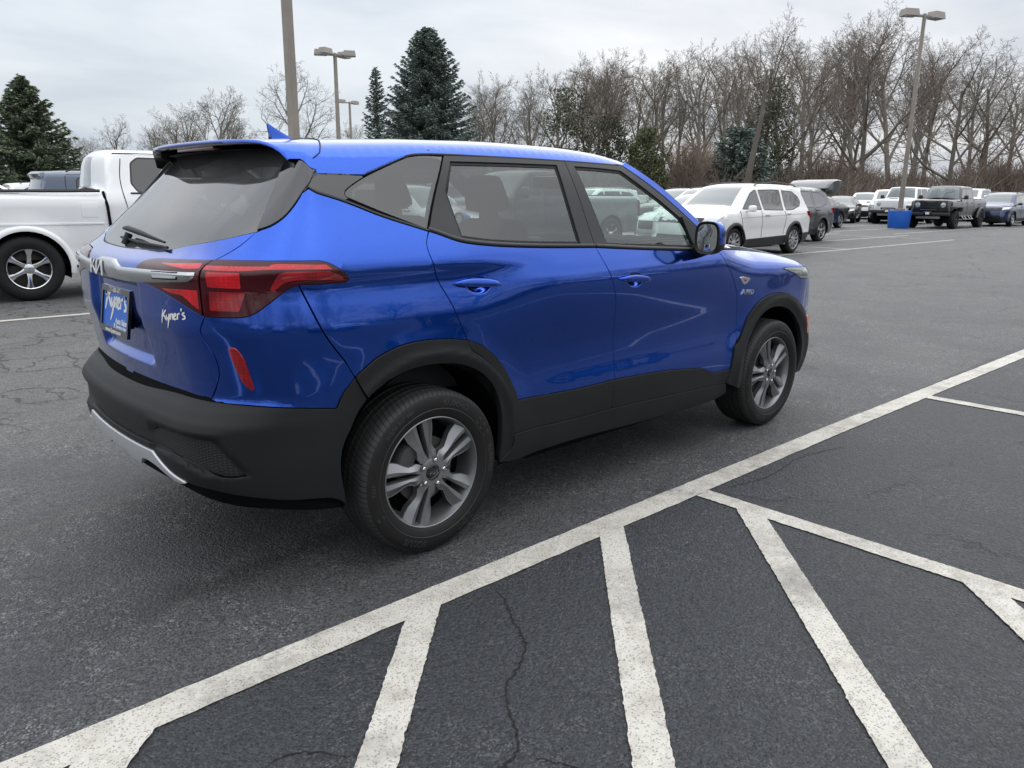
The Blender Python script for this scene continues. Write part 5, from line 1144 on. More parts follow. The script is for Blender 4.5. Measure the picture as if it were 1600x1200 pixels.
def vehicle(name,label,cat,group,loc,rz,S,col):
    """S: spec dict. local frame: x forward, y left; origin on the ground at the middle"""
    root=empty(name,(0,0,0),0,label,cat,group)
    sil=np.array(catmull(S['sil'],.06) if S.get('smooth',True) else S['sil'],float)
    i0,i1=int(np.argmin(sil[:,0])),int(np.argmax(sil[:,0]))
    top=sil[i0:i1+1]; o_=np.argsort(top[:,0],kind='stable'); topx,topz=top[o_,0],top[o_,1]
    rear=sil[:i0+1]; 
    allr=sil[sil[:,0]<S['xr']+.6]; allf=sil[sil[:,0]>S['xf']-.6]
    def zt(x): return np.interp(x,topx,topz)
    # rear and front outline as x(z)
    ra=sil[:np.argmax(sil[:,1]>S['belt']+.02)+1]; rz_,rx_=ra[:,1],ra[:,0]
    fa=sil[len(sil)-np.argmax((sil[:,1]>S['hoodz']-.1)[::-1])-1:]; fz_,fx_=fa[::-1,1],fa[::-1,0]
    hw,hr=S['hw'],S['hr']; belt,H=S['belt'],S['H']
    prof=pch([.15,.30,.45,.62,.80,belt-.12,belt,belt+.10,H-.08,H+.1],[hw-.07,hw-.035,hw-.012,hw-.016,hw,hw-.004,hw-.030,hw-.075,hr+.02,hr-.05])
    rt_,re_=S.get('rt',.07),S.get('re',.20)
    def Wv(x,z):
        x=np.asarray(x,float); z=np.asarray(z,float); w=prof(z)
        w=w-S.get('tap',.022)*(np.abs(x)/(S['L']/2))**3*2
        for a in (S['ax'][0],S['ax'][1]):
            r=np.hypot(x-a,z-S['R']); w=w+S.get('flare',.015)*(1-sst(S['R']+.08,S['R']+.30,r))
        dz=np.clip((zt(x)-z)/rt_,0,1); w=w-rt_*.9*(1-np.sqrt(np.maximum(1-(1-dz)**2,0)))
        xr_=np.interp(z,rz_,rx_); xf_=np.interp(z,fz_,fx_)
        e=np.where(z<belt,re_,re_*.5); d=np.clip((x-xr_)/e,0,1); w=w-e*.75*(1-np.sqrt(np.maximum(1-(1-d)**2,0)))
        ef=np.where(z<S['hoodz'],S.get('fe',.34),.1); d=np.clip((xf_-x)/ef,0,1); w=w-ef*.72*(1-np.sqrt(np.maximum(1-(1-d)**2,0)))*(z<S['hoodz']+.05)
        return np.maximum(w,.2)
    def sfn(x,z): w=Wv(x,z); x,z,w=np.broadcast_arrays(np.asarray(x,float),np.asarray(z,float),w); return np.stack([x,-w,z],-1)
    P_=S.get('paintname'); body=paint(*col) if isinstance(col,tuple) else col
    R=S['R']; ra_=R+S.get('archgap',.055)
    # side outline with arch openings
    zb=S['zb']; a0,a1=sorted(S['ax'])
    bot=[]
    for a in (a0,a1):
        th0=math.asin(max(-1,min(1,(zb-R)/ra_))); t=np.linspace(math.pi-th0,th0,20); bot+= [(a+ra_*math.cos(q)*1.02,R+ra_*math.sin(q)) for q in t]
    outline=np.array([tuple(p) for p in sil]+[(S['xf']-.12,zb)]+bot[::-1]+[(S['xr']+.12,zb)])
    if area(outline)<0: outline=outline[::-1]
    wins=[rounded(w,.035,step=.07) for w in S['win']]; 
    dlo=rounded(S['dlo'],.05,step=.08) if 'dlo' in S else None
    holes=[]; regs=[]; rm=[0]
    if dlo is not None: regs.append(dlo); rm.append(1)
    for w in wins: regs.append(w); rm.append(1)
    for w in wins: regs.append(inset(w,S.get('wframe',.022))); rm.append(2)
    for c in S.get('clad',[]): regs.append(rounded(c,.02,step=.07)); rm.append(3)
    ms=[body,FRAME,S.get('winmat',WINM),PLAS]
    outs=panel('body_side',root,ms,outline,regs=regs,regmat=rm,fn=sfn,grid=.10,gap=0,thick=.03,rim=True,edge=.004)
    # shell strip following the silhouette
    v=np.array([-1,-.93,-.82,-.6,-.3,0,.3,.6,.82,.93,1]); V=[];MI=[];F=[]
    t=np.gradient(sil,axis=0); nrm_=np.stack([-t[:,1],t[:,0]],1); nrm_/=np.linalg.norm(nrm_,axis=1,keepdims=True)+1e-9
    if (nrm_[len(sil)//2]@np.array([0,1]))<0: nrm_=-nrm_
    nc=len(v)
    for (x,z),n_ in zip(sil,nrm_):
        w=float(Wv(x,z)); cr=(.035 if n_[1]>.8 else .085) if z>.25 else .02
        k=abs(n_[0]); cr=.03*(1-k)+.11*k if z<belt+.1 else .03*(1-k)+.06*k
        for vv in v: V.append((x+n_[0]*cr*(1-vv*vv),w*vv,z+n_[1]*cr*(1-abs(vv)**3)))
    for i in range(len(sil)-1):
        xm,zm=(sil[i]+sil[i+1])/2
        for j in range(nc-1):
            F.append((i*nc+j,(i+1)*nc+j,(i+1)*nc+j+1,i*nc+j+1)); m_=0; c=abs((v[j]+v[j+1])/2)
            for (xa,xb,za,zb_,cm,mi) in S.get('strip',[]):
                if xa<=xm<=xb and za<=zm<=zb_ and c<cm: m_=mi
            MI.append(m_)
    mkmesh('body_shell',V,F,[body,WSCR,S.get('winmat',WINM),PLAS,DARK],root,True,MI,auto=50)
    # floor
    fl=MB(); fl.box(((a0+a1)/2,0,zb+.05),(S['L']-.5,hw*2-.16,.06)); fl.box(((a0+a1)/2,0,zb-.02),(S['L']-1.6,.5,.16)); 
    for a in (a0,a1): fl.tube([(a,-hw+.15,R),(a,hw-.15,R)],.05,6)
    fl.build('underbody',[DARK],root)
    for a in (a0,a1):
        for sg in (1,-1):
            ar=MB()
            q=np.linspace(-.3,math.pi+.3,16); Vq=[]
            for w_ in q:
                for yy in (hw-.03,hw-.36): Vq.append((a+(ra_+.005)*math.cos(w_),sg*yy,R+(ra_+.005)*math.sin(w_)))
            Vq.append((a,sg*(hw-.36),R)); n=len(q); ar.add(Vq,[(2*i,2*i+1,2*i+3,2*i+2) for i in range(n-1)]+[(2*i+1,2*n,2*i+3) for i in range(n-1)]); ar.build('wheel_arch_liner',[DARK],root)
    # arch lip
    if S.get('lip'):
        for a in (a0,a1):
            q=np.linspace(-.15,math.pi+.15,22)
            for sg in (1,-1):
                lm=MB(); Vq=[]
                for w_ in q:
                    for rr,off in ((ra_-.012,-.02),(ra_-.012,.022),(ra_+.02,.026),(ra_+.055,.012),(ra_+.06,-.01)):
                        x=a+rr*math.cos(w_); z=R+rr*math.sin(w_); Vq.append((x,sg*-(float(Wv(x,z))+off+S['lip']*(rr<ra_+.03)),z))
                lm.add(Vq,[((i*5+j,i*5+j+1,(i+1)*5+j+1,(i+1)*5+j) if sg>0 else (i*5+j,(i+1)*5+j,(i+1)*5+j+1,i*5+j+1)) for i in range(21) for j in range(4)]); lm.build('wheel_arch_trim',[S.get('lipmat',PLAS)],root,auto=50)
    # wheels
    tw=simple_wheel(R,S['rr'],S['rim'],S.get('tw',.235))
    for a in (a0,a1):
        for sg in (1,-1):
            c=copy_tree(tw,root); 
            if 'unused' in c: del c['unused']
            c.location=(a,-sg*(hw-.125+S.get('poke',0)),R); c.rotation_euler=(0,random.uniform(0,6),0 if sg>0 else math.pi)
    # seams
    for s_ in S.get('seams',[]):
        c=np.array(catmull(s_,.08)); p=sfn(c[:,0],c[:,1])
        for sg in (1,-1): sm=MB(); q=p.copy(); q[:,1]*=sg; sm.tube(q,.006,4,cap=False); sm.build('panel_seam',[DARK],root)
    for (hx_,hz_) in S.get('handles',[]):
        for sg in (1,-1):
            h=MB(); y=float(Wv(hx_,hz_)); h.box((hx_,-sg*(y+.018),hz_),(.20,.03,.035),0,.012); h.build('door_handle',[S.get('handlemat',body)],root)
    # front face things: polygons in (y,z)
    def ffn(y,z):
        y=np.asarray(y,float);z=np.asarray(z,float); y,z=np.broadcast_arrays(y,z); x=np.interp(z,fz_,fx_)
        w=np.array(Wv(x,z)); u=np.clip(np.abs(y)/w,0,1); xx=x+.11*(1-u*u)
        # follow the rounded corner outside the strip
        over=np.clip(np.abs(y)-w,0,1); ef=S.get('fe',.34); full=prof(z)-.01; t_=np.clip(over/np.maximum(full-w,.01),0,1); xx=xx-ef*(1-np.sqrt(np.maximum(1-t_**2,0)))*.9
        return np.stack([xx,y,z],-1)
    def rfn(y,z):
        y=np.asarray(y,float);z=np.asarray(z,float); y,z=np.broadcast_arrays(y,z); x=np.interp(z,rz_,rx_)
        w=np.array(Wv(x,z)); u=np.clip(np.abs(y)/w,0,1); xx=x-.11*(1-u*u)
        over=np.clip(np.abs(y)-w,0,1); full=prof(z)-.01; t_=np.clip(over/np.maximum(full-w,.01),0,1); xx=xx+re_*(1-np.sqrt(np.maximum(1-t_**2,0)))*.9
        return np.stack([xx,y,z],-1)
    for (nm,m_,poly,off,mode) in S.get('front',[]):
        p=rounded(poly,.02,step=.06)
        if mode=='both': panel(nm,root,m_,p,fn=ffn,off=off,thick=.02,gap=0,grid=.07,mode='both',nsign=1)
        else: panel(nm,root,m_,p,fn=ffn,off=off,thick=.02,gap=0,grid=.07,mode='R',nsign=1)
    for (nm,m_,poly,off,mode) in S.get('rear',[]):
        p=rounded(poly,.02,step=.06); panel(nm,root,m_,p,fn=rfn,off=off,thick=.02,gap=0,grid=.07,mode='both' if mode=='both' else 'R',nsign=-1)
    for (nm,m_,poly,off) in S.get('side',[]):
        panel(nm,root,m_,rounded(poly,.015,step=.06),fn=sfn,off=off,thick=.015,gap=0,grid=.07)
    if 'mirror' in S:
        mx_,mz_=S['mirror']; 
        for sg in (1,-1):
            m=MB(); y=float(Wv(mx_-.05,belt)); m.box((mx_,-sg*(y+.13),mz_),(.11,.20,.145*S.get('ms',1)),0,.045,taper=(.9,.9)); m.tube([(mx_+.02,-sg*(y-.05),mz_-.06),(mx_,-sg*(y+.08),mz_-.04)],.025,6); m.build('mirror',[S.get('mirmat',body)],root,auto=60)
    if 'rails' in S:
        xa,xb,zr=S['rails']
        for sg in (1,-1):
            m=MB(); y=S['hr']-.04; m.tube([(xa,sg*y,float(zt(xa))-.0),(xa+.12,sg*y,float(zt(xa))+.045),((xa+xb)/2,sg*y,float(zt((xa+xb)/2))+.06),(xb-.12,sg*y,float(zt(xb))+.045),(xb,sg*y,float(zt(xb))-.0)],.016,6); m.build('roof_rail',[zr],root)
    root.location=(loc[0],loc[1],0); root.rotation_euler=(0,0,rz)
    root['_L']=S['L']; del root['_L']
    fn_pack=Veh(); fn_pack.root=root; fn_pack.W=Wv; fn_pack.zt=zt; fn_pack.body=body; fn_pack.sfn=sfn; fn_pack.ffn=ffn; fn_pack.rfn=rfn
    return fn_pack
def suv_spec(**k):
    S=dict(L=4.70,xr=-2.36,xf=2.36,H=1.67,hw=.92,hr=.66,belt=1.04,hoodz=1.08,ax=(-1.37,1.42),R=.35,rr=.24,rim='silver',zb=.24,
      sil=[(-2.22,.26),(-2.31,.36),(-2.36,.55),(-2.35,.80),(-2.31,.98),(-2.26,1.08),(-2.14,1.34),(-2.06,1.50),(-2.10,1.585),(-1.90,1.625),(-1.3,1.665),(-.6,1.68),(0,1.67),(.35,1.63),(.58,1.565),(.90,1.37),(1.27,1.125),(1.55,1.085),(1.95,1.01),(2.18,.93),(2.30,.80),(2.35,.62),(2.34,.40),(2.24,.26)],
      win=[[(1.10,1.10),(.60,1.47),(.38,1.545),(.30,1.545),(.22,1.08),(.60,1.085)],[(.14,1.075),(.22,1.545),(-.40,1.56),(-.80,1.555),(-.80,1.06)],[(-.90,1.06),(-.90,1.55),(-1.45,1.525),(-1.72,1.40),(-1.80,1.28),(-1.70,1.16),(-1.30,1.075)]],
      strip=[(.52,1.24,1.13,1.60,.84,1),(-2.26,-2.07,1.10,1.50,.83,2),(-2.5,-2.2,.2,.50,1.1,3),(2.2,2.5,.2,.42,1.1,3)],
      clad=[[(-.92,.24),(-.92,.42),(.98,.40),(.98,.24)]],lip=.01,
      seams=[[(.27,1.06),(.25,.8),(.24,.45)],[(-.85,1.05),(-.88,.85),(-.80,.5)],[(1.20,1.06),(1.14,.8),(1.08,.55)]],
      handles=[(.02,.97),(-1.02,.99)],mirror=(.92,1.12),rails=(-1.75,.25,FRAME),
      front=[('grille',GRL,[(-.55,.78),(.55,.78),(.60,.93),(-.60,.93)],.012,'one'),('headlamp',HEAD,[(-.60,.80),(-.88,.86),(-.90,.96),(-.60,.93)],.016,'both'),('lower_grille',GRL,[(-.62,.36),(.62,.36),(.56,.54),(-.56,.54)],.010,'one')],
      rear=[('tail_lamp',REDL,[(-.55,.92),(-.90,.88),(-.90,1.06),(-.55,1.02)],.014,'both'),('rear_plate',WHITE,[(-.16,.80),(.16,.80),(.16,.92),(-.16,.92)],.012,'one')],
      side=[('tail_lamp',REDL,[(-2.22,.90),(-2.05,.92),(-2.02,1.03),(-2.20,1.05)],.008)])
    S.update(k); return S
def sedan_spec(**k):
    S=suv_spec(L=4.75,xr=-2.38,xf=2.40,H=1.43,hw=.91,hr=.60,belt=.92,hoodz=.93,ax=(-1.38,1.42),R=.335,rr=.235,
      sil=[(-2.24,.26),(-2.33,.36),(-2.38,.60),(-2.36,.84),(-2.30,.99),(-2.05,1.03),(-1.75,1.06),(-1.35,1.22),(-.95,1.37),(-.5,1.425),(0,1.43),(.30,1.39),(.55,1.30),(.90,1.12),(1.22,.955),(1.6,.90),(2.05,.81),(2.28,.70),(2.37,.55),(2.36,.38),(2.25,.26)],
      win=[[(1.05,.95),(.62,1.20),(.36,1.315),(.14,1.32),(.10,.94)],[(.02,.94),(.05,1.33),(-.45,1.335),(-.78,1.27),(-.78,.93)],[(-.86,.93),(-.86,1.24),(-1.30,1.04),(-1.38,.97)]],
      strip=[(.45,1.16,.97,1.36,.84,1),(-1.72,-1.02,1.08,1.36,.83,2)],clad=[],lip=0,rails=None,
      seams=[[(.06,.92),(.05,.7),(.05,.35)],[(-.82,.92),(-.90,.75),(-.82,.45)],[(1.15,.92),(1.10,.7),(1.05,.4)]],handles=[(-.12,.83),(-1.05,.85)],mirror=(.86,.98),
      front=[('grille',GRL,[(-.48,.45),(.48,.45),(.55,.68),(-.55,.68)],.012,'one'),('headlamp',HEAD,[(-.60,.62),(-.88,.68),(-.86,.77),(-.60,.71)],.016,'both')],
      rear=[('tail_lamp',REDL,[(-.50,.80),(-.88,.78),(-.86,.92),(-.52,.93)],.014,'both')],side=[])
    del S['rails']; S.update(k); return S
def pickup_spec(**k):
    S=suv_spec(L=6.20,xr=-3.30,xf=2.93,H=1.94,hw=1.00,hr=.74,belt=1.30,hoodz=1.30,ax=(-2.10,1.92),R=.415,rr=.262,rim='chrome',tw=.28,zb=.44,archgap=.075,flare=.02,rt=.055,re=.08,fe=.30,tap=.012,
      sil=[(-3.26,.50),(-3.30,.62),(-3.295,1.30),(-3.25,1.355),(-2.9,1.365),(-1.13,1.385),(-1.09,1.40),(-1.055,1.60),(-1.01,1.84),(-.93,1.915),(-.5,1.94),(.2,1.945),(.62,1.91),(.80,1.85),(1.12,1.60),(1.45,1.375),(1.75,1.345),(2.35,1.30),(2.75,1.22),(2.88,1.10),(2.93,.85),(2.92,.58),(2.85,.46)],
      win=[[(1.30,1.40),(.92,1.69),(.66,1.83),(.44,1.845),(.42,1.36)],[(.33,1.375),(.33,1.85),(-.62,1.855),(-.72,1.78),(-.76,1.50),(-.68,1.375)]],
      strip=[(.74,1.42,1.40,1.88,.86,1),(-1.07,-1.0,1.46,1.84,.40,2),(-3.27,-1.12,1.34,1.42,.93,4)],clad=[],lip=0,
      seams=[[(.37,1.85),(.37,1.2),(.34,.9),(.32,.52)],[(-.83,1.83),(-.88,1.55),(-.86,1.25),(-.80,1.0),(-.62,.82),(-.60,.52)],[(1.38,1.36),(1.34,1.0),(1.30,.55)],[(-.92,1.90),(-.3,1.905),(.60,1.875),(.80,1.80)]],
      handles=[(.18,1.17),(-.66,1.18)],mirror=(1.12,1.44),ms=1.7,rear=[('tail_lamp',REDL,[(-.86,.86),(-.985,.86),(-.985,1.27),(-.86,1.27)],.014,'both')],
      front=[('grille',GRL,[(-.62,.80),(.62,.80),(.62,1.17),(-.62,1.17)],.014,'one'),('headlamp',HEAD,[(-.66,.95),(-.94,.98),(-.94,1.14),(-.66,1.15)],.018,'both'),('bumper',CHROME,[(-.93,.56),(.93,.56),(.95,.78),(-.95,.78)],.05,'one')],
      side=[])
    del S['rails']; S.update(k); return S
GR='cars parked in rows across the lot'
# --- white pickup behind the blue SUV
T1=vehicle('pickup_truck','white crew cab pickup with polished six spoke wheels behind the tail of the blue SUV','pickup truck',GR,(2.70,9.20),math.radians(-4),pickup_spec(lip=.004,lipmat=paint('white_truck_paint',(.86,.87,.88),0,.35),side=[('fuel_door',paint('white_truck_paint',(.86,.87,.88),0,.35),[(-1.42,1.06),(-1.22,1.06),(-1.22,1.25),(-1.42,1.25)],.004),('bed_crease',paint('white_truck_paint',(.86,.87,.88),0,.35),[(-3.15,.985),(-1.16,.985),(-1.16,.965),(-3.15,.965)],.010)]),('white_truck_paint',(.86,.87,.88),0,.35))
for sg in (1,-1):
    sp=MB(); c=np.array([(-1.115,1.39),(-1.10,1.2),(-1.09,.95),(-1.08,.60)]); p=T1.sfn(c[:,0],c[:,1]); p[:,1]-=.012; p[:,1]*=sg; sp.tube(p,.02,6,cap=False)
    c=np.array([(-3.27,1.375),(-1.16,1.395)]); p=T1.sfn(c[:,0],c[:,1]-.03); p[:,1]*=sg; p[:,2]+=.035; sp.build('cab_gap',[DARK],T1.root); sp=MB(); sp.tube(p,.022,6); sp.build('bed_rail_cap',[PLAS],T1.root)
for sg in (1,-1):
    m=MB(); p=T1.sfn(np.linspace(-.78,1.35,8),np.full(8,1.372)); p[:,1]=p[:,1]*sg; m.tube(p,.014,6); m.build('belt_moulding',[FRAME],T1.root)
    m=MB(); m.tube([(-.9,sg*-.94,.42),(1.2,sg*-.94,.42)],.045,8); m.build('side_step',[PLAS],T1.root)
# --- slate blue SUV beyond the pickup
T2=vehicle('suv','slate blue boxy SUV half hidden behind the bed of the white pickup','suv',GR,from_end(50,17.5,-3,2.35),math.radians(-3),suv_spec(L=4.9,xr=-2.44,xf=2.46,H=1.80,hw=.95,hr=.74,belt=1.13,hoodz=1.15,R=.37,rr=.24,ax=(-1.42,1.45),
    sil=[(-2.30,.30),(-2.40,.40),(-2.44,.60),(-2.43,.90),(-2.40,1.10),(-2.33,1.35),(-2.24,1.66),(-2.30,1.755),(-1.95,1.80),(-1.3,1.815),(-.6,1.82),(0,1.815),(.38,1.77),(.60,1.70),(.95,1.45),(1.25,1.22),(1.6,1.18),(2.0,1.12),(2.28,1.02),(2.40,.86),(2.45,.62),(2.43,.42),(2.30,.30)],
    win=[[(1.08,1.20),(.62,1.58),(.40,1.70),(.28,1.70),(.22,1.17)],[(.14,1.165),(.20,1.70),(-.80,1.71),(-.80,1.15)],[(-.92,1.15),(-.92,1.71),(-1.50,1.70),(-1.58,1.64),(-1.62,1.15)]],
    strip=[(.52,1.20,1.23,1.76,.86,1),(-2.42,-2.24,1.14,1.66,.86,2)],rails=(-1.75,.25,FRAME),
    seams=[[(-1.78,1.72),(-1.80,1.5),(-1.78,1.2)],[(.24,1.15),(.24,.5)],[(-.86,1.15),(-.86,.5)]]),('slate_blue_paint',(.07,.10,.15),.4,.35))
# --- white crossover right of the mirror
tig=suv_spec(front=[('grille',GRL,[(-.58,.80),(.58,.80),(.60,.91),(-.60,.91)],.012,'one'),('headlamp',HEAD,[(-.58,.79),(-.86,.84),(-.895,.98),(-.62,.92)],.016,'both'),('lower_grille',GRL,[(-.62,.36),(.62,.36),(.56,.54),(-.56,.54)],.010,'one')],rim='steel',
   side=[('tail_lamp',REDL,[(-2.24,.92),(-2.06,.93),(-2.03,1.03),(-2.22,1.05)],.008),('side_line',mat('seam_grey',(.45,.46,.46),.5),[(1.15,.905),(1.15,.915),(-2.0,.985),(-2.0,.973)],.002)])
tig['clad']=[[(-.94,.24),(-.94,.47),(.99,.42),(.99,.24)],[(-2.32,.24),(-2.33,.52),(-1.79,.50),(-1.79,.24)]]
T3=vehicle('crossover_suv','white crossover with silver multi spoke wheels, just beyond the mirror of the blue SUV','suv',GR,(15.56,7.26),math.pi,tig,('white_suv_paint',(.85,.85,.845),0,.35))
# --- grey SUV with its tailgate up
gs=suv_spec(L=4.65,H=1.62,rails=(-1.6,.2,FRAME)); del gs['rails']; gs['strip']=[(.52,1.24,1.13,1.60,.84,1),(-2.36,-2.04,.95,1.58,.86,4)]
T4=vehicle('suv_tailgate_up','dark grey SUV with raised tailgate parked behind the white crossover','suv',GR,(21.15,9.2),math.pi,gs,('grey_suv_paint',(.06,.066,.075),.5,.35))
hb=MB(); 
prof_=[(-1.85,1.66),(-2.00,1.78),(-2.25,1.90),(-2.60,1.95),(-2.95,1.93),(-3.20,1.85),(-3.24,1.80),(-3.02,1.78),(-2.75,1.66),(-2.55,1.50),(-2.42,1.47),(-2.20,1.58),(-1.90,1.61)]
Vh=[];nh=len(prof_)
for yy,k in ((-.72,.86),(-.66,1),(-.3,1.02),(.3,1.02),(.66,1),(.72,.86)):
    cx=sum(p[0] for p in prof_)/nh; cz=sum(p[1] for p in prof_)/nh
    for p in prof_: Vh.append((cx+(p[0]-cx)*k,yy,cz+(p[1]-cz)*k))
Fh=[(i*nh+j,i*nh+(j+1)%nh,(i+1)*nh+(j+1)%nh,(i+1)*nh+j) for i in range(5) for j in range(nh)]+[tuple(range(nh-1,-1,-1)),tuple(5*nh+j for j in range(nh))]
mkmesh('tailgate',Vh,Fh,[T4.body],T4.root,True,auto=30)
hb.tube([(-2.1,.6,1.5),(-2.6,.62,1.66)],.015,6); hb.build('gas_strut',[DARK],T4.root)
hb=MB(); hb.tube([(-2.1,-.6,1.5),(-2.6,-.62,1.66)],.015,6); hb.build('gas_strut',[DARK],T4.root)
hl_=MB(); hl_.box((-3.05,0,1.80),(.12,1.1,.05),0,.02); hl_.build('tail_lamp',[REDL],T4.root)
BLK=('black_sedan_paint',(.008,.008,.010),.2,.3)
T5=vehicle('sedan','black sedan seen from its side, right of the raised tailgate','car',GR,(32.7,13.8),math.pi,sedan_spec(rim='silver'),BLK)
T6=vehicle('sedan_second','black sedan facing the camera beside the white off roader','car',GR,(42.3,16.6),math.radians(198),sedan_spec(rim='dark'),('black_sedan_paint',(.008,.008,.010),.2,.3))
# grey blue pickup far
T7=vehicle('pickup_far','grey blue pickup facing left behind the two black sedans','pickup truck',GR,(42.0,20.2),math.radians(195),pickup_spec(rim='silver'),('grey_blue_paint',(.16,.19,.23),.4,.35))
off=suv_spec(L=4.6,H=1.83,hr=.72,R=.38,rim='dark',
   front=[('grille',GRL,[(-.42,.80),(.42,.80),(.46,1.00),(-.46,1.00)],.03,'one'),('grille_surround',CHROME,[(-.47,.77),(.47,.77),(.51,1.03),(-.51,1.03)],.015,'one'),('headlamp',HEAD,[(-.55,.80),(-.88,.84),(-.88,1.00),(-.58,1.00)],.018,'both'),('lower_grille',PLAS,[(-.80,.30),(.80,.30),(.74,.60),(-.74,.60)],.014,'one')])
off['sil']=[(p[0],p[1]*1.08) for p in off['sil']]; off['belt']=1.12; off['hoodz']=1.15; off['win']=[[(a,b*1.08) for a,b in w] for w in off['win']]; off['strip']=[(a,b,c*1.08,d*1.08,e,f) for a,b,c,d,e,f in off['strip']]
T8=vehicle('suv_front','white SUV with chrome framed dark grille facing the camera left of the blue barrel','suv',GR,(45.2,15.2),math.radians(200),off,('white_suv_paint',(.85,.85,.845),0,.35))
T9=vehicle('suv_behind','white SUV showing only its windscreen behind the chrome grilled white SUV','suv',GR,(51.0,19.0),math.radians(200),suv_spec(),('white_suv_paint',(.85,.85,.845),0,.35))
# ---- boxy off-roaders
def boxy(nm,label,cat,loc,rz,colr,pick=True,**k):
    S=dict(L=5.4 if pick else 4.7,xr=-2.75 if pick else -2.2,xf=2.45,H=1.90,hw=.90,hr=.70,belt=1.27,hoodz=1.27,ax=(-1.75 if pick else -1.3,1.74 if pick else 1.60),R=.415,rr=.235,rim='dark',tw=.30,zb=.55,archgap=.11,flare=0,rt=.05,re=.06,fe=.10,tap=0,poke=.10,smooth=False)
    rearp=[(-2.72,.66),(-2.75,.72),(-2.75,1.30),(-2.70,1.33),(-.98,1.33),(-.95,1.35),(-.92,1.84),(-.86,1.90)] if pick else [(-2.16,.60),(-2.2,.70),(-2.18,1.30),(-2.12,1.84),(-2.04,1.90)]
    S['sil']=rearp+[(0,1.92),(.52,1.905),(.60,1.87),(.86,1.345),(.92,1.31),(1.6,1.29),(2.1,1.265),(2.16,1.22),(2.17,.80),(2.12,.66)]
    S['xf']=2.17
    S['win']=[[(.78,1.34),(.55,1.82),(.12,1.82),(.12,1.34)],[(.02,1.34),(.02,1.82),(-.74,1.82),(-.74,1.34)]]+([] if pick else [[(-.90,1.34),(-.90,1.82),(-1.95,1.80),(-2.05,1.36)]])
    S['strip']=[(.58,.87,1.34,1.88,.90,1)]+([(-2.71,-.97,1.32,1.34,.9,4),(-.96,-.91,1.4,1.8,.85,2)] if pick else [(-2.2,-2.1,1.35,1.8,.8,2)])
    S['seams']=[[(.07,1.3),(.07,.62)],[(-.82,1.3),(-.82,.62)],[(.86,1.28),(.88,.62)]]; S['handles']=[(.18,1.17),(-.62,1.17)]; S['mirror']=(.74,1.42); S['ms']=1.3; S['mirmat']=PLAS
    S['front']=[]; S.update(k); T=vehicle(nm,label,cat,GR,loc,rz,S,colr); r=T.root
    g=MB()
    for i in range(7): g.box((2.225,(i-3)*.105,1.02),(.06,.055,.36),1,.02)
    g.box((2.20,0,1.03),(.06,1.42,.50),0,.05); g.build('grille',[T.body,mat('slot_black',(.004,.004,.004),.6)],r)
    for sg in (1,-1):
        h=MB(); h.lathe([(2.20,.115),(2.245,.112),(2.25,.09),(2.255,.0001)],24,'x',(0,sg*.55,1.06)); h.build('headlamp',[HEAD],r)
        f=MB(); f.box((1.72,sg*.98,.985),(.95,.26,.07),0,.03); f.box((2.12,sg*.98,.96),(.10,.26,.10),0,.03); f.box((1.26,sg*.98,.88),(.08,.26,.22),0,.03); f.build('front_fender',[S.get('fend',T.body)],r,auto=50)
        a=np.linspace(.1,math.pi-.05,14); ax=S['ax'][0]; f=MB(); f.tube([(ax+.52*math.cos(t),sg*.98,.415+.50*math.sin(t)) for t in a],.06,8); f.build('rear_fender',[S.get('fend',T.body)],r)
        am=MB(); am.box((2.165,sg*.98,.99),(.03,.16,.04),0,.01); am.build('indicator',[HEAD],r)
        fl=MB(); fl.lathe([(2.44,.055),(2.465,.05),(2.47,.0001)],16,'x',(0,sg*.52,.64)); fl.build('fog_lamp',[HEAD],r)
        st=MB(); st.box((0,sg*.98,.415),(1.3,.03,.03),0,.01); st.box((.45,sg*.98,.42),(.40,.10,.04),0,.015); st.tube([(.27,sg*.85,.60),(.27,sg*.98,.43)],.02,6); st.tube([(.63,sg*.85,.60),(.63,sg*.98,.43)],.02,6)
        st.box((-.42,sg*.98,.42),(.40,.10,.04),0,.015); st.tube([(-.6,sg*.85,.60),(-.6,sg*.98,.43)],.02,6); st.tube([(-.24,sg*.85,.60),(-.24,sg*.98,.43)],.02,6); st.build('side_step',[RIMS],r)
    b=MB(); b.box((2.38,0,.66),(.20,1.84,.15),0,.04); b.box((2.36,0,.50),(.10,1.05,.12),1,.03); b.tube([(2.3,-.35,.78),(2.42,-.35,.84),(2.42,.35,.84),(2.3,.35,.78)],.03,8); b.build('front_bumper',[PLAS,mat('grey_plate',(.22,.22,.22),.5,.4)],r,auto=50)
    p=MB(); p.box((2.49,0,.69),(.02,.34,.18),0,.004); p.box((2.503,0,.69),(.006,.16,.10),1,.03); p.build('front_plate',[GBLACK,WHITE],r)
    sc=MB(); sc.box((1.55,0,1.315),(.50,.62,.05),0,.025); sc.box((1.77,0,1.325),(.10,.42,.045),1,.01); sc.build('bonnet_scoop',[T.body,DARK],r)
    return T
J1=boxy('off_road_pickup','black off road pickup with seven slot grille facing the camera, right of the blue barrel','pickup truck',(39.5,10.2),math.pi,('black_jeep_paint',(.008,.008,.010),.2,.3),True,fend=mat('fender_grey',(.10,.10,.105),.45))
J2=boxy('off_road_suv','white square off roader with black grille behind the lamp post in the blue base','suv',(43.5,13.6),math.pi,('white_suv_paint',(.85,.85,.845),0,.35),False)
for o in list(J2.root.children):
    if o.name.startswith('grille'): bpy.data.objects.remove(o)
g=MB(); g.box((2.20,0,1.0),(.06,1.0,.34),0,.03); g.build('grille',[GRL],J2.root)
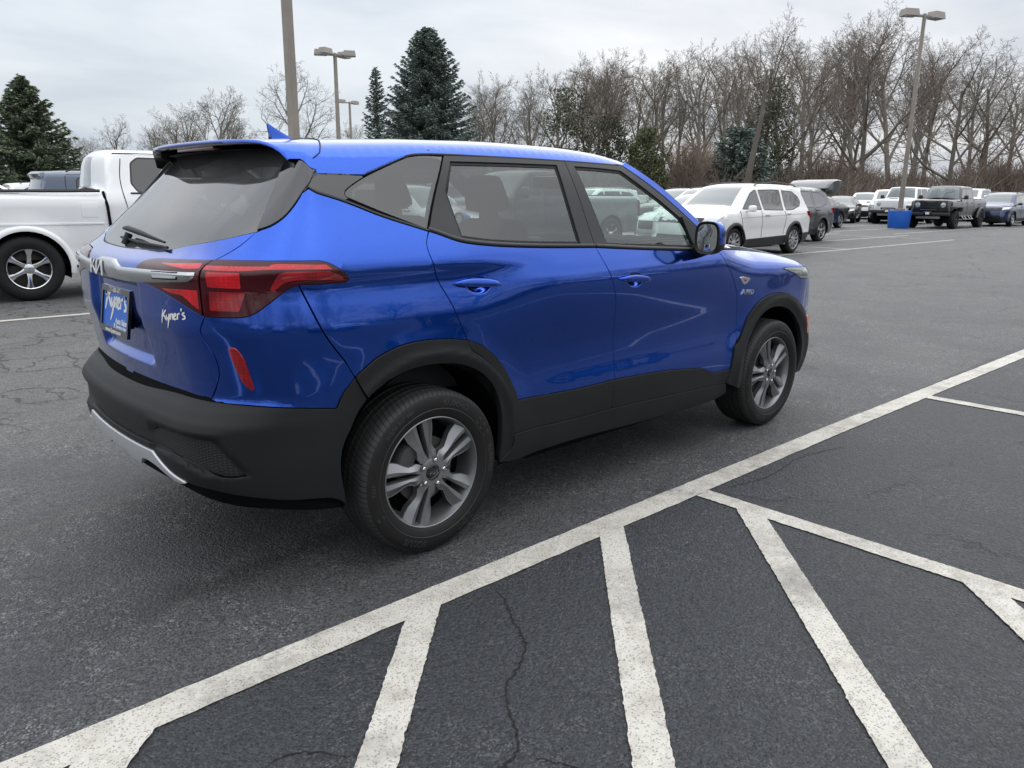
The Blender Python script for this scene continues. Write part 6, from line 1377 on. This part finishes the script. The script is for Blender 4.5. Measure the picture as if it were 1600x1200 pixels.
T10=vehicle('blue_suv','dark blue crossover parked behind the black off road pickup','suv',GR,(45.3,9.4),math.pi,suv_spec(rim='silver',H=1.69),('dark_blue_paint',(.020,.035,.10),.4,.3))
T11=vehicle('pickup_back','white pickup whose cab shows above the dark blue crossover','pickup truck',GR,(53.5,13.4),math.pi,pickup_spec(),('white_truck_paint',(.86,.87,.88),0,.35))
T12=vehicle('sedan_edge','dark grey car cut off by the right edge of the picture','car',GR,(52.6,9.6),math.pi,suv_spec(),('dark_grey_paint',(.06,.07,.08),.4,.35))
# silver SUV left of the white crossover
T13=vehicle('silver_suv','silver grey SUV with roof rails half hidden behind the white crossover bonnet','suv',GR,from_end(1049,27,180,-2.3),math.pi,suv_spec(rim='silver'),('silver_paint',(.42,.43,.44),.4,.35))
# seen through the side windows of the blue SUV
chv=suv_spec(L=4.35,xr=-2.2,xf=2.2,H=1.58,rim='silver',hw=.89); 
chv['sil']=[(p[0]*.93,p[1]*.94) for p in chv['sil']]; chv['win']=[[(a*.93,b*.94) for a,b in w] for w in chv['win']]; chv['strip']=[(a*.93,b*.93,c*.94,d*.94,e,f) for a,b,c,d,e,f in chv['strip']]; chv['belt']=.98; chv['hoodz']=1.02; chv['ax']=(-1.27,1.32); chv['clad']=[]; chv['seams']=[]; chv['rails']=(-1.5,.2,FRAME)
chv['front']=[('grille',GRL,[(-.66,.52),(.66,.52),(.74,.84),(-.74,.84)],.014,'one'),('headlamp',HEAD,[(-.60,.85),(-.86,.86),(-.84,.92),(-.60,.89)],.018,'both'),('badge',BADGE,[(-.13,.73),(.13,.73),(.13,.78),(-.13,.78)],.030,'one'),('lower_grille',GRL,[(-.6,.30),(.6,.30),(.55,.44),(-.55,.44)],.012,'one')]
T14=vehicle('suv_windows','white crossover with black grille and gold badge seen through the rear door window','suv',GR,from_end(752,15.5,-80,-2.2),math.radians(-80),chv,('white_suv_paint',(.85,.85,.845),0,.35))
T15=vehicle('grey_suv_windows','dark grey SUV seen past the headrest through the rear door window','suv',GR,from_end(862,19,-82,-2.2),math.radians(-82),suv_spec(rim='silver'),('mid_grey_paint',(.13,.14,.15),.4,.35))
T16=vehicle('grey_pickup','grey pickup with red tail lamp seen through the front door window','pickup truck',GR,from_end(944,21,180,2.95),math.radians(180),pickup_spec(),('mid_grey_paint',(.13,.14,.15),.4,.35))
T17=vehicle('large_white_suv','large white SUV seen through the front door window','suv',GR,from_end(987,37,176,2.4),math.radians(176),suv_spec(H=1.67,rails=(-1.7,.2,RIMS),clad=[],lip=0),('white_suv_paint',(.85,.85,.845),0,.35))
T18=vehicle('black_car','black car facing the camera beyond the large white SUV through the front door window','car',GR,ground_at(1001,52),math.radians(205),sedan_spec(),BLK)
T19=vehicle('white_car','white car seen low through the front door window beside the windscreen pillar','car',GR,from_end(1021,22,180,-2.4),math.radians(180),sedan_spec(),('white_suv_paint',(.85,.85,.845),0,.35))
T22=vehicle('black_suv_pillar','black SUV behind the white car beside the windscreen pillar','suv',GR,from_end(1011,31,180,-2.4),math.radians(180),suv_spec(H=1.6),BLK)
# far left
T20=vehicle('white_suv_left','white SUV with roof rack at the left edge behind the white pickup bed','suv',GR,from_end(28,24,0,-1.2),0,suv_spec(),('white_suv_paint',(.85,.85,.845),0,.35))
T21=vehicle('white_van_left','white SUV between the slate blue SUV and the left edge','suv',GR,from_end(20,30,0,1.9),0,suv_spec(),('white_suv_paint',(.85,.85,.845),0,.35))
# plain vehicle kinds share one name
for o in list(C.objects):
    if o.parent is None and o.get('group')==GR:
        k={'pickup truck':'pickup_truck','car':'parked_car','suv':'parked_suv'}[o['category']]
        if o.name.startswith('off_road'): continue
        o.name=k
# ================================================================== trees, brush, terrain bank
BARK=mat('grey_bark',(.19,.17,.148),.9,var=(1.2,(.27,.245,.215),.35,.7)); BARKD=mat('dark_bark',(.115,.10,.087),.9,var=(1.5,(.165,.145,.125),.35,.7)); TWIG=mat('twig_brown',(.175,.150,.122),.9); TWIGR=mat('twig_reddish',(.185,.150,.120),.9); TWIGG=mat('twig_greenish',(.165,.158,.125),.9)
def tubes(segs,sides):
    """segs: list of (P0,P1,r0,r1) -> verts, faces arrays"""
    P0=np.array([s[0] for s in segs]);P1=np.array([s[1] for s in segs]);r0=np.array([s[2] for s in segs]);r1=np.array([s[3] for s in segs])
    d=P1-P0; L_=np.linalg.norm(d,axis=1,keepdims=True)+1e-9; d/=L_; ref=np.where(np.abs(d[:,2:3])<.9,np.array([[0,0,1.]]),np.array([[1.,0,0]]))
    u=np.cross(d,ref); u/=np.linalg.norm(u,axis=1,keepdims=True)+1e-9; w=np.cross(d,u)
    a=2*np.pi*np.arange(sides)/sides; ca,sa=np.cos(a),np.sin(a)
    ring=u[:,None,:]*ca[None,:,None]+w[:,None,:]*sa[None,:,None]
    V=np.concatenate([P0[:,None]+ring*r0[:,None,None],P1[:,None]+ring*r1[:,None,None]],1).reshape(-1,3)
    n=len(segs); b=(np.arange(n)*2*sides)[:,None]; k=np.arange(sides); k2=(k+1)%sides
    F=np.stack([b+k,b+k2,b+sides+k2,b+sides+k],-1).reshape(-1,4); return V,F
def fastmesh(name,V,F,m,parent=None,smooth=True,mi=None):
    me=bpy.data.meshes.new(name); n=len(F); k=F.shape[1]
    me.vertices.add(len(V)); me.vertices.foreach_set('co',np.asarray(V,np.float32).ravel()); me.loops.add(n*k); me.loops.foreach_set('vertex_index',F.astype(np.int32).ravel())
    me.polygons.add(n); me.polygons.foreach_set('loop_start',np.arange(0,n*k,k,dtype=np.int32)); me.polygons.foreach_set('loop_total',np.full(n,k,np.int32))
    for q in (m if isinstance(m,(list,tuple)) else [m]): me.materials.append(q)
    if mi is not None: me.polygons.foreach_set('material_index',mi.astype(np.int32))
    me.polygons.foreach_set('use_smooth',np.full(n,smooth)); me.update(); me.validate()
    o=bpy.data.objects.new(name,me); C.objects.link(o); o.parent=parent; return o
def bare_tree(seed,H,spread=.5,fork=.28,kids=(7,6,5,4,3),thin=.0125,lean=0,up=.25):
    R_=np.random.default_rng(seed); big=[];small=[]
    def grow(p,d,L_,r,lev):
        n=5 if lev<3 else 3; pts=[p]; dirs=[d]; step=L_/n
        for i in range(n):
            d=d+R_.normal(0,.055 if lev==0 else (.085 if lev<3 else .11),3)+np.array([0,0,up*.30 if lev>0 else .05]); d/=np.linalg.norm(d); pts.append(pts[-1]+d*step); dirs.append(d)
        rs=[max(r*(1-.72*i/n) if lev>0 else r*(1-.55*i/n),thin*.8) for i in range(n+1)]
        for i in range(n): (big if lev<2 else small).append((pts[i],pts[i+1],rs[i],rs[i+1]))
        if lev>=len(kids): return
        K=kids[lev]+int(R_.integers(-1,2))
        for k in range(K):
            f=(fork+(1-fork)*(k+.5)/K if lev==0 else .22+.78*(k+R_.random())/K); f=min(f,.99); j=f*n; i=int(j); q=pts[i]+(pts[i+1]-pts[i])*(j-i); dd=dirs[i]
            ph=2.4*k+R_.uniform(0,1.2); a=np.cross(dd,[0.31,.2,1.]); a/=np.linalg.norm(a)+1e-9; b=np.cross(dd,a)
            ang=(spread*(1.25-.6*f) if lev==0 else R_.uniform(.45,.85)*(.8+spread*.4)); nd=dd*math.cos(ang)+(a*math.cos(ph)+b*math.sin(ph))*math.sin(ang); nd/=np.linalg.norm(nd)
            ll=(H*.46*(1.12-.55*f) if lev==0 else L_*R_.uniform(.42,.62)*(1.15-.45*f))
            grow(q,nd,ll,max(rs[i]*(.62 if lev==0 else .6),thin),lev+1)
    d0=np.array([lean,lean*.3,1.]); d0/=np.linalg.norm(d0); grow(np.zeros(3),d0,H*.74,H*.0165,0)
    return big,small
TREE_LIB={}
def tree_proto(key,seed,H,tm,bm,**k):
    big,small=bare_tree(seed,H,**k); TREE_LIB[key]=(H,tubes(big,7),tubes(small,3),bm,tm); return key
tree_proto('vase',3,18,TWIG,BARK,spread=.62,fork=.30,kids=(8,6,6,4,3))
tree_proto('oak',11,18,TWIG,BARKD,spread=.85,fork=.22,kids=(8,6,5,4,2),up=.18)
tree_proto('slim',21,18,TWIGR,BARK,spread=.42,fork=.40,kids=(9,6,5,4,3))
tree_proto('open',34,18,TWIG,BARKD,spread=.95,fork=.14,kids=(9,5,5,4,2),up=.30)
tree_proto('twiggy',45,18,TWIGR,BARK,spread=.7,fork=.34,kids=(8,6,5,4,3),thin=.011)
tree_proto('ash',58,18,TWIGG,BARK,spread=.5,fork=.25,kids=(8,6,4,4,3))
PROTO={}
def put_tree(key,px,ytop,depth,name,label,cat='tree',group='bare trees along the wood edge',wide=1.0,zbase=0,dark=False):
    H,(TV,TF),(SV,SF_),bm,tm=TREE_LIB[key]
    if key not in PROTO:
        r=empty(name); t=fastmesh('trunk',TV,TF,bm,r); c=fastmesh('crown',SV,SF_,tm,r,False); PROTO[key]=r; o=r
    else: o=copy_tree(PROTO[key])
    p=ground_at(px,depth); h=height_for(px,ytop,depth)-zbase; s=h/ (H*1.06); o.location=(p[0],p[1],zbase-.3); o.rotation_euler=(0,0,random.uniform(0,6.28)); o.scale=(s*wide,s*wide,s); o.name=name
    tag(o,label,cat,group); return o
# --- conifers
def conifer(seed,H,W_,dens,droop=.25,top=.12,gap=.0,pw=.85,tuft=.26,nb=None):
    R_=np.random.default_rng(seed); tr=[];V=[];F=[]
    tr.append((np.array([0,0,0.]),np.array([0,0,H*.5]),H*.018,H*.011)); tr.append((np.array([0,0,H*.5]),np.array([0,0,H]),H*.011,.01))
    n=nb or int(H*24); pts=[];dr=[]
    for i in range(n):
        z=H*(.04+.955*(i+R_.random())/n); f=1-z/H; L_=W_/2*(f**pw)*(R_.uniform(.72,1.12))+.12
        az=2.399*i+R_.uniform(-.4,.4); o=np.array([math.cos(az),math.sin(az),0]); slope=.45*(1-f)-.25*f
        m=6; q=np.array([0,0,z]); prev=q
        for k in range(1,m+1):
            t=k/m; p=np.array([0,0,z])+o*L_*t+np.array([0,0,L_*(slope*t-droop*math.sin(t*math.pi*.5)*.6+droop*.9*t*t)]); 
            tr.append((prev,p,.028*(1.2-t)*H/10+.006,.02*(1.15-t)*H/10+.004)); 
            c=int(dens*(L_/m)*(1.0+.8*t))+1
            for _ in range(c):
                s=R_.random(); b=prev+(p-prev)*s; side=np.cross(o,[0,0,1.])*R_.choice([-1,1]); lat=(.20+.30*(1-t*.6))*L_*.38*R_.random(); e=b+side*lat+np.array([0,0,-lat*.25+R_.normal(0,.05)])
                pts.append(e); dd=o*.7+side*.55*(lat>.05)+np.array([0,0,-.15+R_.normal(0,.25)]); dr.append(dd/np.linalg.norm(dd))
            prev=p
    P=np.array(pts);D=np.array(dr); n=len(P); L2=tuft*R_.uniform(.6,1.3,n)[:,None]; u=np.cross(D,R_.normal(0,1,(n,3))); u/=np.linalg.norm(u,axis=1,keepdims=True)+1e-9; w=(.20*L2)
    A=P-D*L2*.35; B=P+u*w; E=P+D*L2*.75; G=P-u*w; Vf=np.stack([A,B,E,G],1).reshape(-1,3); Ff=np.arange(4*n).reshape(-1,4)
    col=(R_.random(n)*3).astype(int); return tubes(tr,4),(Vf,Ff,col)
def needle(name,a,b,c): return [mat(name,a,.75,var=(1.3,tuple(x*1.5 for x in a),.4,.7)),mat(name+'_light',b,.75),mat(name+'_dark',c,.75)]
NG=needle('needles_green',(.100,.132,.075),(.165,.200,.115),(.055,.075,.048)); NB=needle('needles_blue_green',(.110,.150,.130),(.185,.235,.205),(.060,.085,.072)); NY=needle('foliage_olive',(.085,.098,.040),(.13,.14,.055),(.048,.056,.028)); NI=needle('ivy_green',(.075,.082,.048),(.115,.118,.068),(.048,.050,.034))
def put_conifer(name,label,px,ytop,depth,wpx,seed,nm,group='evergreen trees',**k):
    p=ground_at(px,depth); h=height_for(px,ytop,depth); W_=wpx*depth/f_
    (TV,TF),(V,F,mi)=conifer(seed,h,W_,**k); r=empty(name,(p[0],p[1],-.1),0,label,'tree',group); fastmesh('trunk',TV,TF,BARKD,r); fastmesh('crown',V,F,nm,r,False,mi); return r
put_conifer('spruce_tree','broad dark green spruce behind the slate blue SUV at the far left',56,128,62,235,1,NG,dens=34,pw=.95,tuft=.34)
put_conifer('spruce_tree','large blue green spruce with a wide skirt above the roof of the blue SUV',672,62,82,215,2,NB,dens=30,pw=.70,tuft=.32,nb=560)
put_conifer('spruce_tree','slim sparse spruce just left of the large blue green spruce',593,116,90,84,3,NB,dens=13,pw=.8,tuft=.34,droop=.35,nb=240)
put_conifer('spruce_tree','small dark conifer low between the lamp posts',632,200,110,60,4,NG,dens=18,tuft=.4)
put_conifer('spruce_tree','dark green hemlock low behind the white crossover',1150,205,66,150,5,NB,dens=26,pw=.55,tuft=.34)
# ivy grown and bushy evergreens: volume of leaf tufts
def bush(name,label,px,ytop,depth,wpx,seed,nm,n=9000,cat='bush',group='bushes along the wood edge',twig=0,flat=1.0,zc=.5,tm=None):
    R_=np.random.default_rng(seed); p=ground_at(px,depth); h=height_for(px,ytop,depth); W_=wpx*depth/f_; 
    # lumpy column built from many small clumps
    K=90; c=R_.normal(0,1,(K,3)); c/=np.linalg.norm(c,axis=1,keepdims=True); c*=R_.uniform(.25,1,(K,1))**.5; c[:,2]=np.abs(c[:,2])*1.0
    cz=R_.uniform(0,1,K); prof=np.sqrt(np.clip(1-((cz-.35)/.68)**2,0,1)); cx=c[:,0]*prof*W_/2; cy=c[:,1]*prof*W_/2; cen=np.stack([cx,cy,cz*h*.97],1)
    idx=R_.integers(0,K,n); P=cen[idx]+R_.normal(0,1,(n,3))*np.array([W_*.07,W_*.07,h*.055]); P[:,2]=np.clip(P[:,2],.05,h)
    D=R_.normal(0,1,(n,3))+np.array([0,0,.5]); D/=np.linalg.norm(D,axis=1,keepdims=True); L2=(.20*R_.uniform(.6,1.3,n))[:,None]*max(.7,depth/70); u=np.cross(D,R_.normal(0,1,(n,3))); u/=np.linalg.norm(u,axis=1,keepdims=True)+1e-9; w=.30*L2
    V=np.stack([P-D*L2*.4,P+u*w,P+D*L2*.7,P-u*w],1).reshape(-1,3); F=np.arange(4*n).reshape(-1,4); r=empty(name,(p[0],p[1],-.05),0,label,cat,group)
    fastmesh('foliage',V,F,nm,r,False,(R_.random(n)*3).astype(int))
    sg=[]
    for i in range(14): a=R_.uniform(0,6.28); q=cen[R_.integers(0,K)]; sg.append((np.array([math.cos(a)*.2,math.sin(a)*.2,0]),q,.06,.015))
    V,F=tubes(sg,4); fastmesh('stem',V,F,BARKD,r); return r
bush('arborvitae','rounded olive green arborvitae left of the pale brown shrubs',1008,204,60,74,21,NY,14000)
bush('ivy_tree','olive green ivy covered tree above the front of the roof',885,148,80,120,22,NI,9000,cat='tree',group='ivy covered trees')
bush('ivy_tree','dark ivy covered trunk mass left of the tilted pale trunk',1190,132,72,92,23,NI,10000,cat='tree',group='ivy covered trees')
bush('ivy_tree','low ivy covered tree behind the windscreen pillar',945,185,84,80,24,NI,7000,cat='tree',group='ivy covered trees')
# bare trees: (kind, px, top y, depth, label, width)
BT=[('vase',775,112,92,'rounded bare tree right beside the large blue green spruce',1.0),('slim',742,150,110,'small bare tree peeping out behind the large spruce',1.0),
('ash',832,120,104,'thin bare tree left of the olive ivy covered tree',1.0),('vase',905,80,86,'tall bare tree above the front of the roof',1.05),('twiggy',868,100,112,'bare tree behind the olive ivy covered tree',1),
('slim',955,92,92,'slim bare tree between two tall crowns above the windscreen',1.0),('vase',1012,78,86,'tall bare tree straight above the arborvitae',1.05),('oak',1052,92,100,'dark bare tree behind the pale brown shrubs',.9),
('ash',1088,72,84,'tall bare tree above the pale brown shrubs',1.0),('twiggy',1125,68,98,'bare tree with reddish twigs above the hemlock',1.0),('open',1186,24,74,'tall pale bare tree leaning over the white crossover',.8),
('slim',1150,80,108,'bare tree behind the leaning pale tree',1.0),('twiggy',1248,45,86,'bare tree with dense fine twigs above the grey SUV',1.0),('vase',1222,60,112,'bare tree in the second row above the grey SUV',1.0),
('oak',1345,12,76,'tallest bare tree, above the two black sedans',.92),('slim',1300,48,100,'slim bare tree left of the tallest bare tree',1.0),('vase',1392,30,94,'bare tree just left of the right hand lamp post',1.0),
('open',1482,66,66,'wide spreading bare tree above the black off road pickup',1.05),('twiggy',1440,60,100,'bare tree behind the right hand lamp head',1.0),('oak',1535,66,92,'bare tree right of the wide spreading tree',1.0),
('vase',1590,84,84,'bare tree at the right edge',1.0),('slim',1625,70,96,'bare tree half outside the right edge',1.0),('ash',1510,90,112,'bare tree in the back row near the right edge',1.0),
('slim',1415,80,118,'bare tree far behind the lamp post',1),('vase',1270,70,124,'bare tree deep in the wood above the raised tailgate',1),('ash',985,110,120,'bare tree deep in the wood above the arborvitae',1),('oak',1100,100,124,'bare tree deep in the wood above the shrubs',.9),('vase',1330,60,122,'bare tree deep behind the tallest one',1),('twiggy',1565,100,118,'bare tree deep in the wood at the right',1),('vase',925,115,118,'bare tree deep in the wood above the roof front',1),
('oak',476,97,82,'spreading bare tree behind the tall lamp pole',.95),('vase',335,136,125,'tallest bare tree left of the roof fin',1.0),('twiggy',283,168,140,'bare tree left of centre behind the white cab',1.1),('oak',196,178,120,'low bare tree right of the left spruce',1.0),('slim',245,190,150,'faint bare tree between two crowns on the left',1.1),('ash',300,160,138,'slender bare tree beside the tallest left hand tree',1),('slim',372,180,150,'faint bare tree above the spoiler',1.1),('twiggy',150,205,150,'faint bare tree close to the left spruce',1.2),('slim',625,170,140,'faint bare tree between the lamps and the large spruce',1),('ash',560,190,150,'faint bare tree behind the second lamp',1.1)]
for i,(k,px,yt,dp,lb,wd) in enumerate(BT): put_tree(k,px,yt,dp,'bare_tree',lb,wide=wd)
for i in range(10):
    px=745+i*97+random.uniform(-9,9); put_tree(random.choice(list(TREE_LIB)),px,random.uniform(95,165),random.uniform(122,150),'bare_tree','grey bare tree in the crowded back rows of the wood',group='back row trees of the wood',wide=1.0)
for i in range(10):
    px=random.uniform(-60,720); put_tree(random.choice(list(TREE_LIB)),px,random.uniform(205,235),random.uniform(170,200),'bare_tree','faint far bare tree along the left horizon',group='far trees on the left horizon',wide=1.6)
# a leaning pale trunk in front of the ivy mass
lt=empty('leaning_trunk',(*ground_at(1158,62),0),0,'pale leaning trunk rising behind the white crossover roof','tree','bare trees along the wood edge')
p0=np.array([*ground_at(1158,62),0.]);q=np.array([*ground_at(1180,62),0.])-p0; h1=height_for(1180,150,62)
V,F=tubes([(np.zeros(3),q*.55+np.array([0,0,h1*.45]),.30,.24),(q*.55+np.array([0,0,h1*.45]),q*1.0+np.array([0,0,h1*.8]),.24,.16),(q+np.array([0,0,h1*.8]),q*1.1+np.array([0,0,h1*1.15]),.16,.08)],9); fastmesh('trunk',V,F,BARKD,lt)
# bank of brown brush and leaf litter behind the lot
LIT=mat('leaf_litter',(.105,.075,.055),.95,var=(.8,(.16,.12,.09),.35,.7),bump=(6,.6,.08))
def bank(px0,px1,d0,d1,h,seed,name):
    R_=np.random.default_rng(seed); n=50;m=9; V=[]
    for i in range(n+1):
        px=px0+(px1-px0)*i/n
        for j in range(m+1):
            t=j/m; g=ground_at(px,d0+(d1-d0)*t); z=h*(3*t*t-2*t**3)*(.85+.25*math.sin(i*.7+seed))+R_.normal(0,.08)*(t>0); V.append((g[0],g[1],z-.02 if t>0 else -.15))
    F=[(i*(m+1)+j,(i+1)*(m+1)+j,(i+1)*(m+1)+j+1,i*(m+1)+j+1) for i in range(n) for j in range(m)]
    o=mkmesh(name,V,F,LIT,None,True); tag(o,kind='structure'); return o
bank(690,1900,56,90,2.6,1,'earth_bank'); 
BR=[mat('brush_brown',(.165,.128,.103),.95),mat('brush_tan',(.225,.190,.155),.95),mat('brush_dark',(.085,.068,.057),.95),mat('brush_russet',(.170,.128,.100),.95)]
def brush(name,px0,px1,d0,d1,n,hmin,hmax,seed,zf,probs):
    R_=np.random.default_rng(seed); px=R_.uniform(px0,px1,n); dp=R_.uniform(d0,d1,n); B=np.array([ground_at(a,b) for a,b in zip(px,dp)]); zb=np.array([zf(b) for b in dp])
    # clumps: height field varies along the band
    hv=.55+.45*np.sin(px*.021+seed)*np.sin(px*.0093+1.3*seed)+.25*np.sin(px*.063); h=(hmin+(hmax-hmin)*np.clip(hv,0,1))*R_.uniform(.45,1.1,n)
    P0=np.c_[B,zb]; dd=np.c_[R_.normal(0,.75,(n,2)),np.ones(n)]; dd/=np.linalg.norm(dd,axis=1,keepdims=True); segs=[];
    P1=P0+dd*h[:,None]*.55; d3=dd+R_.normal(0,.45,(n,3)); d3/=np.linalg.norm(d3,axis=1,keepdims=True); P2=P1+d3*h[:,None]*.5
    r=.018+.012*R_.random(n); Vs=[];Fs=[];M_=[]; mi=R_.choice(len(BR),n,p=probs)
    for A,B_,ra,rb in ((P0,P1,r,r*.7),(P1,P2,r*.7,r*.35)):
        V,F=tubes(list(zip(A,B_,ra,rb)),3); Fs.append(F+sum(len(v) for v in Vs)); Vs.append(V); M_.append(np.repeat(mi,3))
    for rep in range(3):
        t=R_.uniform(.3,1,n)[:,None]; A=P0+(P1-P0)*t; d4=dd+R_.normal(0,.9,(n,3)); d4/=np.linalg.norm(d4,axis=1,keepdims=True); E_=A+d4*(h*R_.uniform(.2,.45,n))[:,None]
        V,F=tubes(list(zip(A,E_,r*.5,r*.22)),3); Fs.append(F+sum(len(v) for v in Vs)); Vs.append(V); M_.append(np.repeat(mi,3))
    o=fastmesh(name,np.concatenate(Vs),np.concatenate(Fs),BR,None,False,np.concatenate(M_)); return o
zf=lambda d: 2.6*np.clip((d-56)/34,0,1)**2*1.2
o=brush('undergrowth',700,1720,58,92,15000,1.6,4.6,3,zf,[.42,.2,.24,.14]); tag(o,'tangled brown leafless undergrowth along the foot of the wood','undergrowth',None,'stuff')
o=brush('far_scrub',-120,760,120,175,5000,3.5,8.5,4,lambda d:0.,[.5,.25,.2,.05]); tag(o,'low far brown scrub along the left horizon','scrub',None,'stuff')
# pale brown twiggy shrubs right of the arborvitae
def shrub(px,ytop,depth,wpx,seed,lb,m1):
    R_=np.random.default_rng(seed); h=height_for(px,ytop,depth); W_=wpx*depth/f_; p=ground_at(px,depth); segs=[]
    for i in range(150):
        a=R_.uniform(0,6.28); sp=R_.random()**.7*W_/2; tip=np.array([math.cos(a)*sp,math.sin(a)*sp,h*R_.uniform(.6,1.0)*(1-.25*(sp/(W_/2))**2)]); b=np.array([math.cos(a)*.3*R_.random(),math.sin(a)*.3*R_.random(),0]); mid=b*.4+tip*.5+np.array([0,0,h*.08])
        segs+=[(b,mid,.035,.022),(mid,tip,.022,.010)]
        for k in range(9):
            t=R_.uniform(.1,1); A=mid+(tip-mid)*t; E_=A+np.array([R_.normal(0,.35),R_.normal(0,.35),R_.uniform(.2,.8)])*h*.14; segs.append((A,E_,.013,.008))
    r=empty('shrub',(p[0],p[1],0),0,lb,'shrub','twiggy shrubs at the wood edge'); V,F=tubes(segs[:6],4); fastmesh('stem',V,F,m1,r); V,F=tubes(segs[6:],3); fastmesh('crown',V,F,m1,r,False)
TAN=mat('pale_shrub',(.235,.180,.140),.95)
shrub(1068,206,62,95,1,'pale brown twiggy shrub right beside the arborvitae',TAN); shrub(1105,222,68,90,2,'pinkish brown shrub in front of the hemlock',TAN); shrub(800,232,90,90,3,'reddish brown shrub right of the large spruce above the roof',BR[3]); shrub(1285,225,70,120,4,'reddish brown shrub above the raised tailgate',BR[3]); shrub(1560,235,66,120,5,'brown shrub above the dark blue crossover',BR[0]); shrub(870,225,84,80,6,'brown shrub under the ivy covered tree',TAN)

# unseen trees, brush and cars added behind the camera to darken reflections
for i in range(30):
    a=math.radians(140+i*7.4+random.uniform(-2,2)); R_=random.uniform(46,62); key=random.choice(list(PROTO)); o=copy_tree(PROTO[key]); o.location=(cx_+R_*math.cos(a),cy_+R_*math.sin(a),-.3); s_=random.uniform(.62,.85); o.scale=(s_*1.3,s_*1.3,s_); o.name='bare_tree'; tag(o,'unseen bare tree added behind the photographer, mirrored in the side of the blue SUV','tree','trees added behind the photographer for reflections')
def brush_ring():
    R_=np.random.default_rng(9); n=5000; a=np.radians(R_.uniform(135,365,n)); rr=R_.uniform(42,56,n); P0=np.c_[cx_+rr*np.cos(a),cy_+rr*np.sin(a),np.zeros(n)]; d=np.c_[R_.normal(0,.4,(n,2)),np.ones(n)]; d/=np.linalg.norm(d,axis=1,keepdims=True); P1=P0+d*R_.uniform(2,5.5,n)[:,None]
    V,F=tubes(list(zip(P0,P1,np.full(n,.06),np.full(n,.03))),3); o=fastmesh('reflection_brush',V,F,BR,None,False,np.repeat(R_.integers(0,3,n),3)); tag(o,'unseen brown brush added behind the photographer for reflections','undergrowth',None,'stuff')
brush_ring()
for k,(x,cp) in enumerate(((-9.5,('white_suv_paint',(.85,.85,.845),0,.35)),(-3.9,('silver_paint',(.42,.43,.44),.4,.35)),(1.5,BLK),(4.3,('white_suv_paint',(.85,.85,.845),0,.35)),(9.8,('dark_blue_paint',(.020,.035,.10),.4,.3)),(15.4,('white_suv_paint',(.85,.85,.845),0,.35)))):
    T=vehicle('parked_suv','%s unseen car added behind the photographer, %s in the row mirrored in the blue doors'%(('white','silver','black','white','dark blue','white')[k],('first','second','third','fourth','fifth','sixth')[k]),'suv','cars added behind the photographer for reflections',(x,-13.6),math.pi/2,suv_spec(),cp)

for t in WHEELS.values():
    for c in list(t.children): bpy.data.objects.remove(c)
    bpy.data.objects.remove(t)
# ================================================================== lamp posts and barrel base
POLE=mat('tan_painted_steel',(.30,.265,.225),.5,.0,var=(2.5,(.24,.21,.18),.4,.7)); HEADM=mat('lamp_housing',(.34,.32,.285),.5); LGL=mat('lamp_lens',(.30,.32,.33),.2,0,.6)
def lamp_post(px,py,depth,H,wd,heads,label,rz=0,zb=0):
    p=ground_at(px,depth); r=empty('lamp_post',(p[0],p[1],0),0,label,'lamp post','lot lamp posts')
    m=MB(); m.box((0,0,zb+(H-zb)/2),(wd,wd,H-zb),0,.008,taper=(.72,.72)); m.box((0,0,zb+.06),(wd*1.9,wd*1.9,.12),0,.02); m.build('pole',[POLE],r,auto=30).rotation_euler=(0,0,math.radians(12))
    for az in heads:
        a=math.radians(az); T=Matrix.Rotation(a,4,'Z'); T=np.array(T)
        am=MB(); am.box((.30,0,H-.10),(.6,.09,.10),0,.01,T); am.build('arm',[POLE],r)
        h=MB(); V=[(.42,-.24,H-.14),(.42,.24,H-.14),(1.12,.24,H-.14),(1.12,-.24,H-.14),(.48,-.20,H+.14),(.48,.20,H+.14),(1.08,.20,H+.14),(1.08,-.20,H+.14)]
        h.add(V,[(3,2,1,0),(4,5,6,7),(0,1,5,4),(1,2,6,5),(2,3,7,6),(3,0,4,7)],0,T); ho=h.build('lamp_head',[HEADM],r,smooth=False)
        l=MB(); l.box((.77,0,H-.145),(.58,.40,.025),0,.008,T); l.build('lamp_lens',[LGL],ho)
    return r
L1=lamp_post(465,200,13.5,11.5,.150,[],'tall tan lamp pole nearest the camera, rising behind the roof fin')
for az in (30,210): pass
L2=lamp_post(533,200,44,height_for(528,98,44),.20,[150,200,330,20],'four headed lamp post in the middle distance left of the slim spruce')
L3=lamp_post(552,200,72,height_for(551,167,72),.20,[170,20],'farthest lamp post with two heads')
pb_=ground_at(1407,35.2)
L4=lamp_post(1408.5,345,35.4,height_for(1439,48,35.4)+.1,.19,[150,-15],'lamp post with two box heads standing in the blue barrel base',zb=.78)
b=MB(); b.lathe([(0,.0001),(0,.44),(.04,.455),(.76,.50),(.80,.49),(.80,.0001)],40,'z')
bo=b.build('barrel_base',[mat('blue_barrel_paint',(.010,.115,.52),.45,var=(3,(.008,.09,.44),.4,.7))],None,auto=35,loc=(L4.location.x,L4.location.y,0)); tag(bo,'bright blue barrel shaped base around the foot of the right lamp post','barrel')
# light heads on the near pole stand above the picture
for az in (40,220):
    a=np.array(Matrix.Rotation(math.radians(az),4,'Z')); h=MB(); h.box((.3,0,11.4),(.6,.09,.1),0,.01,a); h.build('arm',[POLE],L1); h=MB(); h.box((.85,0,11.45),(.7,.5,.3),0,.03,a); h.build('lamp_head',[HEADM],L1)
